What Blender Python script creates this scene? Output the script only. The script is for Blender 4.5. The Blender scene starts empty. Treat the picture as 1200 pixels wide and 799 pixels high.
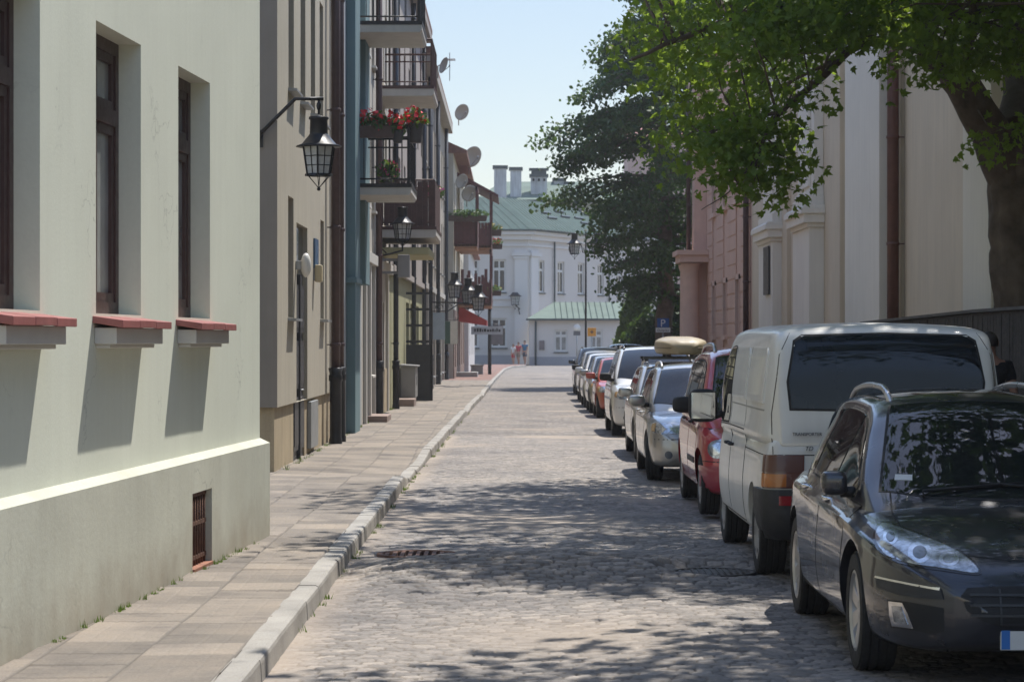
import bpy, bmesh, math, random
import numpy as np
from mathutils import Vector, Matrix
from mathutils.bvhtree import BVHTree
from mathutils.geometry import delaunay_2d_cdt

random.seed(7)
RNG = np.random.default_rng(7)
SC = bpy.context.scene
COL = SC.collection
R = math.radians
FPX, CAMZ = 2833.0, 1.8          # focal length in photo pixels, eye height


def on_plane_x(px, X):           # depth at which an upright plane x = X is seen in photo column px
    return X * FPX / (px - 600.0)


def world(px, py, Y):
    return Vector(((px - 600.0) / FPX * Y, Y, CAMZ - (py - 399.5) / FPX * Y))


# ------------------------------------------------------------------ materials
def nd(nt, typ, **kw):
    n = nt.nodes.new(typ)
    for k, v in kw.items():
        if k in n.inputs.keys():
            n.inputs[k].default_value = v
        else:
            setattr(n, k, v)
    return n


def new_mat(name):
    m = bpy.data.materials.new(name)
    m.use_nodes = True
    nt = m.node_tree
    return m, nt, nt.nodes['Principled BSDF']


def rgba(c, k=1.0):
    return (max(0, c[0] * k), max(0, c[1] * k), max(0, c[2] * k), 1)


def ramp(nt, src, stops):
    r = nt.nodes.new('ShaderNodeValToRGB')
    e = r.color_ramp.elements
    while len(e) < len(stops):
        e.new(0.5)
    for i, (p, c) in enumerate(stops):
        e[i].position = p
        e[i].color = c
    nt.links.new(src, r.inputs['Fac'])
    return r.outputs['Color']


def mixc(nt, a, b, fac, mode='MIX'):
    n = nt.nodes.new('ShaderNodeMix')
    n.data_type = 'RGBA'
    n.blend_type = mode
    for s, v in ((n.inputs[0], fac), (n.inputs[6], a), (n.inputs[7], b)):
        if hasattr(v, 'is_linked'):
            nt.links.new(v, s)
        else:
            s.default_value = v
    return n.outputs[2]


def noise(nt, vec, scale, detail=4, rough=.55, mapping=None, dist=0):
    if mapping:
        mp = nt.nodes.new('ShaderNodeMapping')
        mp.inputs['Scale'].default_value = mapping
        nt.links.new(vec, mp.inputs['Vector'])
        vec = mp.outputs[0]
    n = nd(nt, 'ShaderNodeTexNoise', Scale=scale, Detail=detail, Roughness=rough, Distortion=dist)
    nt.links.new(vec, n.inputs['Vector'])
    return n.outputs['Fac']


MATS = {}


def M(name, col, rough=.6, metal=0., var=.12, vscale=2.5, bump=0., bscale=80, coat=0., spec=.5, streak=0., stain=None,
      fine=0., base_dirt=None, cracks=0.):
    if name in MATS:
        return MATS[name]
    m, nt, bs = new_mat(name)
    tc = nt.nodes.new('ShaderNodeTexCoord')
    vec = tc.outputs['Object']
    c = ramp(nt, noise(nt, vec, vscale, 5), [(.3, rgba(col, 1 - var)), (.7, rgba(col, 1 + var))])
    if streak:
        f = noise(nt, vec, 3.0, 5, .6, mapping=(2.6, 2.6, .16))
        f = ramp(nt, f, [(.42, (0, 0, 0, 1)), (.75, (1, 1, 1, 1))])
        fm = nt.nodes.new('ShaderNodeMath'); fm.operation = 'MULTIPLY'
        nt.links.new(f, fm.inputs[0]); fm.inputs[1].default_value = streak
        c = mixc(nt, c, rgba(stain or (.16, .15, .13)), fm.outputs[0])
    if fine:
        f = ramp(nt, noise(nt, vec, bscale * .7, 3), [(.35, (1 - fine, 1 - fine, 1 - fine, 1)), (.65, (1 + fine * .5,) * 3 + (1,))])
        c = mixc(nt, c, f, 1.0, 'MULTIPLY')
    if base_dirt:                      # splash dirt above the pavement, ragged along its upper edge
        z0, z1, k, dc = base_dirt
        sx = nt.nodes.new('ShaderNodeSeparateXYZ'); nt.links.new(vec, sx.inputs[0])
        mr = nd(nt, 'ShaderNodeMapRange'); mr.inputs['From Min'].default_value = z1; mr.inputs['From Max'].default_value = z0
        nt.links.new(sx.outputs['Z'], mr.inputs['Value'])
        a = nt.nodes.new('ShaderNodeMath'); a.operation = 'MULTIPLY_ADD'
        nt.links.new(noise(nt, vec, 2.2, 7, .68), a.inputs[0]); a.inputs[1].default_value = 1.7; a.inputs[2].default_value = -1.05
        b_ = nt.nodes.new('ShaderNodeMath'); b_.operation = 'ADD'; b_.use_clamp = True
        nt.links.new(mr.outputs[0], b_.inputs[0]); nt.links.new(a.outputs[0], b_.inputs[1])
        m_ = nt.nodes.new('ShaderNodeMath'); m_.operation = 'MULTIPLY'; m_.inputs[1].default_value = k
        nt.links.new(b_.outputs[0], m_.inputs[0])
        c = mixc(nt, c, rgba(dc), m_.outputs[0])
    if cracks:                         # hairline cracks in a few patches
        mp = nt.nodes.new('ShaderNodeVectorMath'); mp.operation = 'ADD'
        nz = nd(nt, 'ShaderNodeTexNoise', Scale=3.0, Detail=5.0); nt.links.new(vec, nz.inputs['Vector'])
        nt.links.new(vec, mp.inputs[0]); nt.links.new(nz.outputs['Color'], mp.inputs[1])
        v = nd(nt, 'ShaderNodeTexVoronoi', feature='DISTANCE_TO_EDGE', Scale=.55); nt.links.new(mp.outputs[0], v.inputs['Vector'])
        l = ramp(nt, v.outputs['Distance'], [(0, (1, 1, 1, 1)), (.0045, (0, 0, 0, 1))])
        g_ = ramp(nt, noise(nt, vec, .9, 3), [(.52, (0, 0, 0, 1)), (.6, (cracks,) * 3 + (1,))])
        c = mixc(nt, c, rgba(col, .45), mixc(nt, l, g_, 1, 'MULTIPLY'))
    nt.links.new(c, bs.inputs['Base Color'])
    rr = ramp(nt, noise(nt, vec, vscale * 3, 4), [(.3, (max(.02, rough * .85),) * 3 + (1,)), (.7, (min(1, rough * 1.12),) * 3 + (1,))])
    nt.links.new(rr, bs.inputs['Roughness'])
    bs.inputs['Metallic'].default_value = metal
    bs.inputs['Specular IOR Level'].default_value = spec
    if coat:
        bs.inputs['Coat Weight'].default_value = coat
        bs.inputs['Coat Roughness'].default_value = .03
    if bump:
        b = nd(nt, 'ShaderNodeBump', Strength=bump, Distance=.01)
        nt.links.new(noise(nt, vec, bscale, 4), b.inputs['Height'])
        nt.links.new(b.outputs[0], bs.inputs['Normal'])
    MATS[name] = m
    return m


# ------------------------------------------------------------------ mesh building
class MB:
    """collects shapes for one mesh; y- is the outward side of a facade"""
    def __init__(self):
        self.v, self.f, self.m, self.s = [], [], [], []

    def add(self, verts, faces, mi=0, smooth=False):
        o = len(self.v)
        self.v += [tuple(p) for p in verts]
        for f in faces:
            self.f.append(tuple(i + o for i in f)); self.m.append(mi); self.s.append(smooth)
        return self

    def box(self, x0, y0, z0, x1, y1, z1, mi=0):
        v = [(x, y, z) for z in (z0, z1) for y in (y0, y1) for x in (x0, x1)]
        return self.add(v, [(0, 2, 3, 1), (4, 5, 7, 6), (0, 1, 5, 4), (1, 3, 7, 5), (3, 2, 6, 7), (2, 0, 4, 6)], mi)

    def quad(self, a, b, c, d, mi=0):
        return self.add([a, b, c, d], [(0, 1, 2, 3)], mi)

    def prism(self, poly, axis, a, b, mi=0):
        """2D polygon extruded along an axis from a to b"""
        n = len(poly)
        def p3(p, t):
            return {'x': (t, p[0], p[1]), 'y': (p[0], t, p[1]), 'z': (p[0], p[1], t)}[axis]
        v = [p3(p, a) for p in poly] + [p3(p, b) for p in poly]
        f = [tuple(range(n)), tuple(range(2 * n - 1, n - 1, -1))]
        f += [((i + 1) % n, i, n + i, n + (i + 1) % n) for i in range(n)]
        return self.add(v, f, mi)

    def tube(self, pts, r, n=8, mi=0, caps=True):
        pts = [Vector(p) for p in pts]
        rs = r if isinstance(r, (list, tuple)) else [r] * len(pts)
        t0 = (pts[1] - pts[0]).normalized()
        up = Vector((0, 0, 1)) if abs(t0.z) < .9 else Vector((1, 0, 0))
        nx = t0.cross(up).normalized()
        v, f = [], []
        for i, p in enumerate(pts):
            t = (pts[min(i + 1, len(pts) - 1)] - pts[max(i - 1, 0)])
            t = t.normalized() if t.length > 1e-9 else t0
            nx = (nx - t * nx.dot(t))
            nx = nx.normalized() if nx.length > 1e-6 else t.orthogonal().normalized()
            ny = t.cross(nx)
            for k in range(n):
                a = 2 * math.pi * k / n
                v.append(p + (nx * math.cos(a) + ny * math.sin(a)) * rs[i])
        for i in range(len(pts) - 1):
            for k in range(n):
                k2 = (k + 1) % n
                f.append((i * n + k, i * n + k2, (i + 1) * n + k2, (i + 1) * n + k))
        if caps:
            f.append(tuple(range(n - 1, -1, -1)))
            f.append(tuple(range((len(pts) - 1) * n, len(pts) * n)))
        return self.add(v, f, mi, n > 5)

    def lathe(self, prof, c=(0, 0, 0), axis='z', n=24, mi=0, closed=False):
        """profile of (radius, height) turned round an axis through c"""
        v, f = [], []
        L = len(prof)
        for k in range(n):
            a = 2 * math.pi * k / n
            for r, h in prof:
                x, y = r * math.cos(a), r * math.sin(a)
                q = {'z': (x, y, h), 'x': (h, x, y), 'y': (y, h, x)}[axis]
                v.append((q[0] + c[0], q[1] + c[1], q[2] + c[2]))
        for k in range(n):
            k2 = (k + 1) % n
            for j in range(L - 1 if not closed else L):
                j2 = (j + 1) % L
                f.append((k * L + j, k2 * L + j, k2 * L + j2, k * L + j2))
        return self.add(v, f, mi, True)

    def ball(self, c, rx, ry=None, rz=None, n=10, mi=0):
        ry = rx if ry is None else ry
        rz = rx if rz is None else rz
        v, f = [], []
        h = n // 2 + 1
        for i in range(h + 1):
            t = math.pi * i / h
            for k in range(n):
                a = 2 * math.pi * k / n
                v.append((c[0] + rx * math.sin(t) * math.cos(a), c[1] + ry * math.sin(t) * math.sin(a), c[2] + rz * math.cos(t)))
        for i in range(h):
            for k in range(n):
                k2 = (k + 1) % n
                f.append((i * n + k, (i + 1) * n + k, (i + 1) * n + k2, i * n + k2))
        return self.add(v, f, mi, True)

    def wall(self, x0, x1, z0, z1, ops, t=.15, y=0., mi=0, rmi=None):
        """upright wall sheet facing y- with rectangular openings and their reveals"""
        xs = sorted({x0, x1, *[min(max(o[k], x0), x1) for o in ops for k in (0, 1)]})
        zs = sorted({z0, z1, *[min(max(o[k], z0), z1) for o in ops for k in (2, 3)]})
        for i in range(len(xs) - 1):
            for j in range(len(zs) - 1):
                cx, cz = (xs[i] + xs[i + 1]) / 2, (zs[j] + zs[j + 1]) / 2
                if any(o[0] < cx < o[1] and o[2] < cz < o[3] for o in ops):
                    continue
                self.quad((xs[i], y, zs[j]), (xs[i + 1], y, zs[j]), (xs[i + 1], y, zs[j + 1]), (xs[i], y, zs[j + 1]), mi)
        for o in ops:
            a, b, c, d = o[:4]
            tt = o[4] if len(o) > 4 else t
            r = mi if rmi is None else rmi
            self.quad((a, y, c), (a, y, d), (a, y + tt, d), (a, y + tt, c), r)
            self.quad((b, y, d), (b, y, c), (b, y + tt, c), (b, y + tt, d), r)
            self.quad((a, y, d), (b, y, d), (b, y + tt, d), (a, y + tt, d), r)
            self.quad((b, y, c), (a, y, c), (a, y + tt, c), (b, y + tt, c), r)
            if len(o) > 5:            # blind opening: closed at the back
                self.quad((a, y + tt, c), (b, y + tt, c), (b, y + tt, d), (a, y + tt, d), r)
        return self

    def build(self, name, mats, parent=None, bevel=0, weld=True, smooth_angle=None, loc=None):
        me = bpy.data.meshes.new(name)
        me.from_pydata(self.v, [], self.f)
        mats = mats if isinstance(mats, (list, tuple)) else [mats]
        for m in mats:
            me.materials.append(m)
        me.polygons.foreach_set('material_index', self.m)
        me.polygons.foreach_set('use_smooth', self.s)
        if weld:
            bm = bmesh.new(); bm.from_mesh(me)
            bmesh.ops.remove_doubles(bm, verts=bm.verts, dist=1e-5)
            bm.to_mesh(me); bm.free()
        if smooth_angle is not None:
            me.polygons.foreach_set('use_smooth', [True] * len(me.polygons))
            me.set_sharp_from_angle(angle=R(smooth_angle))
        return link(name, me, parent, bevel, loc)


def link(name, me, parent=None, bevel=0, loc=None):
    o = bpy.data.objects.new(name, me)
    COL.objects.link(o)
    if parent is not None:
        o.parent = parent
    if loc is not None:
        o.location = loc
    if bevel:
        b = o.modifiers.new('bevel', 'BEVEL')
        b.width = bevel; b.segments = 2; b.limit_method = 'ANGLE'
    return o


def tag(o, label=None, cat=None, group=None, kind=None):
    for k, v in (('label', label), ('category', cat), ('group', group), ('kind', kind)):
        if v:
            o[k] = v
    return o


def thing(name, label, cat, loc=(0, 0, 0), rz=0., group=None):
    o = bpy.data.objects.new(name, None)
    o.empty_display_size = .2
    COL.objects.link(o)
    o.location = loc
    o.rotation_euler = (0, 0, rz)
    return tag(o, label, cat, group)


def copy_tree(o, parent=None):
    c = o.copy(); COL.objects.link(c)
    if parent is not None:
        c.parent = parent
        c.matrix_parent_inverse = o.matrix_parent_inverse
    for ch in list(o.children):
        copy_tree(ch, c)
    return c


def np_mesh(name, V, F, mats, smooth=True, mi=None):
    """mesh from numpy arrays; F is (n,k) with one k"""
    me = bpy.data.meshes.new(name)
    V = np.asarray(V, np.float32); F = np.asarray(F, np.int32)
    me.vertices.add(len(V)); me.vertices.foreach_set('co', V.ravel())
    k = F.shape[1]
    me.loops.add(F.size); me.loops.foreach_set('vertex_index', F.ravel())
    me.polygons.add(len(F))
    me.polygons.foreach_set('loop_start', np.arange(0, F.size, k, dtype=np.int32))
    me.polygons.foreach_set('use_smooth', np.full(len(F), smooth))
    for m in (mats if isinstance(mats, (list, tuple)) else [mats]):
        me.materials.append(m)
    if mi is not None:
        me.polygons.foreach_set('material_index', np.asarray(mi, np.int32))
    me.update(calc_edges=True)
    me.validate()
    return me


def text_mesh(body, size, mat, name, parent, loc, rot, extrude=.002, align='LEFT', shear=0., xs=1.):
    cu = bpy.data.curves.new(name, 'FONT')
    cu.body = body; cu.size = size; cu.extrude = extrude; cu.align_x = align; cu.shear = shear
    tmp = bpy.data.objects.new(name, cu); COL.objects.link(tmp)
    dg = bpy.context.evaluated_depsgraph_get()
    me = bpy.data.meshes.new_from_object(tmp.evaluated_get(dg))
    bpy.data.objects.remove(tmp); bpy.data.curves.remove(cu)
    me.materials.clear(); me.materials.append(mat)
    o = link(name, me, parent)
    o.location = loc; o.rotation_euler = rot; o.scale = (xs, 1, 1)
    return o
# ------------------------------------------------------------------ ground, road, kerb, pavement
KERB = [(-20, -1.33), (11, -1.33), (30, -1.32), (38, -1.25), (57, -1.12), (78, -.9), (106, -.75), (145, -.4), (160, 0), (170, 1.2)]


def kerb_x(Y):
    return np.interp(Y, [k[0] for k in KERB], [k[1] for k in KERB])


def pave_z(Y):          # the pavement dips at two gateways
    Y = np.asarray(Y, float)
    z = np.full_like(Y, .13)
    for a, b, d in ((30.2, 37.5, .07), (58.5, 63.5, .06), (76, 80, .06)):
        s = np.clip((Y - a) / .5, 0, 1) * np.clip((b - Y) / 2.5, 0, 1)
        z -= d * s
    return z


def vnoise(x, y, seed):
    """smooth value noise"""
    g = np.random.default_rng(seed).random((64, 64))
    xi, yi = np.floor(x).astype(int), np.floor(y).astype(int)
    fx, fy = x - xi, y - yi
    fx, fy = fx * fx * (3 - 2 * fx), fy * fy * (3 - 2 * fy)
    a, b = g[xi % 64, yi % 64], g[(xi + 1) % 64, yi % 64]
    c, d = g[xi % 64, (yi + 1) % 64], g[(xi + 1) % 64, (yi + 1) % 64]
    return (a * (1 - fx) + b * fx) * (1 - fy) + (c * (1 - fx) + d * fx) * fy


def setts(x, y, cx, cy, seed, jit=.62):
    """jittered rows of stones: distance to the joint, per-stone randoms, offset in the stone"""
    g = np.random.default_rng(seed)
    T = 256
    jx, jy, rn, hn = (g.random((T, T)) for _ in range(4))
    wx = x + .03 * np.sin(y * 3.1) + .05 * (vnoise(x * 1.3, y * 1.3, seed + 1) - .5)
    wy = y + .035 * np.sin(x * 2.3 + y * .4) + .07 * (vnoise(x * 1.1, y * 1.1, seed + 2) - .5)
    u, v = wx / cx, wy / cy
    j0 = np.floor(v).astype(int)
    f1 = np.full(x.shape, 9.); f2 = np.full(x.shape, 9.)
    r = np.zeros(x.shape); h = np.zeros(x.shape); ox = np.zeros(x.shape); oy = np.zeros(x.shape)
    for dj in (-1, 0, 1):
        j = j0 + dj
        us = u - .5 * (j % 2)
        i0 = np.floor(us).astype(int)
        for di in (-1, 0, 1):
            i = i0 + di
            a, b = i % T, j % T
            px = i + .5 + (jx[a, b] - .5) * jit
            py = j + .5 + (jy[a, b] - .5) * jit * .55
            dx, dy = us - px, v - py
            d = np.maximum(np.abs(dx), np.abs(dy)) * .75 + np.hypot(dx, dy) * .35
            m = d < f1
            f2 = np.where(m, f1, np.minimum(f2, d))
            f1 = np.where(m, d, f1)
            r = np.where(m, rn[a, b], r); h = np.where(m, hn[a, b], h)
            ox = np.where(m, dx, ox); oy = np.where(m, dy, oy)
    return f2 - f1, r, h, ox, oy


COVERS = [(-.79, 20.35, .35), (1.56, 18.75, .34)]


def road_height(X, Y):
    e, r, h, ox, oy = setts(X, Y, .122, .105, 11)
    sand = vnoise(X * .55 + 3, Y * .33 + 1, 5) * .6 + vnoise(X * 2.1, Y * 1.5, 6) * .3 + vnoise(X * 9, Y * 7, 8) * .1
    sand = np.clip((sand - .56) / .16, 0, 1)
    kd = X - kerb_x(Y)
    sand = np.maximum(sand, np.clip(1 - (kd - .05) / .22, 0, 1) * .9)
    sand = np.maximum(sand, .85 * np.exp(-((X - .35) / .75) ** 2 - ((Y - 14.6) / .8) ** 2))
    rough = np.exp(-((X - .3) / 1.7) ** 2 - ((Y - 18.9) / 1.0) ** 2)      # sunken, open-jointed patch by the drain
    sand *= 1 - .9 * rough
    dome = np.clip(e / .17, 0, 1)
    dome = dome * dome * (3 - 2 * dome)
    hh = dome * (.011 + .028 * rough) + (h - .5) * (.008 + .014 * rough) + (ox * (r - .5) + oy * (h - .5)) * (.012 + .008 * rough)
    hh += (vnoise(X * 40, Y * 40, 9) - .5) * .004
    hh = np.maximum(hh, sand * .011 + (vnoise(X * 12, Y * 12, 4) - .5) * .003) * (1 - .35 * sand) + sand * .004
    und = .035 * (vnoise(X * .5, Y * .28, 21) - .5) + .05 * (vnoise(X * .9, Y * .8, 22) - .5)
    und += .075 * np.exp(-((X - .4) / 1.6) ** 2) * np.clip((Y - 17.6) / 1.6, 0, 1) * np.clip((21.2 - Y) / 1.2, 0, 1)
    edge = np.clip(kd / .5, 0, 1)
    z = hh + und * edge - .012
    for cx, cy, cr in COVERS:
        d = np.hypot(X - cx, Y - cy)
        t = np.clip((d - cr - .02) / .12, 0, 1)
        z = z * t + (1 - t) * .0
        z = np.where(d < cr + .02, -.03, z)
    fade = np.clip((Y - 34) / 9, 0, 1)
    z = z * (1 - fade)
    return z, r, dome, sand


def road_sheet(xa, xb, ya, yb, nx, ny):
    xs, ys = np.linspace(xa, xb, nx), np.linspace(ya, yb, ny)
    X, Y = np.meshgrid(xs, ys)
    z, r, dm, sand = road_height(X, Y)
    V = np.stack([X, Y, z], -1).reshape(-1, 3)
    i = np.arange(nx * ny).reshape(ny, nx)
    F = np.stack([i[:-1, :-1], i[:-1, 1:], i[1:, 1:], i[1:, :-1]], -1).reshape(-1, 4)
    return V, F, r.ravel(), dm.ravel(), sand.ravel()


def road_material(far=False):
    m, nt, bs = new_mat('cobble_far' if far else 'cobble')
    tc = nt.nodes.new('ShaderNodeTexCoord')
    vec = tc.outputs['Object']
    if far:
        mp = nt.nodes.new('ShaderNodeMapping'); mp.inputs['Scale'].default_value = (7, 8.5, 1)
        nt.links.new(vec, mp.inputs['Vector'])
        v = nd(nt, 'ShaderNodeTexVoronoi', Scale=1.0)
        nt.links.new(mp.outputs[0], v.inputs['Vector'])
        rs = nt.nodes.new('ShaderNodeSeparateColor'); nt.links.new(v.outputs['Color'], rs.inputs[0])
        rnd, dome = rs.outputs[0], None
        v2 = nd(nt, 'ShaderNodeTexVoronoi', feature='DISTANCE_TO_EDGE', Scale=1.0)
        nt.links.new(mp.outputs[0], v2.inputs['Vector'])
        dome = ramp(nt, v2.outputs['Distance'], [(.0, (0, 0, 0, 1)), (.16, (1, 1, 1, 1))])
        sand = ramp(nt, noise(nt, vec, .35, 5), [(.55, (0, 0, 0, 1)), (.72, (1, 1, 1, 1))])
    else:
        def at(n):
            a = nt.nodes.new('ShaderNodeAttribute'); a.attribute_name = n
            return a.outputs['Fac']
        rnd, dome, sand = at('rnd'), at('dome'), at('sand')
    stone = ramp(nt, rnd, [(0, (.17, .16, .152, 1)), (.35, (.225, .212, .198, 1)), (.7, (.27, .25, .232, 1)), (1, (.34, .312, .283, 1))])
    stone = mixc(nt, stone, ramp(nt, noise(nt, vec, 30, 5), [(.3, (.72, .72, .74, 1)), (.7, (1.15, 1.12, 1.1, 1))]), 1, 'MULTIPLY')
    c = mixc(nt, (.12, .10, .08, 1), stone, dome)
    dust = mixc(nt, (.37, .315, .262, 1), (.30, .25, .20, 1), noise(nt, vec, 4, 5))
    mm = nt.nodes.new('ShaderNodeMath'); mm.operation = 'MULTIPLY'; mm.inputs[1].default_value = .8
    nt.links.new(sand, mm.inputs[0])
    c = mixc(nt, c, dust, mm.outputs[0])
    c = mixc(nt, c, ramp(nt, noise(nt, vec, .5, 6, .6), [(.32, (.68, .68, .70, 1)), (.5, (1.0, .99, .98, 1)), (.68, (1.14, 1.10, 1.05, 1))]), 1, 'MULTIPLY')
    nt.links.new(c, bs.inputs['Base Color'])
    bs.inputs['Roughness'].default_value = .75
    bs.inputs['Specular IOR Level'].default_value = .35
    b = nd(nt, 'ShaderNodeBump', Strength=.5, Distance=.012)
    if far:
        nt.links.new(dome, b.inputs['Height'])
    else:
        nt.links.new(noise(nt, vec, 120, 3), b.inputs['Height']); b.inputs['Strength'].default_value = .35
    nt.links.new(b.outputs[0], bs.inputs['Normal'])
    return m


def add_float(me, name, a):
    at = me.attributes.new(name, 'FLOAT', 'POINT')
    at.data.foreach_set('value', np.asarray(a, np.float32))


cob = road_material()
parts = [road_sheet(-1.5, 3.95, 10.2, 23.5, 440, 860), road_sheet(-1.5, 3.95, 23.5, 46, 250, 520)]
V = np.concatenate([p[0] for p in parts])
F = np.concatenate([parts[0][1], parts[1][1] + len(parts[0][0])])
me = np_mesh('road', V, F, cob)
for k, n in ((2, 'rnd'), (3, 'dome'), (4, 'sand')):
    add_float(me, n, np.concatenate([p[k] for p in parts]))
tag(link('road', me), kind='structure')

mb = MB()
mb.quad((-1.5, 46, 0), (3.95, 46, 0), (3.95, 178, 0), (-1.5, 178, 0))
mb.quad((-1.5, -30, -.004), (3.95, -30, -.004), (3.95, 10.2, -.004), (-1.5, 10.2, -.004))
mb.quad((3.95, 150, 0), (40, 150, 0), (40, 178, 0), (3.95, 178, 0))
mb.quad((-1.5, 178, 0), (40, 178, 0), (40, 260, 0), (-1.5, 260, 0))
tag(mb.build('road_surface', road_material(True)), kind='structure')

mb = MB(); S = 4000
mb.quad((-S, -S, -.25), (S, -S, -.25), (S, S, -.25), (-S, S, -.25))
tag(mb.build('ground', M('earth', (.16, .14, .1), .9, var=.3, vscale=.05)), kind='structure')


# pavement slabs on the left as a relief near the camera, plain sheet further on
def slab_relief(X, Y):
    row = .52
    gx = (X + 1.46) / row + .03 * np.sin(Y * .7)
    i = np.floor(gx).astype(int)
    g = np.random.default_rng(31); rn = g.random((64, 512)); tx = g.random((64, 512)); ty = g.random((64, 512)); off = g.random(64)
    ln = .48
    gy = Y / ln + off[i % 64]
    j = np.floor(gy).astype(int)
    fx, fy = gx - i, gy - j
    a, b = i % 64, j % 512
    d = np.minimum(np.minimum(fx, 1 - fx) * row, np.minimum(fy, 1 - fy) * ln)
    jt = np.clip(d / .012, 0, 1)
    z = (rn[a, b] - .5) * .007 + (fx - .5) * (tx[a, b] - .5) * .012 + (fy - .5) * (ty[a, b] - .30) * .034
    z = z * jt - (1 - jt) * .007
    z += .02 * (vnoise(X * .8, Y * .4, 41) - .5)
    s = np.minimum(np.minimum((fx * 4) % 1, 1 - (fx * 4) % 1), np.minimum((fy * 3) % 1, 1 - (fy * 3) % 1))
    z -= .003 * np.clip(1 - s / .09, 0, 1)
    return z, rn[a, b], jt


def pavement_material(name, tint=(.27, .235, .20), tint2=(.175, .155, .135)):
    m, nt, bs = new_mat(name)
    vec = nt.nodes.new('ShaderNodeTexCoord').outputs['Object']
    a = nt.nodes.new('ShaderNodeAttribute'); a.attribute_name = 'rnd'
    j = nt.nodes.new('ShaderNodeAttribute'); j.attribute_name = 'dome'
    c = ramp(nt, a.outputs['Fac'], [(0, rgba(tint2)), (1, rgba(tint))])
    c = mixc(nt, c, ramp(nt, noise(nt, vec, 1.4, 6, .65), [(.3, (.62, .62, .64, 1)), (.5, (1.0, .99, .97, 1)), (.72, (1.2, 1.15, 1.08, 1))]), 1, 'MULTIPLY')
    c = mixc(nt, c, ramp(nt, noise(nt, vec, 70, 4), [(.3, (.8, .8, .8, 1)), (.7, (1.12, 1.12, 1.12, 1))]), 1, 'MULTIPLY')
    c = mixc(nt, rgba((.10, .088, .075)), c, j.outputs['Fac'])
    nt.links.new(c, bs.inputs['Base Color'])
    bs.inputs['Roughness'].default_value = .8
    bs.inputs['Specular IOR Level'].default_value = .3
    b = nd(nt, 'ShaderNodeBump', Strength=.4, Distance=.006)
    nt.links.new(noise(nt, vec, 160, 3), b.inputs['Height'])
    nt.links.new(b.outputs[0], bs.inputs['Normal'])
    return m


def pave_sheet(ya, yb, ny, nx, wl):
    ys = np.linspace(ya, yb, ny); t = np.linspace(0, 1, nx)
    Yg, T = np.meshgrid(ys, t, indexing='ij')
    right = kerb_x(Yg) - .13
    X = wl + (right - wl) * T
    z, r, jt = slab_relief(X, Yg)
    zb = pave_z(Yg)
    z = zb * T + .13 * (1 - T) + z
    V = np.stack([X, Yg, z], -1).reshape(-1, 3)
    i = np.arange(nx * ny).reshape(ny, nx)
    F = np.stack([i[:-1, :-1], i[:-1, 1:], i[1:, 1:], i[1:, :-1]], -1).reshape(-1, 4)
    return V, F, r.ravel(), jt.ravel()


parts = [pave_sheet(9, 24, 900, 190, -3.1), pave_sheet(24, 60, 700, 110, -3.3), pave_sheet(60, 103, 220, 60, -3.4)]
V, F, n0 = [], [], 0
for p in parts:
    V.append(p[0]); F.append(p[1] + n0); n0 += len(p[0])
me = np_mesh('pavement', np.concatenate(V), np.concatenate(F), pavement_material('slabs'))
add_float(me, 'rnd', np.concatenate([p[2] for p in parts])); add_float(me, 'dome', np.concatenate([p[3] for p in parts]))
tag(link('pavement', me), kind='structure')
V, F, r, jt = pave_sheet(103, 172, 200, 40, -3.4)
me = np_mesh('red_pavement', V, F, pavement_material('red_slabs', (.25, .15, .125), (.2, .12, .10)))
add_float(me, 'rnd', r); add_float(me, 'dome', jt)
tag(link('red_pavement', me), kind='structure')

# kerb of separate stones, each a little out of line
mb = MB(); g = random.Random(3); y = 8.0
while y < 168:
    L = .95 if y < 120 else 2.0
    a, b = y + .003, y + L - .003
    za, zb = float(pave_z(a)) + g.uniform(-.003, .005), float(pave_z(b)) + g.uniform(-.003, .005)
    dx = g.uniform(-.007, .007)
    xa, xb = float(kerb_x(a)) + dx, float(kerb_x(b)) + dx
    w_, c = .155, .022
    prof = lambda x, z, yy: [(x - w_, yy, -.1), (x - w_, yy, z - .006), (x - w_ + .012, yy, z), (x - c, yy, z), (x - .006, yy, z - c * .45), (x, yy, z - c * 1.3), (x + .012, yy, -.1)]
    mb.add(prof(xa, za, a) + prof(xb, zb, b), [(i, i + 1, i + 8, i + 7) for i in range(6)] + [(6, 5, 4, 3, 2, 1, 0), tuple(range(7, 14))])
    y += L
tag(mb.build('kerb', M('kerbstone', (.30, .282, .255), .75, var=.24, vscale=1.7, bump=.4, bscale=90, fine=.12)), kind='structure')

# right-hand pavement (behind the parked cars)
mb = MB()
mb.box(3.75, 5, -.2, 3.9, 150, .12, 1)
mb.box(3.9, 5, -.2, 5.15, 150, .115, 0)
tag(mb.build('right_pavement', [M('grey_slab', (.3, .28, .25), .8, var=.2, vscale=1.2, bump=.3), MATS['kerbstone']]), kind='structure')

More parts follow.
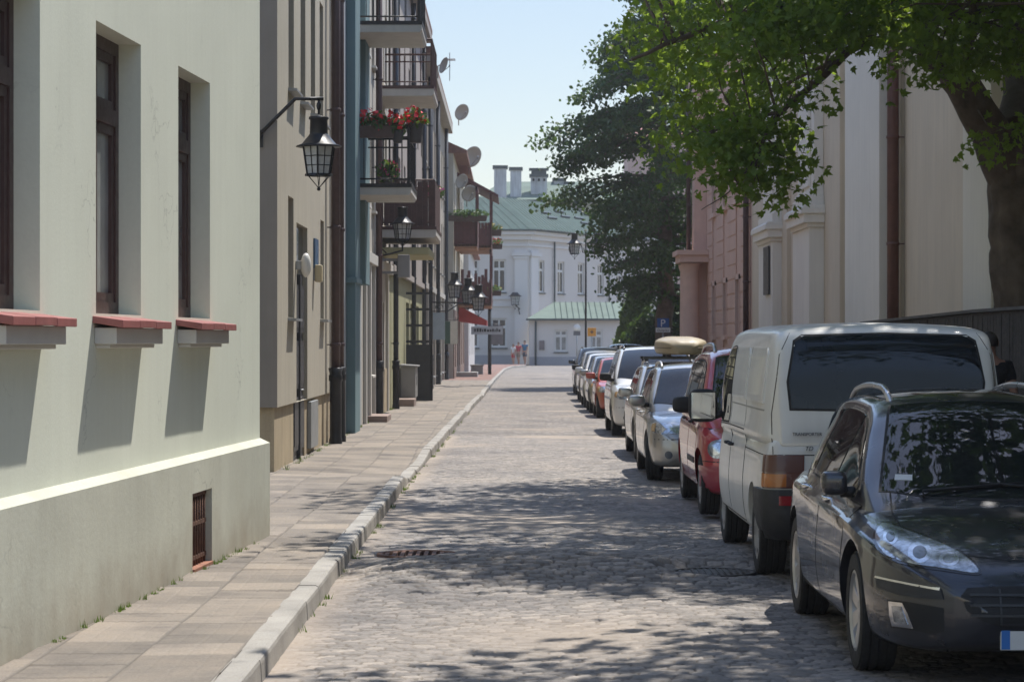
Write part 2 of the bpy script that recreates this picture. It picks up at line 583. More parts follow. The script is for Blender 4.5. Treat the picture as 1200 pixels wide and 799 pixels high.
# drain grate and manhole cover let into the setts
iron = M('cast_iron', (.055, .045, .04), .6, .3, var=.3, vscale=9, bump=.3, bscale=60)
rust = M('rusty_iron', (.12, .06, .04), .75, .2, var=.35, vscale=12, bump=.4, bscale=70)
dark = M('dark_void', (.012, .011, .01), .9, var=.2)
for k, (cx, cy, cr) in enumerate(COVERS):
    lab = ('round rusty drain grate with parallel bars sunk in the cobbles near the kerb',
           'round iron manhole cover in the cobbles beside the white van')[k]
    t = thing(('drain_grate', 'manhole_cover')[k], lab, ('drain grate', 'manhole cover')[k], (cx, cy, 0))
    m_ = MB(); m_.lathe([(cr, -.06), (cr, .016), (cr - .05, .016), (cr - .05, -.04)], n=40)
    m_.build('rim', iron if k else rust, t)
    m_ = MB()
    if k == 0:
        for i in range(-4, 5):
            x = i * .066; h = math.sqrt(max(.01, (cr - .05) ** 2 - x * x))
            m_.box(x - .017, -h, -.03, x + .017, h, .012)
        m_.build('bars', rust, t)
        m_ = MB(); m_.lathe([(.001, -.055), (cr - .045, -.055)], n=32); m_.build('pit', dark, t)
    else:
        m_.lathe([(.001, .008), (cr - .05, .008), (cr - .05, -.03)], n=40)
        for i in range(-5, 6):
            x = i * .05; h = math.sqrt(max(.01, (cr - .06) ** 2 - x * x))
            m_.box(x - .012, -h, .007, x + .012, h, .014)
        m_.build('lid', iron, t)

# weeds in the joint along the walls and the gutter
g = np.random.default_rng(15); V, F = [], []
def blades(cx, cy, cz, n, h, spread):
    p = np.stack([cx + g.normal(0, spread, n), cy + g.normal(0, spread * 1.6, n), np.full(n, cz)], -1)
    a = g.uniform(0, 6.28, n); d = np.stack([np.cos(a), np.sin(a), 0 * a], -1) * .004
    t_ = g.normal(0, .35, (n, 3)) * h; t_[:, 2] = np.abs(g.normal(h, h * .3, n))
    V.append(np.stack([p - d, p + d, p + t_], 1).reshape(-1, 3))
for k in range(30):
    y = g.uniform(12.5, 20.6); blades(-2.055 + .0683 * (y - 20.7) + .01, y, .125, int(g.integers(6, 22)), g.uniform(.012, .045), .012)
for k in range(60):
    y = g.uniform(13, 60); blades(float(kerb_x(y)) + .03, y, .0, int(g.integers(6, 26)), g.uniform(.012, .045), .018)
for k in range(40):
    y = g.uniform(31, 60); blades(-2.94, y, .125, int(g.integers(6, 30)), g.uniform(.02, .07), .02)
V = np.concatenate(V)
weed_late = (V, np.arange(len(V)).reshape(-1, 3))
# ------------------------------------------------------------------ building helpers
glass = M('window_glass', (.02, .024, .026), .06, spec=.6, var=.25, vscale=1.2)
glass_soft = M('window_glass_curtain', (.24, .245, .235), .14, spec=.6, var=.35, vscale=2.5)
frame_brown = M('frame_brown', (.062, .03, .028), .45, var=.15, vscale=6)
frame_white = M('frame_white', (.62, .62, .6), .5, var=.06)
black_metal = M('black_metal', (.018, .018, .02), .45, .4, var=.3, vscale=8)
zinc = M('zinc', (.3, .31, .32), .45, .6, var=.2)


def window_unit(root, xa, xb, za, zb, y, fm, gm=None, fw=.07, trans=None, mull=True, sash=.045, sill=None, name='window'):
    """window in an opening: frame with sashes, glass as child; sill = (material, overhang, thickness)"""
    mb = MB(); d = .06
    mb.box(xa, y, za, xa + fw, y + d, zb); mb.box(xb - fw, y, za, xb, y + d, zb)
    mb.box(xa + fw, y, za, xb - fw, y + d, za + fw); mb.box(xa + fw, y, zb - fw, xb - fw, y + d, zb)
    tz = [za + fw, zb - fw]
    if trans:
        h = za + (zb - za) * trans
        mb.box(xa + fw, y - .012, h - fw * .6, xb - fw, y + d, h + fw * .6)
        tz = [za + fw, h - fw * .6, h + fw * .6, zb - fw]
    cx = (xa + xb) / 2
    for k in range(0, len(tz), 2):
        lo, hi = tz[k], tz[k + 1]
        cols = [(xa + fw, cx - .012), (cx + .012, xb - fw)] if mull else [(xa + fw, xb - fw)]
        for a, b in cols:
            s = sash; q = y + .012
            mb.box(a, q, lo, a + s, q + .04, hi); mb.box(b - s, q, lo, b, q + .04, hi)
            mb.box(a + s, q, lo, b - s, q + .04, lo + s); mb.box(a + s, q, hi - s, b - s, q + .04, hi)
        if mull:
            mb.box(cx - .012, y + .004, lo, cx + .012, y + .05, hi)
    o = mb.build(name, fm, root)
    pb = MB(); pb.box(xa + .02, y + .036, za + .02, xb - .02, y + .05, zb - .02)
    pb.build('pane', gm or glass, o)
    if sill:
        sm, oh, th = sill
        s = MB(); s.prism([(-oh, za - th), (y + .01, za - th), (y + .01, za + .002), (-oh, za - th * .35)], 'x', xa - .06, xb + .06)
        s.build('sill', sm, o)
    return o


def body(root, x0, x1, z1, depth, wm, ops, rev=.15, y=0, z0=0, rmi=None, mats=None, name='wall', t_back=True):
    mb = MB()
    mb.wall(x0, x1, z0, z1, ops, rev, y, 0, rmi)
    mb.quad((x0, depth, z0), (x0, y, z0), (x0, y, z1), (x0, depth, z1))
    mb.quad((x1, y, z0), (x1, depth, z0), (x1, depth, z1), (x1, y, z1))
    mb.quad((x1, depth, z0), (x0, depth, z0), (x0, depth, z1), (x1, depth, z1))
    mb.quad((x0, y, z1), (x1, y, z1), (x1, depth, z1), (x0, depth, z1))
    return mb.build(name, mats or wm, root)


def gable_roof(root, x0, x1, z, depth, mat, rise=2.6, oh=.35, name='roof'):
    mb = MB(); t = .12
    mb.prism([(-oh, z - .02), (-oh, z + t), (depth / 2, z + rise), (depth + oh, z + t), (depth + oh, z - .02)], 'x', x0 - .05, x1 + .05)
    return mb.build(name, mat, root)


def downpipe(root, x, y, z0, z1, r, mat, boot=None, name='downpipe', boot_h=1.1, br=None):
    mb = MB()
    mb.tube([(x, y, z0 + (boot_h if boot else 0)), (x, y, z1)], r, 12)
    z = z0 + 1.6
    while z < z1:
        mb.lathe([(r + .004, z), (r + .014, z + .01), (r + .014, z + .05), (r + .004, z + .06)], (x, y, 0), n=12)
        mb.box(x - .012, y, z + .02, x + .012, y + r + .1, z + .04)
        z += 1.9
    o = mb.build(name, mat, root)
    if boot:
        b = MB(); q = br or r * 1.28
        b.lathe([(q * 1.12, z0 - .02), (q * 1.12, z0 + .1), (q, z0 + .13), (q, z0 + boot_h - .22), (q * 1.16, z0 + boot_h - .2), (q * 1.16, z0 + boot_h - .12), (q, z0 + boot_h - .1), (q * 1.25, z0 + boot_h), (r * .98, z0 + boot_h + .01)], (x, y, 0), n=16)
        b.build('boot', boot, o)
    return o


ROT1 = R(86.1)
stucco_green = M('stucco_green', (.68, .705, .595), .85, var=.06, vscale=.55, bump=.12, bscale=45, streak=.09, stain=(.38, .36, .29), fine=.02, cracks=.6)
stucco_plinth = M('stucco_plinth', (.53, .535, .445), .85, var=.08, vscale=.9, bump=.15, bscale=40, streak=.18, stain=(.3, .265, .2), fine=.03, base_dirt=(.08, .62, .8, (.30, .25, .185)), cracks=.7)
tile_red = M('tile_red', (.30, .10, .09), .6, var=.18, vscale=5)
pale_trim = M('pale_trim', (.55, .53, .49), .8, var=.06, bump=.15)

# ------------------------------------------------------------------ the pale green house
h1 = thing('stucco_house', 'pale green stucco house with deep brown windows and red tile sills, nearest on the left', 'house', (-2.16, 20.7, 0), ROT1)
W1 = [(-10.75, -9.6), (-8.3, -7.16), (-5.85, -4.60), (-3.39, -2.21)]
ZA, ZB = 1.97, 3.77
ops = [(a, b, ZA, ZB) for a, b in W1] + [(a, b, 5.6, 7.2) for a, b in W1]
body(h1, -17, 0, 8.6, 9, stucco_green, ops, .3, z0=.93)
gable_roof(h1, -17, 0, 8.6, 9, M('roof_tile', (.3, .11, .075), .7, var=.25, vscale=4))
mb = MB()
GX = (-3.30, -2.57)
mb.wall(-17, .02, -.05, .93, [(GX[0], GX[1], .15, .70)], .22, -.085)
mb.quad((-17, -.085, .93), (.02, -.085, .93), (.02, 0.0, .97), (-17, 0.0, .97))
mb.quad((.02, -.085, -.05), (.02, 9, -.05), (.02, 9, .93), (.02, -.085, .93))
mb.quad((.02, -.085, .93), (.02, 9, .93), (.02, 9, .97), (.02, 0, .97))
mb.build('plinth', stucco_plinth, h1)
mb = MB()
for k in range(8):
    x = GX[0] + .05 + k * (GX[1] - GX[0] - .1) / 7
    mb.tube([(x, -.035, .155), (x, -.035, .695)], .01, 6)
for z in (.2, .45, .66):
    mb.box(GX[0] + .005, -.043, z, GX[1] - .005, -.028, z + .03)
gr = mb.build('basement_grate', rust, h1)
mb = MB(); mb.box(GX[0] + .005, .06, .158, GX[1] - .005, .08, .695); mb.build('shutter', M('old_shutter', (.06, .04, .03), .8, var=.3), gr)
mb = MB(); mb.box(GX[0] + .005, -.10, .135, GX[1] - .005, .05, .156); mb.build('sill', M('brick_sill', (.3, .13, .08), .8, var=.3, vscale=10, bump=.4), gr)
for z0, z1 in ((ZA, ZB), (5.6, 7.2)):
    for a, b in W1:
        w1 = window_unit(h1, a, b, z0, z1, .15, frame_brown, glass_soft if z0 < 3 else glass, fw=.085, trans=.72, sash=.06)
        s = MB(); n = 3; w0, wE = a - .09, b + .09
        for k in range(n):
            xa, xb = w0 + (wE - w0) * k / n + .003, w0 + (wE - w0) * (k + 1) / n - .003
            dz = (.0, .002, -.0015)[k]
            s.prism([(-.19, z0 - .09 + dz), (.17, z0 - .03 + dz), (.17, z0 + .006 + dz), (-.19, z0 - .042 + dz)], 'x', xa, xb)
        s.build('sill', tile_red, w1, bevel=.004)
        s = MB(); s.box(a - .04, -.14, z0 - .19, b + .04, .0, z0 - .088)
        s.box(a - .01, -.09, z0 - .215, b + .01, 0, z0 - .1885)
        s.build('corbel', pale_trim, w1, bevel=.006)
# ------------------------------------------------------------------ the row of town houses on the left (facades on x = -3)
FX = -3.0


def row_house(name, label, ya, yb, X=FX, cat='house'):
    """root at the near end of the facade: local x runs up the street"""
    return thing(name, label, cat, (X, ya, 0), R(90)), yb - ya


cream = M('render_cream', (.47, .44, .38), .85, var=.06, vscale=.8, bump=.2, bscale=40, streak=.2, stain=(.24, .21, .17), fine=.05)
beige = M('render_beige', (.43, .39, .31), .85, var=.06, vscale=.8, bump=.2, bscale=40, streak=.25, stain=(.2, .18, .15), fine=.05)
taupe = M('render_end_shade', (.25, .22, .19), .85, var=.1, vscale=.8, bump=.2, streak=.3)  # beige darkened to carry the shade of the end wall
sandy = M('render_sand', (.43, .35, .23), .85, var=.12, vscale=1.2, bump=.3, streak=.35, stain=(.2, .15, .1), fine=.08)
teal = M('render_teal', (.12, .20, .22), .8, var=.08, vscale=.8, bump=.15, streak=.15)
greyblue = M('render_greyblue', (.36, .38, .39), .8, var=.06, bump=.15, streak=.15)
olive = M('render_olive', (.36, .35, .2), .8, var=.07, bump=.15, streak=.15)
brownpipe = M('brown_pipe', (.075, .042, .04), .5, .2, var=.2, vscale=6)
blackpipe = M('black_boot', (.02, .02, .022), .45, .3, var=.3, vscale=7)
bluepipe = M('dark_blue_pipe', (.028, .036, .05), .5, .2, var=.2)
wood_brown = M('wood_brown', (.07, .033, .028), .6, var=.25, vscale=9, bump=.2)
wood_red = M('wood_red', (.11, .03, .028), .6, var=.25, vscale=9, bump=.2)
soffit = M('balcony_concrete', (.5, .47, .42), .8, var=.08, vscale=3, bump=.15, streak=.1)
tiles = M('roof_tile_b', (.2, .09, .065), .75, var=.25, vscale=5)
doorm = M('dark_door', (.03, .03, .034), .45, var=.2, vscale=6)
stone_step = M('step_stone', (.27, .2, .17), .8, var=.15, bump=.3)
yy = lambda px, X=FX: on_plane_x(px, X)


def balcony(root, xa, xb, z, out, mat, infill='bars', slab_t=.2, rail_h=1.05, slab=None, name='balcony'):
    """slab with a railing on three sides, a child of its house; y- is out over the street"""
    mb = MB()
    mb.prism([(0, z - slab_t), (-out + .04, z - slab_t), (-out, z - slab_t + .05), (-out, z), (0, z)], 'x', xa, xb)
    o = mb.build(name, slab or soffit, root)
    r = MB()
    ra, rb, y = xa + .05, xb - .05, -out + .05
    r.box(xa - .012, -out - .012, z - .06, xb + .012, -out - .001, z + .012)
    r.box(xa - .012, -out, z - .06, xa - .001, 0, z + .012); r.box(xb + .001, -out, z - .06, xb + .012, 0, z + .012)
    for hz in (z + .1, z + rail_h - .17, z + rail_h):
        r.tube([(ra, 0, hz), (ra, y, hz), (rb, y, hz), (rb, 0, hz)], .018 if hz < z + rail_h else .026, 6)
    for px_, py_ in ((ra, y), (rb, y)):
        r.box(px_ - .025, py_ - .025, z, px_ + .025, py_ + .025, z + rail_h)
    if infill == 'boards':
        n = max(3, int((rb - ra) / .14))
        for k in range(n):
            a = ra + (rb - ra) * k / n
            r.box(a + .006, y - .032, z + .03, a + (rb - ra) / n - .006, y - .01, z + rail_h - .03 + .01 * (k % 2))
        n = int(out / .13)
        for s in (ra, rb):
            for k in range(n):
                b = y + (0 - y) * k / n
                r.box(s - .012, b + .006, z + .03, s + .012, b - y / n - .006, z + rail_h - .03)
    else:
        n = int((rb - ra) / .13)
        for k in range(1, n):
            a = ra + (rb - ra) * k / n
            r.tube([(a, y, z + .1), (a, y, z + rail_h)], .008, 5, caps=False)
        n = int(out / .12)
        for s in (ra, rb):
            for k in range(1, n):
                b = y * k / n
                r.tube([(s, b, z + .1), (s, b, z + rail_h)], .008, 5, caps=False)
    r.build('railing', mat, o)
    return o


def rows(L, n, w, z0, z1, first=None, pitch=None):
    pitch = pitch or L / n
    first = first if first is not None else (pitch - w) / 2
    return [(first + k * pitch, first + k * pitch + w, z0, z1) for k in range(n)]


# --- house with the lantern in front, end wall darkened in its colour for shade, three storeys
h, L = row_house('town_house', 'beige town house with tall narrow windows and a dark street door, behind the green house', 30.9, 42.0)
up = [(1.55, 2.35, 5.2, 7.1), (3.4, 4.2, 5.2, 7.1), (5.15, 5.95, 5.2, 7.1), (6.8, 7.5, 5.2, 7.1)]
gf = [(1.5, 2.3, 2.12, 3.75), (6.95, 7.65, 2.15, 3.7)]
top = [(a, b, 8.7, 10.4) for a, b, *_ in up]
door = (2.75, 4.55, .1, 3.45, .13)
body(h, 0, L, 11.6, 9, beige, up + gf + top + [(door[0], door[1], .95, 3.45, .13)], .2, z0=.95)
mb = MB()
mb.wall(.06, L, -.05, .949, [(door[0], door[1], .02, .949, .1)], .1, .045)
mb.quad((.06, 9, -.05), (.06, .045, -.05), (.06, .045, .949), (.06, 9, .949))
mb.build('plinth', sandy, h)
mb = MB(); mb.box(-.012, -.001, .95, -.002, 9, 11.6); mb.build('end_wall', taupe, h)  # thin darker sheet: the end wall's shade is put into its colour
gable_roof(h, 0, L, 11.6, 9, tiles)
for a, b, c, d in up + gf + top:
    window_unit(h, a, b, c, d, .12, frame_brown, glass, fw=.06, trans=.7, sill=(zinc, .12, .05))
mb = MB()
a, b, c, d, _ = door
y = .07
mb.box(a, y, .1, b, y + .05, 2.75)
for k in range(2):
    x0 = a + .08 + k * (b - a) / 2; x1 = x0 + (b - a) / 2 - .16
    for z0, z1 in ((.25, 1.0), (1.12, 1.8), (1.92, 2.6)):
        mb.box(x0, y - .025, z0, x1, y, z1)
        mb.box(x0 + .07, y - .035, z0 + .07, x1 - .07, y - .025, z1 - .07)
mb.box((a + b) / 2 - .03, y - .05, .1, (a + b) / 2 + .03, y - .001, 2.75)
dd = mb.build('door', doorm, h, bevel=.006)
mb = MB(); mb.tube([((a + b) / 2 + .1, y - .01, 1.1), ((a + b) / 2 + .1, y - .07, 1.1), ((a + b) / 2 + .22, y - .07, 1.1)], .012, 6); mb.build('handle', zinc, dd)
mb = MB(); mb.box(a, y - .002, 2.76, b, y + .05, 3.44); mb.build('fanlight', glass, h)
mb = MB(); mb.box(5.0, -.02, .2, 6.3, .044, .9); mb.build('meter_cupboard', M('grey_steel', (.3, .31, .31), .5, .3), h, bevel=.01)
for x in (8.3, 9.2):
    downpipe(h, x, -.14, .11, 11.6, .075, brownpipe, blackpipe, boot_h=1.25)
mb = MB(); mb.box(5.6, -.03, 2.9, 6.25, -.002, 3.35); mb.build('house_number_plate', M('blue_enamel', (.04, .11, .22), .3), h)

t = thing('wall_lamp', 'white oval wall lamp above the dark street door', 'lamp', (FX, 33.55, 2.85), R(90))
mb = MB(); mb.ball((0, -.14, 0), .09, .075, .17, 14); mb.build('lamp_shade', M('opal_white', (.75, .74, .7), .25, var=.03), t)
mb = MB(); mb.box(-.06, -.08, -.06, .06, -.002, .06); mb.build('bracket', zinc, t, bevel=.008)
t = thing('doorbell_lamp', 'small yellowed square lamp on the beige wall past the dark door', 'lamp', (FX, 36.6, 2.85), R(90))
mb = MB(); mb.box(-.11, -.13, -.16, .11, -.02, .1); mb.build('lamp_shade', M('yellowed_plastic', (.5, .42, .26), .4, var=.08), t, bevel=.02)
mb = MB(); mb.box(-.08, -.019, -.14, .08, -.002, .08); mb.build('bracket', zinc, t)

# --- teal house
h, L = row_house('teal_house', 'narrow blue green rendered house with two flowered balconies high above the pavement', 42.0, 48.2)
ops = [(3.2, 4.3, 4.65, 6.9), (3.2, 4.3, 7.75, 9.9), (3.2, 4.3, 10.9, 12.4)]
body(h, 0, L, 13.4, 9, greyblue, ops, .2)
gable_roof(h, 0, L, 13.4, 9, tiles)
mb = MB(); mb.box(4.75, -.17, 2.9, L - .1, -.001, 13.3); mb.build('pilaster', teal, h, bevel=.01)
mb = MB(); mb.box(1.7, -.17, .12, 3.05, -.001, 13.3); mb.box(1.62, -.2, 2.85, 3.13, -.002, 2.95); mb.build('pilaster', teal, h, bevel=.01)
for o in ops:
    window_unit(h, *o, .12, frame_white, glass, fw=.07, trans=.75)
for z, dz in ((4.72, 0), (7.82, 0)):
    balcony(h, 3.05 if z < 6 else 3.6, 5.6 if z < 6 else 6.1, z, 1.12 if z < 6 else 1.3, black_metal, 'bars', .2)

# --- cream house with brown shop fronts
h, L = row_house('cream_house', 'cream town house with pale pilasters and a board railed balcony', 48.2, 58.8)
ops = rows(L, 4, 1.0, 4.6, 6.6) + rows(L, 4, 1.0, 7.7, 9.5) + [(.9, 1.8, .13, 2.6), (2.4, 3.3, 1.1, 2.8), (5.0, 5.9, 1.2, 2.8), (7.4, 8.6, .13, 2.7)]
body(h, 0, L, 11.9, 9, cream, ops, .18)
gable_roof(h, 0, L, 11.9, 9, tiles)
for i, o in enumerate(ops):
    window_unit(h, *o, .1, frame_brown if i % 3 else frame_white, glass, fw=.07, trans=.72, sill=(pale_trim, .1, .07) if o[2] > .5 else None)
sw = M('surround_white', (.52, .5, .46), .8, var=.06, streak=.2)
for x in (.5, 2.05, 3.7, 6.4, 9.2):
    mb = MB(); mb.box(x, -.07, .13, x + .28, -.001, 3.4); mb.build('pilaster', sw, h, bevel=.01)
mb = MB(); mb.box(0, -.12, 3.4, L, -.002, 3.62); mb.build('string_course', sw, h, bevel=.01)
mb = MB(); mb.box(0, -.3, 11.6, L, -.003, 11.88); mb.build('cornice', sw, h, bevel=.01)
mb = MB(); mb.box(4.3, -.03, -.05, L, -.0015, 1.15); mb.build('plinth', sandy, h)
downpipe(h, 4.0, -.13, .11, 11.8, .07, brownpipe, blackpipe, boot_h=1.25)
balcony(h, 5.9, 8.9, 7.5, 1.25, wood_brown, 'bars', .22)
balcony(h, 5.9, 9.6, 4.35, 1.3, wood_brown, 'boards', .24)
mb = MB(); mb.box(6.0, -1.15, 3.72, 9.4, -.01, 3.9); mb.build('canopy', M('olive_trim', (.4, .37, .2), .7, var=.1), h, bevel=.03)

# --- olive shop
h, L = row_house('olive_house', 'olive yellow shop front house with dark glazed door and slim black pipes', 58.8, 80.5)
ops = rows(L, 7, 1.1, 4.7, 6.6) + rows(L, 7, 1.1, 7.8, 9.6) + [(9.6, 11.6, .13, 2.9), (12.6, 15.6, .9, 2.9), (17, 19, .9, 2.9), (3, 4.4, .9, 2.7)]
body(h, 0, L, 12.0, 9, olive, ops, .2, mats=[olive, olive])
mb = MB(); mb.box(0, -.025, 3.75, L, -.0015, 12.0 - .001)
gable_roof(h, 0, L, 12.0, 9, tiles)
mbw = MB(); mbw.wall(0, L, 3.6, 11.7, [o for o in ops if o[2] > 4], .06, -.045)
mbw.box(0, -.14, 3.5, L, -.046, 3.66); mbw.box(0, -.34, 11.7, L, -.001, 11.98)
mbw.build('upper_wall', M('render_mauve', (.36, .32, .29), .85, var=.08, bump=.15, streak=.25), h)
for i, o in enumerate(ops):
    window_unit(h, *o, .1, frame_white if o[2] > 4 else black_metal, glass, fw=.08, trans=.75)
for x in (1.2, 12.2, 20.6):
    downpipe(h, x, -.12, .11, 11.9, .065, bluepipe, blackpipe, boot_h=1.2)
mb = MB()
mb.box(8.9, -.75, .13, 9.0, -.03, 1.7)
for z in (1.75, 2.2, 2.65, 3.1):
    mb.box(8.9, -.75, z, 9.0, -.03, z + .07)
mb.box(8.9, -.78, .13, 9.0, -.72, 3.15)
mb.build('door', doorm, h)

# --- grey brown house with pipes
h, L = row_house('grey_house', 'long taupe town house with closely set dark windows, carrying the ornate triple lantern', 80.5, 108.0)
ops = rows(L, 9, 1.3, 4.6, 6.8) + rows(L, 9, 1.3, 7.9, 9.9) + rows(L, 7, 1.8, .5, 3.0)
gw = M('render_greybrown', (.36, .31, .255), .85, var=.08, bump=.15, streak=.3)
body(h, 0, L, 11.4, 9, gw, ops, .22)
gable_roof(h, 0, L, 11.4, 9, tiles, 2.2)
for o in ops:
    window_unit(h, *o, .12, frame_white if o[2] > 4 else frame_brown, glass, fw=.09, trans=.72, sill=(zinc, .12, .06))
mb = MB(); mb.box(0, -.35, 11.05, L, -.001, 11.38); mb.box(0, -.1, 3.6, L, -.002, 3.8)
for k in range(8):
    mb.box(k * 3.85, -.09, .1, k * 3.85 + .45, -.003, 3.6)
mb.build('cornice', M('trim_grey', (.42, .39, .35), .8, var=.08, streak=.2), h)
for x in (4.3, 13, 25):
    downpipe(h, x, -.14, .11, 11.3, .08, bluepipe, blackpipe, boot_h=1.2)

# --- house with the wooden balconies (a little further out)
h, L = row_house('balcony_house', 'cream house with stacked dark red timber balconies and a brick base, last before the square', 108.0, 131, X=-2.62)
ops = rows(L, 6, 1.4, 4.0, 6.0) + rows(L, 6, 1.4, 7.0, 9.0) + rows(L, 5, 1.6, .6, 2.9)
cr2 = M('render_cream_far', (.5, .46, .38), .85, var=.06, streak=.2)
body(h, 0, L, 10.2, 9, cr2, ops, .2)
gable_roof(h, 0, L, 10.2, 9, tiles, 2.4, .6)
for o in ops:
    window_unit(h, *o, .12, frame_white, glass, fw=.1, trans=.72)
mb = MB(); mb.box(.02, -.04, -.05, L, -.0015, 3.1)
for o in ops:
    pass
mb = MB(); mb.wall(0, L, -.05, 3.2, [o for o in ops if o[2] < 1], .04, -.04)
mb.quad((0, .0, -.05), (0, -.04, -.05), (0, -.04, 3.2), (0, 0, 3.2)); mb.quad((0, -.04, 3.2), (L, -.04, 3.2), (L, 0, 3.2), (0, 0, 3.2))
mb.build('brick_base', M('brick_base', (.2, .13, .1), .85, var=.25, vscale=14, bump=.3), h)


def timber_balcony(root, xa, xb, zf, out, roofed):
    mb = MB()
    mb.box(xa, -out, zf - .2, xb, -.041, zf)
    o = mb.build('balcony', M('soffit_orange_lit', (.33, .15, .07), .6, var=.15), root)  # slab coloured orange for the warm light on its underside
    r = MB(); g = random.Random(int(xa * 10))
    n = int((xb - xa) / .3)
    for k in range(n):
        a = xa + (xb - xa) * k / n
        r.box(a + .02, -out - .02, zf - .1, a + (xb - xa) / n - .02, -out + .02, zf + 1.0 + (g.uniform(-.05, .35) if not roofed else .05))
    n = int(out / .16)
    for s in (xa, xb - .04):
        for k in range(n):
            b = -out + out * k / n
            r.box(s, b + .01, zf - .1, s + .04, b + out / n - .01, zf + 1.05 + (g.uniform(-.1, .6) if not roofed else .05))
    for x in (xa, xb - .1):
        r.box(x, -out - .03, zf, x + .1, -out + .07, zf + 2.6)
    r.box(xa, -out - .03, zf + 2.45, xb, -out + .07, zf + 2.6)
    r.build('railing', wood_red, o)
    if roofed:
        q = MB(); q.prism([(-out - .35, zf + 2.3), (-out - .35, zf + 2.42), (0, zf + 3.5), (0, zf + 3.3)], 'x', xa - .2, xb + .2)
        q.build('roof', wood_red, o)
    return o


timber_balcony(h, 7.5, 13.5, 3.6, 1.62, False)
timber_balcony(h, 7.5, 13.5, 6.35, 1.62, True)
timber_balcony(h, .6, 4.2, 6.15, 1.05, False)
mb = MB(); mb.prism([(-1.4, 2.55), (-1.4, 2.80), (-.05, 3.5), (-.05, 2.75)], 'x', 8.5, 13)
mb.build('awning', M('awning_red', (.5, .045, .04), .7, var=.12), h)
mb = MB(); mb.tube([(13.2, -1.5, .13), (13.2, -1.5, 3.4)], .09, 8); mb.tube([(8.0, -1.5, 2.35), (10, -1.5, 2.2), (13.2, -1.5, 2.2)], .05, 8); mb.build('post', black_metal, h)

# --- end of the row: low white house
h, L = row_house('corner_house', 'low plain whitish house at the far left end of the row', 131, 152, X=-2.35)
ops = rows(L, 4, 1.3, 1.0, 2.9) + rows(L, 4, 1.3, 4.2, 5.8)
body(h, 0, L, 6.9, 9, M('render_white', (.55, .54, .53), .85, var=.05, streak=.15), ops, .2)
gable_roof(h, 0, L, 6.9, 9, tiles, 2.2)
for o in ops:
    window_unit(h, *o, .12, frame_white, glass, fw=.1, trans=.72)

# ------------------------------------------------------------------ things on and before the row
step = lambda px, py, w_, d, hh, lab, mat=stone_step, zz=.13: None
def block_step(lab, Y0, Y1, x0, x1, z1, mat):
    t = thing('door_step', lab, 'step', ((x0 + x1) / 2, (Y0 + Y1) / 2, .1))
    mb = MB(); mb.box(-(x1 - x0) / 2, -(Y1 - Y0) / 2, 0, (x1 - x0) / 2, (Y1 - Y0) / 2, z1); mb.build('tread', mat, t, bevel=.012)
    return t
block_step('brown stone door step by the first thick black downpipe boot, before the teal house', 50.0, 51.6, -3.0, -2.58, .15, stone_step)
block_step('brown stone step under the grey utility cabinet', 62.2, 63.6, -3.0, -2.52, .2, stone_step)
block_step('long concrete step before the brick based house', 112, 114.5, -2.6, -1.6, .25, M('concrete', (.3, .29, .27), .85, var=.15))
t = thing('concrete_block', 'pale concrete block standing just past the long concrete step', 'block', (-1.75, 121, .12))
mb = MB(); mb.box(-.3, -.4, 0, .3, .4, .42); mb.box(-.34, -.44, .42, .34, .44, .5); mb.build('block', MATS['concrete'], t, bevel=.02)

t = thing('utility_cabinet', 'grey metal utility cabinet standing against the olive shop wall', 'cabinet', (-2.75, 64.6, .12), R(90))
mb = MB(); mb.box(-.75, -.2, .18, .75, .2, 1.0); mb.build('case', M('cabinet_grey', (.27, .265, .26), .5, .1, var=.08), t, bevel=.015)
mb = MB(); mb.box(-.7, -.16, 0, .7, .16, .179); mb.build('base', MATS['concrete'], t)
mb = MB(); mb.prism([(-.26, 1.0), (.22, 1.0), (.22, 1.06), (-.26, 1.03)], 'x', -.8, .8); mb.build('lid', MATS['cabinet_grey'], t)
mb = MB(); mb.box(-.03, -.212, .5, .01, -.2005, .75); mb.build('handle', black_metal, t)
mb = MB(); mb.box(-.7505 - .01, -.16, .24, -.7505, .16, .94); mb.build('side_panel', MATS['cabinet_grey'], t)

t = thing('electric_box', 'grey electric junction box fixed below the black wall lantern', 'box', (FX, 53.4, 3.2), R(90))
mb = MB(); mb.box(-.16, -.74, 0, .16, -.48, .50); mb.build('case', MATS['cabinet_grey'], t, bevel=.015)
mb = MB(); mb.box(-.04, -.48, .08, .04, -.001, .14); mb.box(-.04, -.48, .36, .04, -.001, .42); mb.build('bracket', MATS['cabinet_grey'], t)


def sign_board(lab, loc, w_, hh, mat, lines=(), rz=0., arm=True, txt=None):
    t = thing('hanging_sign', lab, 'sign', loc, rz)
    mb = MB(); mb.box(-w_ / 2, -.03, -hh / 2, w_ / 2, .03, hh / 2); mb.build('board', mat, t, bevel=.006)
    if arm:
        mb = MB(); mb.tube([(-w_ / 2 - .25, 0, hh / 2 + .06), (w_ / 2, 0, hh / 2 + .06)], .02, 6); mb.build('bracket', black_metal, t)
    return t


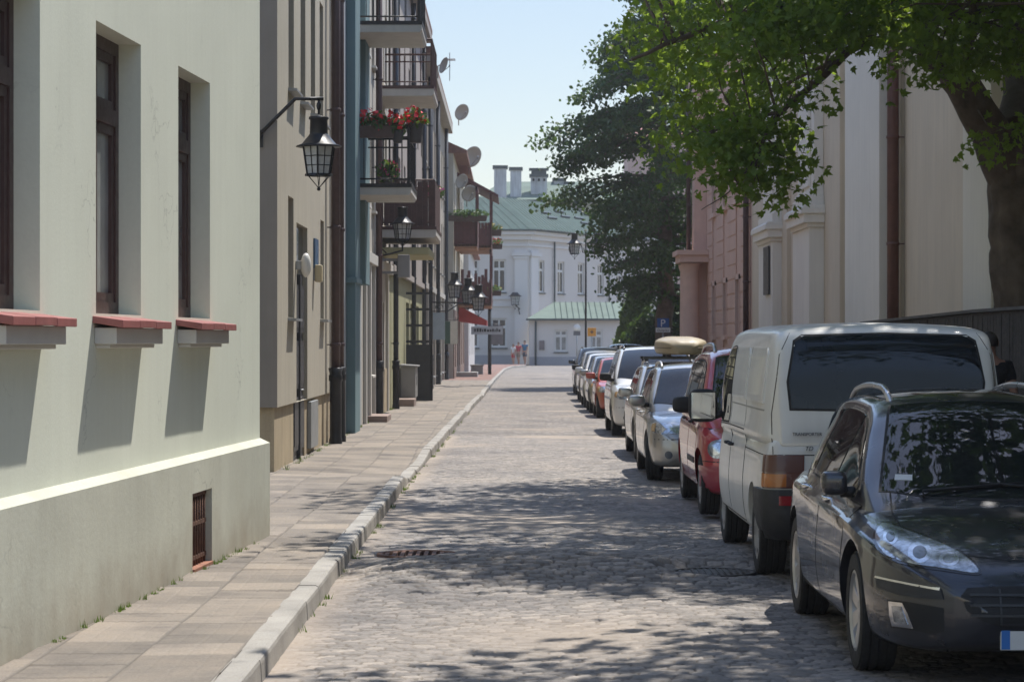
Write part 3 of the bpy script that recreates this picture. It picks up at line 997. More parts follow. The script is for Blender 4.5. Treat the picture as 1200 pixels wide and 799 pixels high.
s1 = sign_board('pale blue hanging shop sign on the taupe house below the scrolled bracket', (-2.72, 90, 2.35), .45, 1.0, M('sign_pale', (.42, .5, .52), .5))
s2 = sign_board('green and white hanging shop sign beside the pale blue one', (-2.55, 101, 2.15), .55, .95, M('sign_white', (.62, .6, .52), .5))
mb = MB(); mb.box(-.275, -.034, -.47, -.03, .034, .47); mb.build('green_field', M('sign_green', (.03, .08, .05), .5), s2)
s3 = sign_board('grey sign board under the red awning', (-1.2, 116, 2.3), 1.5, .38, M('sign_grey', (.42, .43, .45), .5), arm=False)
mb = MB()
g = random.Random(5); x = -.62
while x < .6:
    q = g.uniform(.05, .11); mb.box(x, -.036, -.06, x + q, -.0305, .06 + g.uniform(-.02, .05)); x += q + .035
mb.build('lettering', black_metal, s3)
s4 = sign_board('plain dark grey square sign box on a bent pipe past the awning', (-.82, 122, 2.1), .75, .95, M('sign_dark', (.2, .2, .215), .5))


# flowers: leaf and petal tufts
def tuft(name, mat_leaf, mat_flower, parent, c, r, n_leaf, n_fl, seed, ls=.07, fs=.06, flat=.7):
    g = np.random.default_rng(seed)
    for nm, n, s, mt, lift in (('leaves', n_leaf, ls, mat_leaf, 0), ('blossom', n_fl, fs, mat_flower, .25)):
        if n == 0:
            continue
        p = g.normal(0, .5, (n, 3)); p /= np.maximum(1, np.linalg.norm(p, axis=1))[:, None]
        p = p * np.array(r) + np.array(c) + np.array([0, 0, lift * r[2]])
        u = g.normal(0, 1, (n, 3)); u /= np.linalg.norm(u, axis=1)[:, None]
        v = np.cross(u, g.normal(0, 1, (n, 3))); v /= np.linalg.norm(v, axis=1)[:, None]
        sz = (s * g.uniform(.6, 1.3, n))[:, None]
        V = np.stack([p - u * sz, p - v * sz * .6, p + u * sz, p + v * sz * .6], 1).reshape(-1, 3)
        F = np.arange(n * 4).reshape(-1, 4)
        link(nm, np_mesh(nm, V, F, mt, False), parent)


def foliage_mat(name, c1, c2, c3, tr=.35, back=(.25, .4, .05)):
    m, nt, bs = new_mat(name)
    vec = nt.nodes.new('ShaderNodeTexCoord').outputs['Object']
    gi = nt.nodes.new('ShaderNodeNewGeometry')
    c = ramp(nt, gi.outputs['Random Per Island'], [(0, rgba(c1)), (.5, rgba(c2)), (1, rgba(c3))])
    nt.links.new(c, bs.inputs['Base Color'])
    bs.inputs['Roughness'].default_value = .5
    bs.inputs['Specular IOR Level'].default_value = .35
    t = nt.nodes.new('ShaderNodeBsdfTranslucent')
    c2_ = mixc(nt, c, rgba(back), .6)
    nt.links.new(c2_, t.inputs['Color'])
    mx = nt.nodes.new('ShaderNodeMixShader'); mx.inputs[0].default_value = tr
    nt.links.new(bs.outputs[0], mx.inputs[1]); nt.links.new(t.outputs[0], mx.inputs[2])
    nt.links.new(mx.outputs[0], nt.nodes['Material Output'].inputs['Surface'])
    return m


leaf_pot = foliage_mat('pot_leaves', (.03, .075, .02), (.05, .11, .03), (.08, .15, .04), .25)
petal_red = M('petal_red', (.75, .015, .025), .5, var=.2, vscale=20)
petal_pink = M('petal_pink', (.7, .10, .28), .5, var=.3, vscale=20)
petal_yel = M('petal_yellow', (.6, .4, .05), .6, var=.3, vscale=20)
box_brown = M('planter_brown', (.09, .055, .045), .7, var=.2, vscale=8)
terracotta = M('planter_dark', (.045, .04, .04), .6, var=.2)


def flower_box(lab, loc, length, d, hh, petal, seed, rz=0., nl=120, nf=70, mat=None, rnd=False):
    t = thing('flower_box' if not rnd else 'flower_pot', lab, 'flower box' if not rnd else 'flower pot', loc, rz)
    mb = MB()
    if rnd:
        mb.lathe([(.001, 0), (d * .35, 0), (d * .5, hh), (d * .46, hh), (d * .42, hh - .03), (.001, hh - .03)], n=16)
    else:
        a, b = length / 2, d / 2
        mb.add([(-a * .94, -b * .85, 0), (a * .94, -b * .85, 0), (a * .94, b * .85, 0), (-a * .94, b * .85, 0), (-a, -b, hh), (a, -b, hh), (a, b, hh), (-a, b, hh)],
               [(3, 2, 1, 0), (4, 5, 6, 7), (0, 1, 5, 4), (1, 2, 6, 5), (2, 3, 7, 6), (3, 0, 4, 7)])
    mb.build('planter', mat or box_brown, t, bevel=.006)
    tuft('flowers', leaf_pot, petal, t, (0, 0, hh + .08), (length / 2 * 1.05, d * .8, .2), nl, nf, seed)
    return t


# on the lower teal balcony: near side railing y = 45.1 ... 47.6, z of the rail 5.77
flower_box('brown box of red geraniums hung on the near side of the flowered balcony', (-2.55, 45.02, 5.58), .75, .2, .22, petal_red, 1, nl=170, nf=85)
flower_box('small dark pot of red geraniums on the flowered balcony, beside the brown box', (-2.13, 45.02, 5.48), .26, .22, .24, petal_red, 2, nl=70, nf=60, rnd=True, mat=terracotta)
flower_box('dark pot overflowing with bright red geraniums at the street corner of the balcony', (-1.82, 45.25, 5.5), .42, .34, .36, petal_red, 3, nl=170, nf=110, rnd=True, mat=terracotta)
flower_box('pink flowers in a low pot on the floor of the flowered balcony', (-2.35, 45.6, 4.73), .4, .24, .18, petal_pink, 4, nl=150, nf=50, rnd=True, mat=terracotta)
flower_box('pink and green trailing flower box fixed to the taupe house front', (-2.62, 82, 6.55), .9, .4, .2, petal_pink, 5, R(90), 260, 170)
t = flower_box('bushy green plant overflowing a timber balcony rail', (-2.05, 108.2, 7.15), 1.9, .5, .25, petal_yel, 6, nl=650, nf=0)
flower_box('yellow and red flowers at the street corner of the timber balcony', (-.95, 117.5, 6.9), .9, .6, .3, petal_yel, 7, nl=200, nf=90)
flower_box('red geraniums hanging low on the timber balcony corner', (-.72, 118.5, 6.3), .5, .5, .25, petal_red, 8, nl=90, nf=60)
flower_box('green leafy plant in a pot under the lower timber balcony corner', (-.88, 120.5, 4.05), .7, .6, .25, petal_yel, 9, nl=180, nf=15)


# lanterns
lamp_glass = M('lantern_glass', (.42, .43, .43), .2, var=.15, vscale=12)


def lantern_head(t, c, k=1.0, chimney=True, n=6):
    """hexagonal lantern whose glass body hangs with its top at c"""
    cx, cy, cz = c
    g = MB()
    rt, rb, hh = .195 * k, .145 * k, .32 * k
    ang = [2 * math.pi * (i + .5) / n for i in range(n)]
    top = [(cx + rt * math.cos(a), cy + rt * math.sin(a), cz) for a in ang]
    bot = [(cx + rb * math.cos(a), cy + rb * math.sin(a), cz - hh) for a in ang]
    g.add([tuple(np.array(p) * .96 + np.array((cx, cy, p[2])) * .04) for p in top + bot], [(i, (i + 1) % n, n + (i + 1) % n, n + i) for i in range(n)])
    g.build('lantern_glass', lamp_glass, t)
    f = MB()
    for i in range(n):
        f.tube([top[i], bot[i]], .011 * k, 5)
        for j in (.33, .66):
            p = [np.array(top[m]) * (1 - j) + np.array(bot[m]) * j for m in (i, (i + 1) % n)]
            f.tube([tuple(p[0]), tuple(p[1])], .005 * k, 4)
        m = [(np.array(top[i]) + np.array(top[(i + 1) % n])) / 2, (np.array(bot[i]) + np.array(bot[(i + 1) % n])) / 2]
        f.tube([tuple(m[0]), tuple(m[1])], .005 * k, 4)
        f.tube([bot[i], (cx, cy, cz - hh - .15 * k)], .005 * k, 4)
    f.lathe([(rb * 1.1, -hh - .012 * k), (rb * 1.1, -hh + .015 * k), (.001, -hh + .015 * k), (.001, -hh - .012 * k)], c, n=n)
    f.ball((cx, cy, cz - hh - .16 * k), .022 * k, n=8)
    f.lathe([(.001, 0), (.26 * k, 0), (.265 * k, .012 * k), (.20 * k, .035 * k), (.12 * k, .13 * k), (.105 * k, .15 * k)], c, n=n * 2)
    if chimney:
        f.lathe([(.105 * k, .14 * k), (.10 * k, .31 * k), (.115 * k, .32 * k), (.115 * k, .345 * k), (.001, .36 * k)], c, n=14)
    f.build('lantern_frame', black_metal, t)


t = thing('street_lantern', 'black lantern hanging from an angled iron arm before the beige house corner', 'lantern', (-3.25, 30.78, 4.39))
mb = MB(); mb.tube([(0, .1, -.02), (0, 0, 0), (.49, .0, .49), (.85, .0, .49)], .025, 8); mb.tube([(.79, 0, .49), (.79, 0, .29)], .016, 6)
mb.ball((.79, 0, .40), .032, .032, .06); mb.box(-.07, .09, -.12, .07, .115, .10)
mb.build('arm', black_metal, t)
lantern_head(t, (.79, 0, -.125), 1.11)

t = thing('wall_lantern', 'black wall lantern standing on a post above the grey electric box', 'lantern', (FX, 53.0, 4.0), R(90))
mb = MB(); mb.tube([(0, -.01, -.35), (0, -.30, -.30), (0, -.60, -.22), (0, -.60, -.02)], .025, 6); mb.tube([(0, -.01, -.05), (0, -.25, -.28)], .016, 6); mb.build('arm', black_metal, t)
lantern_head(t, (0, -.60, .36), 1.06)

t = thing('triple_lantern', 'ornate scrolled iron bracket carrying three black lanterns along the row', 'lantern', (FX, 90.5, 3.25), 0)
mb = MB()
mb.tube([(0, 0, 0), (.9, 0, -.02), (1.9, 0, -.06)], .03, 6); mb.tube([(0, 0, -.42), (.5, 0, -.4), (.95, 0, -.1)], .024, 6)
mb.tube([(.25 + (.17 - .012 * i) * math.cos(i * .6), 0, -.2 + (.17 - .012 * i) * math.sin(i * .6)) for i in range(13)], .018, 5)
mb.tube([(.65 + (.1 - .01 * i) * math.cos(i * .6), 0, -.15 + (.1 - .01 * i) * math.sin(i * .6)) for i in range(9)], .016, 5)
mb.tube([(1.55, -.75, -.1), (1.55, 0, -.06), (1.55, .75, -.1)], .024, 6)
mb.build('bracket', black_metal, t)
for k, (x, y, z) in enumerate(((.85, 0, .62), (1.35, .5, .42), (1.75, -.5, .15))):
    lantern_head(t, (x, y, z), 1.4)
    mb = MB(); mb.tube([(x, y, z - .55), (x, y, -.08)], .02, 6); mb.build('stem', black_metal, t)


# satellite dishes
dish_mat = M('dish_grey', (.36, .345, .335), .5, .1, var=.08)


def dish(lab, loc, r, az, tilt=22):
    t = thing('satellite_dish', lab, 'satellite dish', loc, az)
    mb = MB()
    prof = [(r * k / 6, -.16 * r * (k / 6) ** 2 * 1.4) for k in range(7)]
    prof2 = [(q, h_ + .015) for q, h_ in reversed(prof)]
    rt = Matrix.Rotation(R(tilt), 3, 'X')
    tmp = MB(); tmp.lathe(prof + prof2, axis='y', n=22)
    mb.add([tuple(rt @ Vector((x, y, z))) for x, y, z in tmp.v], tmp.f, 0, True)
    mb.build('reflector', dish_mat, t)
    mb = MB(); mb.tube([(0, -.02, -r * .85), (0, -r * .9, -r * .25)], .014, 6); mb.tube([(0, -r * .9, -r * .33), (0, -r * .98, -r * .05)], .03, 8); mb.build('receiver', zinc, t)
    mb = MB(); mb.tube([(0, .05, 0), (0, .16, -.05), (0, .16, -r * 1.6)], .025, 6); mb.build('mast', zinc, t)
    return t


def dish_px(lab, px, py, Y, rpx, az):
    p = world(px, py, Y)
    dish(lab, p, rpx / FPX * Y, R(az))


dish_px('grey satellite dish beside an aerial above the upper balconies', 518, 76, 84, 10, 70)
dish_px('highest pale satellite dish standing out from the eaves against the sky', 540, 131, 112, 10, 40)
dish_px('grey satellite dish on a mast lowest against the sky', 552, 183, 116, 13, 40)
dish_px('first of the two dishes above the plant filled timber balcony', 540, 212, 109, 9, 40)
dish_px('second of the two dishes, nearer the street, above the plant filled balcony', 549, 226, 109.5, 10, 30)
t = thing('roof_aerial', 'thin television aerial behind the highest balconies', 'aerial', world(527, 95, 86))
mb = MB(); mb.tube([(0, 0, 0), (0, 0, 1.0)], .015, 5)
for k in range(6):
    mb.tube([(-.2, -.3 + k * .12, .75), (.2, -.3 + k * .12, .75)], .008, 4)
mb.tube([(0, -.35, .75), (0, .35, .75)], .012, 4)
mb.build('antenna', zinc, t)
# ------------------------------------------------------------------ church flank, pink house and yard wall on the right
CX = 7.0
yc = lambda px, X=CX: X * FPX / (px - 600.0)
church_wall = M('church_wall', (.69, .59, .45), .85, var=.06, vscale=.6, bump=.15, streak=.18, stain=(.25, .22, .18), fine=.03)
church_trim = M('church_trim', (.82, .77, .68), .8, var=.04, vscale=.8, bump=.12, streak=.12, stain=(.35, .32, .28))
# local x runs towards the camera from the far end of the flank, y- faces the street
YF = 70.5
ch = thing('church', 'tall cream church flank with pale stepped pilasters behind the parked cars', 'church', (CX, YF, 0), R(-90))
Lc = YF - 8
ux = lambda Y: YF - Y
ops = []
body(ch, 0, Lc, 11.7, 14, church_wall, ops, .3)
gable_roof(ch, 0, Lc, 11.7, 14, M('green_copper', (.17, .25, .21), .7, .1, var=.15, vscale=2), 2.6)


def pilaster(xa, xb, out, zp, zt, name='pilaster', ped=True):
    mb = MB()
    o = out
    if ped:
        mb.box(xa - .1, -o - .1, 0, xb + .1, -.001, .95)
        mb.prism([(-o - .1, .95), (-.001, .95), (-.001, 1.22), (-o, 1.22)], 'x', xa - .02, xb + .02)
        mb.box(xa, -o, 1.22, xb, -.001, zp)
        for k, (a, b, d) in enumerate(((0, .1, .05), (.1, .3, .14), (.3, .42, .2))):
            mb.box(xa - d, -o - d, zp + a, xb + d, -.001, zp + b)
        mb.prism([(-o - .2, zp + .42), (-.001, zp + .42), (-.001, zp + .5), (-o - .12, zp + .5)], 'x', xa - .16, xb + .16)
        s = .12; b0 = zp + .5
        mb.box(xa + s - .13, -o + s - .13, b0, xb - s + .13, -.001, b0 + .22)
        mb.box(xa + s - .07, -o + s - .07, b0 + .22, xb - s + .07, -.001, b0 + .36)
        mb.box(xa + s - .02, -o + s - .02, b0 + .36, xb - s + .02, -.001, b0 + .46)
        mb.box(xa + s, -o + s, b0 + .46, xb - s, -.001, zt)
        w3 = (xb - xa) / 5
        mb.box(xa + w3, -o + s - .07, b0 + .46, xb - w3, -o + s - .001, zt)
    else:
        mb.box(xa - .12, -o - .12, 0, xb + .12, -.001, 1.5)
        mb.prism([(-o - .12, 1.5), (-.001, 1.5), (-.001, 1.95), (-o, 1.95)], 'x', xa - .03, xb + .03)
        mb.prism([(-o - .05, 1.95), (-.001, 1.95), (-.001, 2.05), (-o - .02, 2.05)], 'x', xa - .02, xb + .02)
        mb.box(xa, -o, 2.05, xb, -.001, zt)
    return mb.build(name, church_trim, ch, bevel=.012)


def span(pxn, pxf, out):       # local x range of a projecting face seen between two photo columns
    X = CX - out
    return ux(yc(pxn, X)), ux(yc(pxf, X))


for (pf, pn, o, ped) in ((929, 948, .34, True), (889, 905, .34, True), (990, 1030, .42, False), (1128, 1161, .42, False)):
    xf, xn = span(pf, pn, o)
    pilaster(xf, xn, o, 4.35, 11.2, ped=ped)
for pf, pn, o in ((972, 984, .12), (912, 922, .1), (1050, 1056, .05)):
    mb = MB(); xf, xn = span(pf, pn, o); mb.box(xf, -o, 0, xn, -.0015, 11.2); mb.build('lesene', church_wall, ch)
mb = MB(); mb.box(-.2, -.5, 11.2, Lc, -.002, 11.5); mb.box(-.2, -.62, 11.5, Lc, -.003, 11.68); mb.build('cornice', church_trim, ch)
downpipe(ch, ux(43.1), -.21, 0, 11.2, .105, M('copper_brown_pipe', (.15, .075, .06), .5, .3, var=.2, vscale=4))
mb = MB(); xf, xn = span(896, 902, .36); mb.box(xf, -.4, 3.0, xn, -.362, 4.25); mb.build('plaque', M('dark_plaque', (.06, .055, .05), .5), ch, bevel=.01)

# pink house
YP0, YP1 = 70.5, 88
pink = M('render_pink', (.70, .47, .365), .85, var=.06, vscale=.7, bump=.15, streak=.15, stain=(.25, .14, .1))
pink_trim = M('trim_pink', (.73, .51, .41), .85, var=.06, bump=.1)
ph = thing('pink_house', 'salmon pink house with banded rustication and a corner pier, beyond the church', 'house', (CX, YP1, 0), R(-90))
LP = YP1 - YP0
ux2 = lambda Y: YP1 - Y
win = []
for px_ in (838, 851, 866):
    Yw = yc(px_); win.append((ux2(Yw) - .55, ux2(Yw) + .55))
ops = [(a, b, 2.0, 3.7) for a, b in win] + [(a, b, 6.2, 8.8) for a, b in win]
mb = MB()
mb.wall(0, LP, 0, 11.6, ops, .2)
mb.quad((0, 9, 0), (0, 0, 0), (0, 0, 11.6), (0, 9, 11.6)); mb.quad((LP, 0, 0), (LP, 9, 0), (LP, 9, 11.6), (LP, 0, 11.6)); mb.quad((LP, 9, 0), (0, 9, 0), (0, 9, 11.6), (LP, 9, 11.6))
mb.build('wall', pink, ph)
gable_roof(ph, 0, LP, 11.6, 9, tiles, 4.2)
xs_ = sorted(sum([[a - .18, b + .18] for a, b in win], [])); seg = [1.9] + xs_ + [LP - .5]
for k in range(0, len(seg), 2):
    mb = MB(); z = 1.0
    mb.box(seg[k] + .01, -.012, .98, seg[k + 1] - .01, -.0015, 11.3)
    while z < 11.2:
        mb.box(seg[k], -.035, z, seg[k + 1], -.0125, z + .41); z += .46
    mb.build('rustication', pink, ph, bevel=.01)
for a, b, c, d in ops:
    mb = MB(); mb.box(a - .16, -.07, c - .14, a - .01, -.002, d + .14); mb.box(b + .01, -.07, c - .14, b + .16, -.002, d + .14)
    mb.box(a - .16, -.07, d, b + .16, -.002, d + .16); mb.box(a - .2, -.12, c - .16, b + .2, -.002, c - .02)
    mb.build('window_surround', pink_trim, ph)
for o_ in ops:
    window_unit(ph, *o_, .12, frame_brown, glass, fw=.09, trans=.7)
mb = MB()
mb.box(0, -.5, 0, 1.1, -.001, 4.6)
for x in (.0, 1.25):
    mb.box(x + .02, -.62, .0, x + .9, -.501, .8)
    mb.lathe([(.34, .8), (.36, 1.0), (.31, 1.1), (.29, 4.3), (.33, 4.4), (.36, 4.55)], (x + .45, -.62, 0), n=18)
mb.box(-.12, -1.05, 4.6, 2.3, -.002, 4.85); mb.box(-.22, -1.15, 4.85, 2.4, -.003, 5.02); mb.box(0, -.45, 5.02, 1.0, -.004, 11.4)
mb.build('corner_pier', pink_trim, ph)
downpipe(ph, .35, -.6, 5.1, 11.4, .08, brownpipe); downpipe(ph, LP - .3, -.15, 0, 11.4, .085, brownpipe)

# yard wall
t = thing('yard_wall', 'dark weathered plank-faced yard wall with a capping, behind the man in black', 'wall', (5.32, 36.5, 0), R(-90))
Lw = 28.5
mb = MB(); hz = lambda x: 2.05 + .07 * min(1, x / 9.0)
mb.add([(0, 0, 0), (Lw, 0, 0), (Lw, 0, 2.12), (9, 0, 2.12), (0, 0, 2.05), (0, .22, 0), (Lw, .22, 0), (Lw, .22, 2.12), (9, .22, 2.12), (0, .22, 2.05)],
       [(0, 1, 2, 3, 4), (9, 8, 7, 6, 5), (0, 4, 9, 5), (1, 6, 7, 2), (4, 3, 8, 9), (3, 2, 7, 8)])
g = random.Random(8); x = .02
while x < Lw - .2:
    q = g.uniform(.13, .17); mb.box(x, -.022 - g.uniform(0, .008), .18, x + q - .012, -.001, hz(x) - .03); x += q
mb.build('panel', M('dark_planks', (.030, .025, .023), .75, var=.3, vscale=5, bump=.3, bscale=30, streak=.2), t)
mb = MB(); mb.add([(-.05, -.06, 2.055), (9, -.06, 2.125), (Lw, -.06, 2.125), (-.05, .28, 2.055), (9, .28, 2.125), (Lw, .28, 2.125), (-.05, -.06, 2.09), (9, -.06, 2.16), (Lw, -.06, 2.16), (-.05, .28, 2.09), (9, .28, 2.16), (Lw, .28, 2.16)],
       [(6, 7, 10, 9), (7, 8, 11, 10), (0, 1, 7, 6), (1, 2, 8, 7), (5, 4, 10, 11), (4, 3, 9, 10), (1, 0, 3, 4), (2, 1, 4, 5), (0, 6, 9, 3), (2, 5, 11, 8)])
mb.build('coping', M('coping_grey', (.10, .093, .088), .8, var=.2, bump=.3), t)

# strip of grass at the wall foot
g = np.random.default_rng(4); n = 9000
p = np.stack([g.uniform(4.98, 5.26, n), g.uniform(9, 36, n), np.full(n, .11)], -1)
a = g.uniform(0, 6.28, n); hgt = g.uniform(.06, .2, n); w_ = .008
d = np.stack([np.cos(a), np.sin(a), np.zeros(n)], -1)
ln = g.normal(0, .05, (n, 3)); ln[:, 2] = hgt
V = np.stack([p - d * w_, p + d * w_, p + ln], 1).reshape(-1, 3)
grass_m = foliage_mat('grass_blades', (.06, .11, .02), (.1, .16, .03), (.15, .18, .05), .3)
tag(link('grass', np_mesh('grass', V, np.arange(3 * n).reshape(-1, 3), grass_m, False)), 'strip of short grass along the foot of the dark yard wall', 'grass', kind='stuff')
mb = MB(); mb.quad((5.12, 8, .118), (5.32, 8, .118), (5.32, 37, .118), (5.12, 37, .118))
mb.quad((5.1, 36.5, .108), (30, 36.5, .108), (30, 150, .108), (5.1, 150, .108)); mb.quad((5.54, 8, .108), (30, 8, .108), (30, 36.5, .108), (5.54, 36.5, .108))
tag(mb.build('verge', M('verge_soil', (.13, .12, .06), .9, var=.3)), kind='structure')
tag(link('weeds', np_mesh('weeds', weed_late[0], weed_late[1], grass_m, False)), 'tiny weeds in the joints along the left walls and the kerb', 'weeds', kind='stuff')
# ------------------------------------------------------------------ the pale building closing the street (about 185 m away)
wall_w = M('render_lilac', (.60, .57, .535), .85, var=.04, vscale=.25, streak=.1, stain=(.4, .38, .38))
wall_base = M('render_lilac_base', (.33, .33, .35), .85, var=.08, vscale=.3)
copper = M('copper_green', (.055, .088, .08), .95, 0, spec=.15, var=.12, vscale=.5, streak=.35, stain=(.1, .15, .13))
copper_light = M('copper_pale', (.15, .19, .16), .95, 0, spec=.15, var=.12, vscale=.5, streak=.3, stain=(.2, .27, .21))
gutter_m = M('gutter_green', (.04, .06, .06), .5, .2)
chim = M('chimney_render', (.56, .575, .58), .85, var=.2, vscale=.8, streak=.5, stain=(.17, .16, .15))
trim_w = M('trim_lilac', (.63, .615, .60), .8, var=.04, vscale=.3)
YE = 186.0
sc = YE / FPX
zpx = lambda y, Y=YE: CAMZ - (y - 399.5) * Y / FPX
xpx = lambda x, Y=YE: (x - 600) * Y / FPX
XC = xpx(619)                       # the street corner of the building
WF = 14.0                           # front wing runs left from the corner
eb = thing('corner_building', 'pale lilac two storey building with hipped green roof closing the end of the street', 'building', (XC, YE, 0), 0)
ZE = zpx(272)
ww = 18 * sc
def fwin(x0, x1, y0, y1):
    return (xpx(x0) - XC, xpx(x1) - XC, zpx(y1), zpx(y0))
fops = [fwin(577, 593, 304, 342), fwin(575.5, 594, 373, 407), fwin(545, 561, 304, 342), fwin(543, 561, 373, 407)]
mb = MB()
mb.wall(-WF, 0, 0, ZE, fops, .3)
mb.build('front_wall', wall_w, eb)
for o in fops:
    window_unit(eb, *o, .15, frame_white, glass, fw=.09, trans=.7, sash=.05, sill=(gutter_m, .12, .12))
mb = MB()
x0, x1 = xpx(603) - XC, -.05
mb.box(x0, -.18, .001, x1, -.001, zpx(293)); mb.box(x0 - .2, -.3, zpx(300), x1 + .2, -.002, zpx(296)); mb.box(x0 - .1, -.25, zpx(303), x1 + .1, -.003, zpx(300.5))
mb.box(-WF, -.1, zpx(288.5), .1, -.0015, zpx(286)); mb.box(-WF, -.1, zpx(359), 0, -.0015, zpx(357)); mb.box(-WF, -.1, zpx(350.5), 0, -.0015, zpx(349))
mb.box(-WF, -.25, zpx(281), .25, -.0025, zpx(275)); mb.box(-WF, -.5, zpx(275), .5, -.0025, zpx(271))
mb.build('trim', trim_w, eb)
mb = MB(); mb.box(-WF, -.06, 0, .02, -.0018, zpx(416)); mb.build('base', wall_base, eb)
ANG = R(64)
sd = bpy.data.objects.new('side_wing', None); COL.objects.link(sd); sd.parent = eb; sd.rotation_euler = (0, 0, ANG)
LS = 30.0
# window columns of the receding side
def sx(px):                        # distance along the side wall seen in photo column px
    u = (px - 600) / FPX
    return (u * YE - XC) / (math.cos(ANG) - u * math.sin(ANG))
sops = []
for px in (634, 657.5, 681, 704, 726):
    c = sx(px); sops.append((c - .62, c + .62, zpx(342), zpx(304)))
mb = MB(); mb.wall(0, LS, 0, ZE, sops, .25); mb.build('wall', wall_w, sd)
for o in sops:
    window_unit(sd, *o, .13, frame_white, glass, fw=.08, trans=.7, sash=.045, sill=(gutter_m, .12, .12))
mb = MB(); mb.box(0.05, -.25, zpx(281), LS, -.0025, zpx(275)); mb.box(.05, -.5, zpx(275), LS, -.0025, zpx(271)); mb.box(0.02, -.1, zpx(288.5), LS, -.0015, zpx(286))
mb.box(.2, -.18, 0, 1.5, -.001, zpx(293)); mb.box(0.02, -.3, zpx(300), 1.9, -.002, zpx(296))
mb.build('trim', trim_w, sd)
for px in (648, 712):
    downpipe(sd, sx(px), -.15, 3.0, zpx(276), .07, gutter_m)
mb = MB(); mb.box(-WF, -.62, zpx(271), .62, -.5, zpx(269)); mb.build('gutter', gutter_m, eb)
mb = MB(); mb.box(-.3, -.62, zpx(271), LS, -.5, zpx(269)); mb.build('gutter', gutter_m, sd)
# hipped roof: two planes meeting on a hip that rises from the corner
dv = Vector((math.cos(ANG), math.sin(ANG), 0)); nv = Vector((-math.sin(ANG), math.cos(ANG), 0))
ze = zpx(269)
E0 = Vector((.75, -.62, ze)); EL = Vector((-WF, -.62, ze)); ER = dv * LS - nv * .62 + Vector((0, 0, ze))
zr = zpx(231, YE + 8)
apex = Vector((xpx(585, YE + 8) - XC, 8.0, zr)); apl = Vector((-WF, 8.0, zr)); apr = apex + dv * LS
mb = MB()
mb.add([EL, E0, apex, apl], [(0, 1, 2, 3)]); mb.add([E0, ER, apr, apex], [(0, 1, 2, 3)])
rf = mb.build('roof', copper, eb)
mb = MB()
def seam(a, b, n):
    for k in range(1, n):
        p0 = a[0].lerp(a[1], k / n); p1 = b[0].lerp(b[1], k / n)
        mb.tube([p0 + Vector((0, 0, .02)), p1 + Vector((0, 0, .02))], .03, 4)
seam((EL, E0), (apl, apex), 22); seam((E0, ER), (apex, apr), 48)
mb.build('seam', copper_light, rf)
mb = MB()
for u, v, w_ in ((.16, .4, 1.9), (.27, .5, 2.0), (.36, .34, 2.1), (.47, .52, 1.9)):
    for q in (0, .16):
        a = E0.lerp(ER, u).lerp(apex.lerp(apr, u), v + q); b = E0.lerp(ER, u + .055).lerp(apex.lerp(apr, u + .055), v + q)
        mb.tube([a + Vector((0, 0, .12)), b + Vector((0, 0, .12))], .11, 4)
mb.build('snow_guard', gutter_m, rf)

# annex
YA = 178.0
zA = lambda y: zpx(y, YA); xA = lambda x: xpx(x, YA)
an = thing('annex', 'low single storey annex with a pale green lean-to roof before the lilac building', 'annex', (xA(620.5), YA, 0), 0)
X0 = xA(620.5); LA = xA(728) - X0
aops = [(xA(649.5) - X0, xA(665) - X0, zA(412), zA(386.5)), (xA(691) - X0, xA(706) - X0, zA(412), zA(386.5))]
body(an, 0, LA, zA(374), 7, wall_w, aops, .25)
for o in aops:
    window_unit(an, *o, .12, frame_white, glass_soft, fw=.08, trans=.72, sash=.05, sill=(gutter_m, .1, .1))
mb = MB(); mb.box(-.02, -.05, 0, LA, -.0018, zA(418)); mb.build('base', wall_base, an)
mb = MB(); a = -.25
mb.add([(a, -.4, zA(374)), (LA + .3, -.4, zA(374)), (LA + .3, 6.9, zpx(354, YA + 6.9)), (1.9, 6.9, zpx(354, YA + 6.9)), (a, 6.9, zA(374))], [(0, 1, 2, 3), (0, 3, 4)])
rf = mb.build('roof', copper_light, an)
mb = MB()
for k in range(1, 16):
    x = a + (LA - a) * k / 16; xt = max(x, 1.9)
    if x < 1.9: continue
    mb.tube([(x, -.4, zA(374) + .03), (xt, 6.9, zpx(354, YA + 6.9) + .03)], .03, 4)
mb.build('seam', copper, rf)
mb = MB(); mb.box(a, -.5, zA(375.5), LA + .3, -.38, zA(373.3)); mb.build('gutter', gutter_m, an)
downpipe(an, .45, -.1, 0, zA(376), .07, gutter_m)
mb = MB(); mb.box(xA(632) - X0, -.12, zA(410), xA(638) - X0, -.002, zA(399)); mb.build('notice_case', M('case_grey', (.16, .13, .13), .5), an, bevel=.02)

# second, taller roofline behind with chimneys
YB = 206.0
zB = lambda y: zpx(y, YB); xB = lambda x: xpx(x, YB)
bb = thing('rear_building', 'taller building behind with a pale green roof and several rendered chimneys', 'building', (xB(560), YB, 0), 0)
X0 = xB(560); LB = xB(770) - X0
body(bb, 0, LB, zB(236), 14, wall_w, [], .2)
mb = MB(); mb.box(0, -.3, zB(239), LB, -.002, zB(235)); mb.build('cornice', trim_w, bb)
mb = MB(); r0, r1 = zB(236), zpx(213, YB + 7)
mb.add([(-.5, -.6, r0), (LB + .5, -.6, r0), (LB - 4, 7, r1), (2.0, 7, r1), (-.5, 14.6, r0), (LB + .5, 14.6, r0)], [(0, 1, 2, 3), (0, 3, 4), (1, 5, 2), (4, 3, 2, 5)])
rf = mb.build('roof', copper_light, bb)
mb = MB(); mb.box(-.5, -.72, r0 - .15, LB + .5, -.6, r0 + .1); mb.build('gutter', gutter_m, bb)


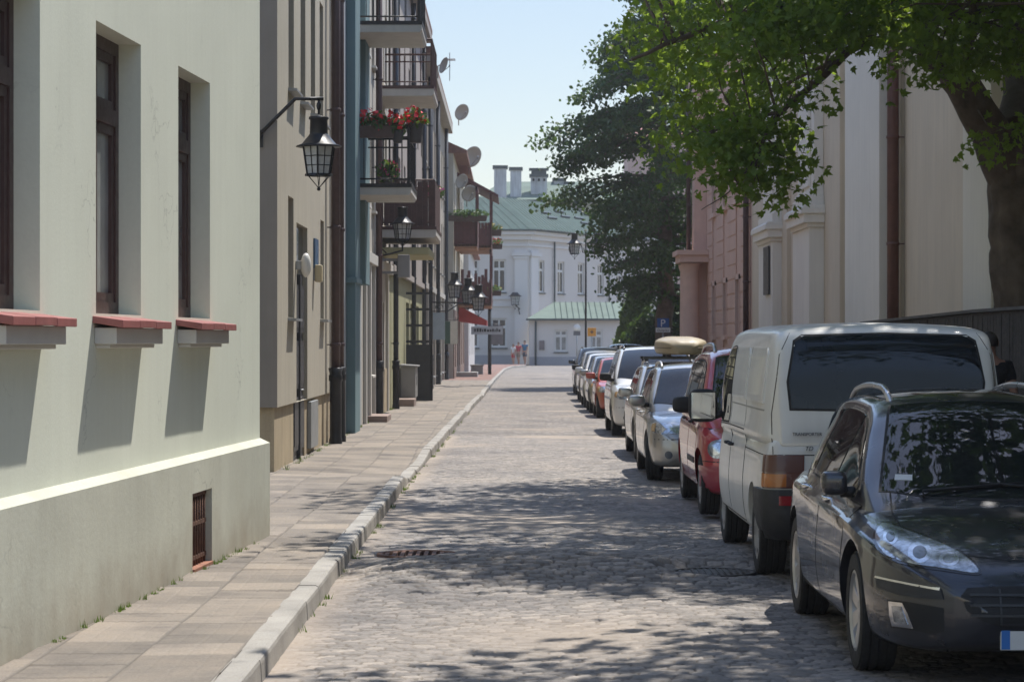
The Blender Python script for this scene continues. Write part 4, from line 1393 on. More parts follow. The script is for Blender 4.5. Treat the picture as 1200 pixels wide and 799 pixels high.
def chimney(root, xa, xb, yt, yb, Y, d, X0, Y0, vents=False):
    mb = MB(); za, zb = zpx(yb, Y), zpx(yt, Y); a, b = xpx(xa, Y) - X0, xpx(xb, Y) - X0; y = Y - Y0
    mb.box(a, y, za - 1.2, b, y + d, zb - .25)
    o = mb.build('chimney', chim, root)
    c = MB(); c.box(a - .12, y - .12, zb - .25, b + .12, y + d + .12, zb)
    if vents:
        c.box(a + .05, y + .05, zb, b - .05, y + d - .05, zb + .35); c.box(a - .15, y - .15, zb + .35, b + .15, y + d + .15, zb + .5)
        for k in range(3):
            x = a + (b - a) * (k + .5) / 3; c.box(x - .09, y - .004 - .12, zb - .62, x + .09, y - .002, zb - .4, 1)
    c.build('cap', [gutter_m, dark], o)


chimney(bb, 579, 593.5, 194, 232, YB - 9, 1.2, X0, YB)
chimney(bb, 598, 611, 196, 222, YB + 1, 1.2, X0, YB)
chimney(bb, 622, 641, 204, 228, YB + 2, 1.3, X0, YB, True)
chimney(bb, 649, 662, 209, 216, YB + 6, 1.2, X0, YB)
chimney(bb, 662, 672, 213, 217, YB + 6, 1.2, X0, YB)
# far house seen through the gap in the tree
fb = thing('distant_house', 'pink walled house with a red tile roof glimpsed through the dark tree', 'house', (xpx(736, 250), 250, 0), 0)
L = xpx(815, 250) - xpx(736, 250)
body(fb, 0, L, zpx(166, 250), 10, M('render_rose', (.42, .3, .27), .85, var=.05), [], .2)
gable_roof(fb, 0, L, zpx(166, 250), 10, M('tile_far', (.3, .09, .08), .7, var=.15), 2.0, .4)

# ------------------------------------------------------------------ street furniture at the far end
Yl = 118.0
t = thing('street_lamp', 'tall slim dark lamp post with two lanterns hanging from scrolled arms', 'lamp post', (xpx(686.5, Yl), Yl, 0))
z = lambda y: zpx(y, Yl)
mb = MB(); mb.lathe([(.13, 0), (.13, .6), (.08, .75), (.055, 1.2), (.05, 4), (.035, z(272))], n=10); mb.ball((0, 0, z(270)), .07); mb.build('pole', black_metal, t)
mb = MB()
for s in (-1, 1):
    r = .32; cx = s * .5; cz = z(300) + .35
    mb.tube([(0, 0, z(296)), (s * .15, 0, z(296))] + [(cx + s * r * -math.cos(a), 0, cz + r * math.sin(a)) for a in np.linspace(0, 4.2, 14)], .025, 5)
    mb.tube([(cx, 0, cz + r), (cx, 0, z(292))], .02, 5)
mb.build('arms', black_metal, t)
for s in (-1, 1):
    lantern_head(t, (s * .55, 0, z(286)), 1.5, True)


def post_sign(name, lab, px, Y, ytop, parts_):
    t = thing(name, lab, 'sign', (xpx(px, Y), Y, 0))
    mb = MB(); mb.tube([(0, .03, 0), (0, .03, zpx(ytop, Y))], .035, 8); mb.build('pole', zinc, t)
    return t


Ys = 84.0
t = post_sign('parking_sign', 'blue square parking sign with a white P over a small white plate', 777, Ys, 373, 0)
k = Ys / FPX
mb = MB(); mb.box(-7 * k, -.03, zpx(383.5, Ys), 7 * k, 0, zpx(373, Ys)); mb.build('sign_plate', M('sign_blue', (.02, .09, .3), .4, var=.04), t, bevel=.01)
wp = M('sign_white_paint', (.75, .75, .73), .4, var=.03)
text_mesh('P', .36, wp, 'letter', t, (-.1, -.035, zpx(382.8, Ys)), (R(90), 0, 0), .002)
mb = MB(); mb.box(-8.5 * k, -.03, zpx(389.5, Ys), 8.5 * k, 0, zpx(384, Ys)); mb.build('plate', wp, t, bevel=.008)
text_mesh('Dotyczy', .12, black_metal, 'lettering', t, (0, -.035, zpx(388.3, Ys)), (R(90), 0, 0), .002, 'CENTER')
Yd = 150.0
k = Yd / FPX
t = post_sign('priority_sign', 'yellow orange square road sign on a pole before the annex window', 693.5, Yd, 384, 0)
mb = MB(); c = zpx(389, Yd); mb.box(-5 * k, -.03, c - 5 * k, 5 * k, 0, c + 5 * k); mb.build('sign_plate', M('sign_orange', (.62, .26, .02), .45, var=.05), t, bevel=.02)
mb = MB(); mb.prism([(-2.2 * k, c), (0, c - 2.2 * k), (2.2 * k, c), (0, c + 2.2 * k)], 'y', -.04, -.0305); mb.build('emblem', M('sign_dark_mark', (.14, .06, .02), .5), t)
t = post_sign('round_sign', 'round white sign seen from the back on a thin pole by the annex window', 676, Yd, 383, 0)
mb = MB(); c = zpx(384.5, Yd); mb.lathe([(.001, -.03), (4.5 * k, -.03), (4.5 * k, 0), (.001, 0)], (0, 0, c), axis='y', n=20); mb.build('sign_plate', wp, t)
mb = MB(); mb.box(-4 * k, -.05, c - 8.5 * k, 4 * k, -.031, c - 3.5 * k); mb.build('lower_plate', M('sign_back', (.12, .12, .13), .5), t)
t = thing('corner_lantern', 'black lantern on a bracket at the corner pilaster of the lilac building', 'lantern', (xpx(609, YE - .3), YE - .2, zpx(362)))
mb = MB(); mb.tube([(0, 0, 0), (0, -.5, 0), (-.3, -.75, .25)], .05, 6); mb.tube([(0, 0, -.4), (-.1, -.5, 0)], .04, 6); mb.build('arm', black_metal, t)
lantern_head(t, (-.35, -.75, .95), 2.0, False)
# ------------------------------------------------------------------ cars: lofted shells, patches laid on them, wheels
def pchip(xs, ys, x):
    xs, ys, x = (np.asarray(a, float) for a in (xs, ys, x))
    h = np.diff(xs); d = np.diff(ys) / h
    m = np.zeros(len(xs))
    for k in range(1, len(xs) - 1):
        if d[k - 1] * d[k] > 0:
            w1, w2 = 2 * h[k] + h[k - 1], h[k] + 2 * h[k - 1]
            m[k] = (w1 + w2) / (w1 / d[k - 1] + w2 / d[k])
    m[0], m[-1] = d[0], d[-1]
    i = np.clip(np.searchsorted(xs, x) - 1, 0, len(xs) - 2)
    t = np.clip((x - xs[i]) / h[i], 0, 1)
    return ((2 * t**3 - 3 * t**2 + 1) * ys[i] + (t**3 - 2 * t**2 + t) * h[i] * m[i] + (-2 * t**3 + 3 * t**2) * ys[i + 1] + (t**3 - t**2) * h[i] * m[i + 1])


def catmull(P, n):
    P = np.asarray(P, float)
    seg = np.r_[0, np.cumsum(np.linalg.norm(np.diff(P, axis=0), axis=1) ** .5 + 1e-6)]
    t = np.linspace(0, seg[-1], n)
    return np.stack([pchip_free(seg, P[:, k], t) for k in (0, 1)], -1)


def pchip_free(s, y, t):
    m = np.gradient(y, s)
    h = np.diff(s)
    i = np.clip(np.searchsorted(s, t) - 1, 0, len(s) - 2)
    u = np.clip((t - s[i]) / h[i], 0, 1)
    return ((2 * u**3 - 3 * u**2 + 1) * y[i] + (u**3 - 2 * u**2 + u) * h[i] * m[i] + (-2 * u**3 + 3 * u**2) * y[i + 1] + (u**3 - u**2) * h[i] * m[i + 1])


def loft(stations, sections):
    """closed shell from half sections (x>=0, bottom centre to top centre)"""
    n = len(sections[0]); V, Fc = [], []
    ring = 2 * n - 2
    for y, s in zip(stations, sections):
        V += [(p[0], y, p[1]) for p in s] + [(-p[0], y, p[1]) for p in s[-2:0:-1]]
    for i in range(len(stations) - 1):
        for k in range(ring):
            k2 = (k + 1) % ring
            Fc.append((i * ring + k, i * ring + k2, (i + 1) * ring + k2, (i + 1) * ring + k))
    Fc.append(tuple(range(ring))); Fc.append(tuple(range((len(stations) - 1) * ring, len(stations) * ring))[::-1])
    bm = bmesh.new()
    vs_ = [bm.verts.new(v) for v in V]
    for f in Fc:
        bm.faces.new([vs_[i] for i in f])
    bmesh.ops.recalc_face_normals(bm, faces=bm.faces)
    return bm


def ystations(a, b, fine=.05):
    m = np.linspace(a, b, max(8, int((b - a) / fine)))
    e = np.array([.0, .004, .012, .025, .045, .07])
    return np.unique(np.round(np.r_[m, a + e, b - e], 5))


class Car:
    def __init__(s, name, label, cat, loc, rz, p, paint, group='cars parked along the right side of the street'):
        s.p = p; s.paint = paint
        s.root = thing(name, label, cat, loc, rz, group)
        s.glass_outlines = []
        s.shell()

    # -- shell
    def deck(s, y): return pchip(*zip(*s.p['deck']), y)
    def bot(s, y): return pchip(*zip(*s.p['bot']), y)
    def plan(s, y): return pchip(*zip(*s.p['plan']), y)
    def roof(s, y): return pchip(*zip(*s.p['roof']), y)

    def shell(s):
        p = s.p
        d = p['deck']; ys = ystations(d[0][0], d[-1][0])
        secs = []
        cr = p.get('deck_crown', .05)
        for y in ys:
            B, T, w = float(s.bot(y)), float(s.deck(y)), float(s.plan(y))
            H = T - B; c = min(cr, .25 * H); T0 = T - c
            wf = p.get('waist', .985)
            pts = [(0, B), (.55 * w, B), (.84 * w, B + .01 * H), (.945 * w, B + .07 * H), (.985 * w, B + .22 * H), (w, B + .46 * H), (wf * w, B + .70 * H),
                   (wf * .985 * w, B + .84 * H), (wf * .955 * w, T0 - .035 * H), (wf * .90 * w, T0 + .25 * c), (.6 * w, T - .22 * c), (0, T)]
            secs.append(catmull(pts, 46))
        lo = loft(ys, secs)
        # cabin
        r = p['roof']; ys = ystations(r[0][0], r[-1][0], .045)
        Hm = max(q[1] for q in r); secs = []
        for y in ys:
            yc_ = min(max(y, d[0][0] + .05), d[-1][0] - .05)
            zb = float(s.deck(yc_)) - p.get('sink', .10)
            T = max(float(s.roof(y)), zb + .01)
            wl = float(s.plan(yc_)) * p.get('cab_w', .93)
            h = T - zb
            crown = min(p.get('crown', .085), .45 * h)
            zs = T - crown
            lean = lambda z: wl - (wl - p['roof_w']) * max(0, (z - zb)) / (Hm - zb) + p.get('bulge', .02) * math.sin(math.pi * min(1, (z - zb) / (Hm - zb)))
            endk = 1 - p.get('re_in', .10) * np.clip((p['roof'][0][0] + p.get('re_l', .35) - y) / p.get('re_l', .35), 0, 1) ** 2 - p.get('fr_in', .12) * np.clip((y - p['roof'][-1][0] + .6) / .6, 0, 1) ** 2
            rr = min(.09, .35 * h)
            x0, x1, x2 = lean(zb) * endk, lean(zb + .5 * (zs - zb)) * endk, lean(zs - rr * .6) * endk
            pts = [(0, zb), (.6 * x0, zb), (x0, zb + .0), (lean(zb + .2 * (zs - zb)) * endk, zb + .2 * (zs - zb)), (x1, zb + .5 * (zs - zb)), (x2, zs - rr * .6), (x2 - rr * .28, zs + .05 * crown), (x2 - rr * 1.1, zs + .45 * crown), (.5 * x2, zs + .83 * crown), (0, T)]
            secs.append(catmull(pts, 40))
        ca = loft(ys, secs)
        s.mk_bvh(lo, ca)
        # wheel arches
        me = bpy.data.meshes.new('body'); lo.to_mesh(me); lo.free()
        me.materials.append(s.paint); me.materials.append(arch_black)
        tmp = bpy.data.objects.new('tmp', me); COL.objects.link(tmp)
        cut = MB(); wr = p['wheel_r'] + p.get('arch', .055)
        W = p['plan_max']
        for wy in (p['wb'] / 2, -p['wb'] / 2):
            for sx_ in (-1, 1):
                xa, xb = sorted((sx_ * (W + .3), sx_ * (W - .30)))
                cut.lathe([(0, xa), (wr, xa), (wr, xb), (0, xb)], (0, wy, p['wheel_r'] + .01), axis='x', n=48)
        co_ = cut.build('cutter', arch_black)
        bm = bmesh.new(); bm.from_mesh(co_.data); bmesh.ops.recalc_face_normals(bm, faces=bm.faces); bm.to_mesh(co_.data); bm.free()
        m = tmp.modifiers.new('b', 'BOOLEAN'); m.object = co_; m.operation = 'DIFFERENCE'; m.solver = 'EXACT'
        dg = bpy.context.evaluated_depsgraph_get()
        out = bpy.data.meshes.new_from_object(tmp.evaluated_get(dg))
        bpy.data.objects.remove(tmp); bpy.data.objects.remove(co_)
        bm = bmesh.new(); bm.from_mesh(out)
        for f in bm.faces:
            f.material_index = 0
            for wy in (p['wb'] / 2, -p['wb'] / 2):
                rd = [math.hypot(v.co.y - wy, v.co.z - p['wheel_r'] - .01) for v in f.verts]
                if all(abs(v.co.x) > W - .31 for v in f.verts) and (all(abs(q - wr) < .004 for q in rd) or all(abs(abs(v.co.x) - (W - .30)) < .003 for v in f.verts)):
                    f.material_index = 1
        s.n_low = len(bm.faces)
        me2 = bpy.data.meshes.new('cab'); ca.to_mesh(me2); ca.free()
        bm.from_mesh(me2)
        bm.to_mesh(out); bm.free()
        out.materials.clear(); out.materials.append(s.paint); out.materials.append(arch_black)
        out.polygons.foreach_set('use_smooth', [True] * len(out.polygons))
        out.set_sharp_from_angle(angle=R(38))
        s.body = link('body', out, s.root)
        for mm, _ in ((lo, 0),):
            pass

    def mk_bvh(s, *bms):
        V, N, T = [], [], []
        for bm in bms:
            bm.normal_update()
            b2 = bm.copy(); bmesh.ops.triangulate(b2, faces=b2.faces)
            o = len(V); b2.verts.index_update()
            V += [v.co.copy() for v in b2.verts]; N += [v.normal.copy() for v in bm.verts]
            T += [tuple(v.index + o for v in f.verts) for f in b2.faces]
            b2.free()
        s.V, s.N, s.T = V, N, T
        s.bvh = BVHTree.FromPolygons(V, T)

    def hit(s, o, d):
        loc, nor, idx, dist = s.bvh.ray_cast(o, d)
        if loc is None:
            return None
        a, b, c = (s.V[i] for i in s.T[idx])
        v0, v1, v2 = b - a, c - a, loc - a
        d00, d01, d11, d20, d21 = v0.dot(v0), v0.dot(v1), v1.dot(v1), v2.dot(v0), v2.dot(v1)
        dn = d00 * d11 - d01 * d01
        if abs(dn) < 1e-14:
            return loc, nor
        v = (d11 * d20 - d01 * d21) / dn; w_ = (d00 * d21 - d01 * d20) / dn
        n = s.N[s.T[idx][0]] * (1 - v - w_) + s.N[s.T[idx][1]] * v + s.N[s.T[idx][2]] * w_
        if n.length < 1e-6:
            n = nor
        n = n.normalized()
        if n.dot(d) > 0:
            n = -n
        return loc, n

    # -- projections: 2D outline -> ray in the car's own frame
    def side(s, sgn):
        return lambda u, v: (Vector((sgn * 4, u, v)), Vector((-sgn, 0, 0)))
    def front(s):
        return lambda u, v: (Vector((u, 6, v)), Vector((0, -1, 0)))
    def rear(s):
        return lambda u, v: (Vector((u, -6, v)), Vector((0, 1, 0)))
    def top(s):
        return lambda u, v: (Vector((u, v, 5)), Vector((0, 0, -1)))
    def from_eye(s):               # as seen from where the photographer stood
        bpy.context.view_layer.update()
        inv = (Matrix.Translation(s.root.location) @ Matrix.Rotation(s.root.rotation_euler.z, 4, 'Z')).inverted()
        e = inv @ Vector((0, 0, CAMZ))
        r3 = inv.to_3x3()
        return lambda u, v: (e, (r3 @ Vector(((u - 600) / FPX, 1, -(v - 399.5) / FPX))).normalized())

    def patch(s, name, outline, proj, mat, off=.003, step=.04, parent=None, scale=1., curve=False, mirror=False, label=None, thick=None):
        """a panel laid on the shell inside an outline; scale = metres per outline unit"""
        pts = [Vector(q) for q in outline]
        if curve:
            n = len(pts); q = []
            for i in range(n):
                p0, p1, p2, p3 = pts[i - 1], pts[i], pts[(i + 1) % n], pts[(i + 2) % n]
                for t in (0, .25, .5, .75):
                    q.append(.5 * ((2 * p1) + (p2 - p0) * t + (2 * p0 - 5 * p1 + 4 * p2 - p3) * t * t + (3 * p1 - p0 - 3 * p2 + p3) * t**3))
            pts = q
        st = step / scale
        poly = []
        for i, a in enumerate(pts):
            b = pts[(i + 1) % len(pts)]
            n = max(1, int((b - a).length / st + .5))
            poly += [a.lerp(b, k / n) for k in range(n)]
        nb = len(poly)
        area = sum(poly[i].x * poly[(i + 1) % nb].y - poly[(i + 1) % nb].x * poly[i].y for i in range(nb))
        if area < 0:
            poly.reverse()
        P = np.array([tuple(q) for q in poly])
        lo, hi = P.min(0), P.max(0)
        inner = []
        Q = np.roll(P, -1, 0)
        for gx in np.arange(lo[0] + st * .5, hi[0], st):
            for gy in np.arange(lo[1] + st * .5, hi[1], st):
                cond = ((P[:, 1] > gy) != (Q[:, 1] > gy))
                xi = P[:, 0] + (gy - P[:, 1]) * (Q[:, 0] - P[:, 0]) / np.where(np.abs(Q[:, 1] - P[:, 1]) < 1e-9, 1e-9, Q[:, 1] - P[:, 1])
                if np.sum(cond & (xi > gx)) % 2 == 1:
                    e = Q - P; w_ = np.array([gx, gy]) - P
                    t = np.clip((w_ * e).sum(1) / np.maximum((e * e).sum(1), 1e-12), 0, 1)
                    if np.min(np.hypot(*(w_ - e * t[:, None]).T)) > st * .4:
                        inner.append(Vector((gx, gy)))
        allp = poly + inner
        vs_, _, fs, *_ = delaunay_2d_cdt(allp, [(i, (i + 1) % nb) for i in range(nb)], [], 1, 1e-7)
        L, N, ok = [], [], []
        for v in vs_:
            o, d = proj(v.x, v.y)
            h = s.hit(o, d)
            ok.append(h is not None)
            if h is None:
                L.append(Vector((0, 0, 0))); N.append(Vector((0, 0, 1)))
            else:
                L.append(h[0] + h[1] * off); N.append(h[1])
        faces = []
        d0 = proj(vs_[0].x, vs_[0].y)[1]
        for f in fs:
            if not all(ok[i] for i in f):
                continue
            nn = (L[f[1]] - L[f[0]]).cross(L[f[2]] - L[f[0]])
            f = tuple(f)
            if nn.dot(N[f[0]]) < 0:
                f = f[::-1]
            faces.append(f)
        # skirt back to the shell
        cnt = {}
        for f in faces:
            for a, b in zip(f, f[1:] + f[:1]):
                cnt[(a, b)] = 1
        VV = [tuple(q) for q in L]; base = {}
        bd = [(a, b) for (a, b) in cnt if (b, a) not in cnt]
        sk, skn = [], []
        for a, b in bd:
            for i in (a, b):
                if i not in base:
                    base[i] = len(VV)
                    VV.append(tuple(L[i] - N[i] * (off + .002 if thick is None else thick)))
            sk.append((b, a, base[a], base[b]))
            e = (L[b] - L[a]).cross(N[a]); skn.append(e.normalized() if e.length > 1e-9 else N[a])
        used = sorted({i for f in faces + sk for i in f}); ren = {v: i for i, v in enumerate(used)}
        faces = [tuple(ren[i] for i in f) for f in faces]; sk = [tuple(ren[i] for i in f) for f in sk]
        VV = [VV[i] for i in used]
        LN = [N[used[i]] for f in faces for i in f] + [skn[k] for k, f in enumerate(sk) for _ in f]
        outs = []
        for sg in ((1, -1) if mirror else (1,)):
            me = bpy.data.meshes.new(name)
            f_ = faces + sk; ln = LN
            if sg < 0:
                ln = []; k = 0
                for f in f_:
                    ln += LN[k:k + len(f)][::-1]; k += len(f)
                f_ = [q[::-1] for q in f_]
            me.from_pydata([(sg * x, y, z) for x, y, z in VV], [], f_)
            me.materials.append(mat)
            me.polygons.foreach_set('use_smooth', [True] * len(f_))
            me.normals_split_custom_set([(sg * n.x, n.y, n.z) for n in ln])
            o_ = link(name, me, parent or s.root)
            if label:
                o_['label'] = label
            outs.append(o_)
        return outs if mirror else outs[0]

    def strip(s, name, line, proj, mat, width=.008, off=.002, scale=1., parent=None, mirror=False):
        """a narrow band along a polyline (seams, chrome lines)"""
        pts = [Vector(q) for q in line]; w_ = width / scale / 2
        L_, R_ = [], []
        for i, q in enumerate(pts):
            t = (pts[min(i + 1, len(pts) - 1)] - pts[max(i - 1, 0)]).normalized()
            n = Vector((-t.y, t.x)) * w_
            L_.append(q + n); R_.append(q - n)
        return s.patch(name, L_ + R_[::-1], proj, mat, off, .05, parent, scale, mirror=mirror)

    # -- see-through glazing: open the cabin under the panes, dark interior with seats
    def glaze(s, seats=None):
        me = s.body.data
        bm = bmesh.new(); bm.from_mesh(me)
        def inside(P, x, y):
            Q = np.roll(P, -1, 0)
            c = ((P[:, 1] > y) != (Q[:, 1] > y))
            xi = P[:, 0] + (y - P[:, 1]) * (Q[:, 0] - P[:, 0]) / np.where(np.abs(Q[:, 1] - P[:, 1]) < 1e-9, 1e-9, Q[:, 1] - P[:, 1])
            return np.sum(c & (xi > x)) % 2 == 1
        r0, r1 = s.p['roof'][0][0], s.p['roof'][-1][0]
        kill, black = set(), set()
        def relevant(kind, n):
            return not (kind == 'side' and abs(n.x) < .35 or kind == 'top' and n.z < .12 or kind == 'rear' and n.y > -.35)
        PR = {'side': lambda v: (v.y, v.z), 'top': lambda v: (v.x, v.y), 'rear': lambda v: (v.x, v.z)}
        lo, hi = s.n_low, len(bm.faces)
        cab = [f for f in bm.faces if f.index >= lo]
        for f in bm.faces:
            if f.index >= lo:
                continue
            c = f.calc_center_median()
            if r0 - .02 < c.y < r1 + .02:
                yc_ = min(max(c.y, s.p['deck'][0][0] + .05), s.p['deck'][-1][0] - .05)
                if c.z > float(s.deck(yc_)) - .14 and abs(c.x) < float(s.plan(yc_)) * s.p.get('cab_w', .93) - .05 and c.z < float(s.roof(c.y)) - .03:
                    black.add(f)
        if seats:
            for f in black:
                f.material_index = 1
        edge = set()
        for f in cab:
            for kind, P in s.glass_outlines:
                if relevant(kind, f.normal):
                    q = [inside(P, *PR[kind](v.co)) for v in f.verts]
                    if any(q) and not all(q):
                        edge.update(f.edges)
        if edge:
            bmesh.ops.subdivide_edges(bm, edges=list(edge), cuts=4, use_grid_fill=True)
        bm.faces.ensure_lookup_table(); bm.normal_update()
        cabv = {v for f in cab if f.is_valid for v in f.verts}
        for f in bm.faces:
            n = f.normal; c = f.calc_center_median()
            yc_ = min(max(c.y, s.p['deck'][0][0] + .05), s.p['deck'][-1][0] - .05)
            if c.z < float(s.deck(yc_)) - .02 or f in black:
                continue
            for kind, P in s.glass_outlines:
                if relevant(kind, n) and inside(P, *PR[kind](c)) and all(inside(P, *PR[kind](v.co)) for v in f.verts):
                    kill.add(f); break
        bmesh.ops.delete(bm, geom=list(kill), context='FACES')
        bm.to_mesh(me); bm.free()
        H = max(q[1] for q in s.p['roof'])
        for row, (y, zb) in enumerate(seats or ()):
            for x in ((-.36, .36) if row == 0 else (-.36, 0, .36)):
                m = MB(); z0 = s.belt_top(y) - .1
                o = link('seat', rbox((.22, .06, .5 * (H - z0) * .5 + .04), .35), s.root); o.data.materials.append(seat_m)
                o.location = (x, y, z0 + .25 * (H - z0) * .9); o.rotation_euler = (R(14), 0, 0)
                h_ = link('headrest', rbox((.13, .045, .085), .45), o); h_.data.materials.append(seat_m)
                h_.location = (0, -.01, .5 * (H - z0) * .5 + .13)
        if seats:
            ys_ = s.p['ws'][1] + .22
            m = MB(); n = 22
            cx, cy, cz = -.36, seats[0][0] + .48, s.belt_top(seats[0][0]) + .04
            m.tube([(cx + .17 * math.cos(2 * math.pi * k / n), cy + .05 * math.sin(2 * math.pi * k / n), cz + .165 * math.sin(2 * math.pi * k / n)) for k in range(n + 1)], .014, 6, caps=False)
            m.box(cx - .16, cy - .01, cz - .02, cx + .16, cy + .01, cz + .02)
            m.build('steering_wheel', seat_m, s.root)
            m = MB(); m.box(-.1, s.p['ws'][1] + .12, H - .20, .1, s.p['ws'][1] + .14, H - .145); m.build('rear_view_mirror', seat_m, s.root, bevel=.01)

    # -- standard parts
    def wheels(s, rim_mat, spokes=5, cap=True, style='alloy', steer=0.):
        p = s.p; rr = p['wheel_r']; tw = p.get('tyre_w', .2); W = p['plan_max']
        rim_r = rr * p.get('rim_k', .66)
        proto = None
        for wy in (p['wb'] / 2, -p['wb'] / 2):
            for sg in (1, -1):
                wobj = bpy.data.objects.new('wheel', None); COL.objects.link(wobj); wobj.parent = s.root
                wobj.location = (sg * (W - tw / 2 - p.get('inset', .03)), wy, rr)
                rz_ = 0 if sg > 0 else math.pi
                if wy > 0:
                    rz_ += steer
                wobj.rotation_euler = (0, 0, rz_)
                if proto is None:
                    t = MB(); h = tw / 2
                    prof = [(rim_r, -h * .8), (rim_r + .01, -h * .95), (rr * .86, -h * 1.0), (rr * .95, -h * .93), (rr * .985, -h * .78)]
                    for k in range(4):       # tread grooves
                        x = -h * .66 + k * h * .44
                        prof += [(rr, x - h * .13 + .0), (rr, x + h * .17), (rr - .008, x + h * .19), (rr - .008, x + h * .26)]
                    prof += [(rr * .985, h * .78), (rr * .95, h * .93), (rr * .86, h), (rim_r + .01, h * .95), (rim_r, h * .8)]
                    t.lathe(prof, axis='x', n=44)
                    ty = t.build('tyre', rubber, wobj, smooth_angle=40)
                    r_ = MB()
                    r_.lathe([(rim_r + .004, h * .62), (rim_r + .004, h * .9), (rim_r - .012, h * .93), (rim_r - .025, h * .80), (rim_r - .035, -h * .5), (rim_r + .004, -h * .7)], axis='x', n=40)
                    if style == 'alloy':
                        for k in range(spokes):
                            a = 2 * math.pi * k / spokes
                            ca_, sa_ = math.cos(a), math.sin(a)
                            def q(r__, w__, x__):
                                return (x__, r__ * ca_ - w__ * sa_, r__ * sa_ + w__ * ca_)
                            hw0, hw1 = .032, .05
                            f0 = [q(.03, -hw0, h * .62), q(.03, hw0, h * .62), q(rim_r - .02, hw1, h * .80), q(rim_r - .02, -hw1, h * .80)]
                            b0 = [q(.03, -hw0 * 1.3, h * .3), q(.03, hw0 * 1.3, h * .3), q(rim_r - .02, hw1 * 1.3, h * .5), q(rim_r - .02, -hw1 * 1.3, h * .5)]
                            r_.add(f0 + b0, [(0, 1, 2, 3), (4, 7, 6, 5), (0, 3, 7, 4), (1, 5, 6, 2), (2, 6, 7, 3), (0, 4, 5, 1)])
                        r_.lathe([(.001, h * .72), (.05, h * .70), (.075, h * .6), (.08, h * .2)], axis='x', n=20)
                    else:                     # pressed wheel cover with slots
                        r_.lathe([(.001, h * .78), (.06, h * .76), (.07, h * .66), (rim_r * .52, h * .72), (rim_r * .6, h * .83), (rim_r - .03, h * .86), (rim_r - .012, h * .9)], axis='x', n=36)
                        for k in range(spokes):
                            a = 2 * math.pi * k / spokes
                            c_ = (h * .82, rim_r * .77 * math.cos(a), rim_r * .77 * math.sin(a))
                            t_ = (-math.sin(a), math.cos(a)); u_ = (math.cos(a), math.sin(a))
                            l1, l2 = rim_r * .16, rim_r * .07
                            vv = [(c_[0] + .014, c_[1] + t_[0] * l1 * i + u_[0] * l2 * j, c_[2] + t_[1] * l1 * i + u_[1] * l2 * j) for i, j in ((-1, -1), (1, -1), (1, 1), (-1, 1))]
                            r_.add(vv, [(0, 1, 2, 3)], 1)
                    ri = r_.build('rim', [rim_mat, arch_black], wobj, smooth_angle=35)
                    d_ = MB(); d_.lathe([(.001, h * .1), (rim_r - .03, h * .1)], axis='x', n=30); dk = d_.build('brake_disc', brake_m, wobj)
                    proto = (ty, ri, dk)
                else:
                    for o in proto:
                        c = o.copy(); COL.objects.link(c); c.parent = wobj

    def windscreen(s, mat=None, name='windscreen', k=(.86, .80), drop=.10, front=True, inset=(.03, .07)):
        r = s.p['roof']
        ybase, ytop = s.p['ws'] if front else s.p['rw']
        wb_ = s.p['ws_w'] if front else s.p['rw_w']
        sg = 1 if front else -1
        out = [(-wb_[0], ybase - sg * drop), (-wb_[0] * .6, ybase - sg * drop * .3), (0, ybase), (wb_[0] * .6, ybase - sg * drop * .3), (wb_[0], ybase - sg * drop), (wb_[1], ytop - sg * .02), (wb_[1] * .6, ytop), (-wb_[1] * .6, ytop), (-wb_[1], ytop - sg * .02)]
        s.glass_outlines.append(('top', np.array(out)))
        s.strip('window_seal', out + out[:1], s.top(), rubber, .034, .0025)
        return s.patch(name, out, s.top(), mat or car_glass, .004, .05)

    def belt_top(s, y):
        yc_ = min(max(y, s.p['deck'][0][0] + .05), s.p['deck'][-1][0] - .05)
        return float(s.deck(yc_)) - s.p.get('deck_crown', .05) * .5

    def side_windows(s, spans, lo=.035, hi=.135, trim=None, seal=True):
        allo = []
        for ya, yb in spans:
            ysn = np.linspace(ya, yb, 14)
            up = [(y, max(float(s.roof(y)) - hi, s.belt_top(y) + lo)) for y in ysn]
            dn = [(y, s.belt_top(y) + lo) for y in ysn]
            keep = [i for i in range(14) if up[i][1] - dn[i][1] > .012]
            if len(keep) < 3:
                continue
            i0, i1 = keep[0], keep[-1]
            poly = dn[i0:i1 + 1] + up[i0:i1 + 1][::-1]
            s.glass_outlines.append(('side', np.array(poly)))
            for sg in (1, -1):
                if seal:
                    s.strip('window_seal', poly + poly[:1], s.side(sg), trim or rubber, .026, .0025)
                s.patch('side_window', poly, s.side(sg), car_glass, .006, .06)

    def door(s, ya, yb, zlo, handle_at=None, hmat=None, arch=None, window_split=True, name='door', zhi=None):
        p = s.p; zt = lambda y: s.belt_top(y) + .005 if zhi is None else zhi
        rr = p['wheel_r'] + p.get('arch', .055) + .03
        pts = []
        if arch:      # rear door: lower rear corner cut by the wheel arch
            wy, wz = -p['wb'] / 2, p['wheel_r'] + .01
            a0 = math.asin(min(1, max(-1, (zlo - wz) / rr)))
            a1 = math.acos(min(1, max(-1, (ya - wy) / rr)))
            arc = [(wy + rr * math.cos(a), wz + rr * math.sin(a)) for a in np.linspace(a1, a0, 8)] if ya - wy < rr else [(ya, zlo)]
            pts = arc + [(yb, zlo)]
        else:
            pts = [(ya, zlo), (yb, zlo)]
        pts += [(yb, zt(yb)), ((ya + yb) / 2, zt((ya + yb) / 2)), (ya, zt(ya))]
        res = []
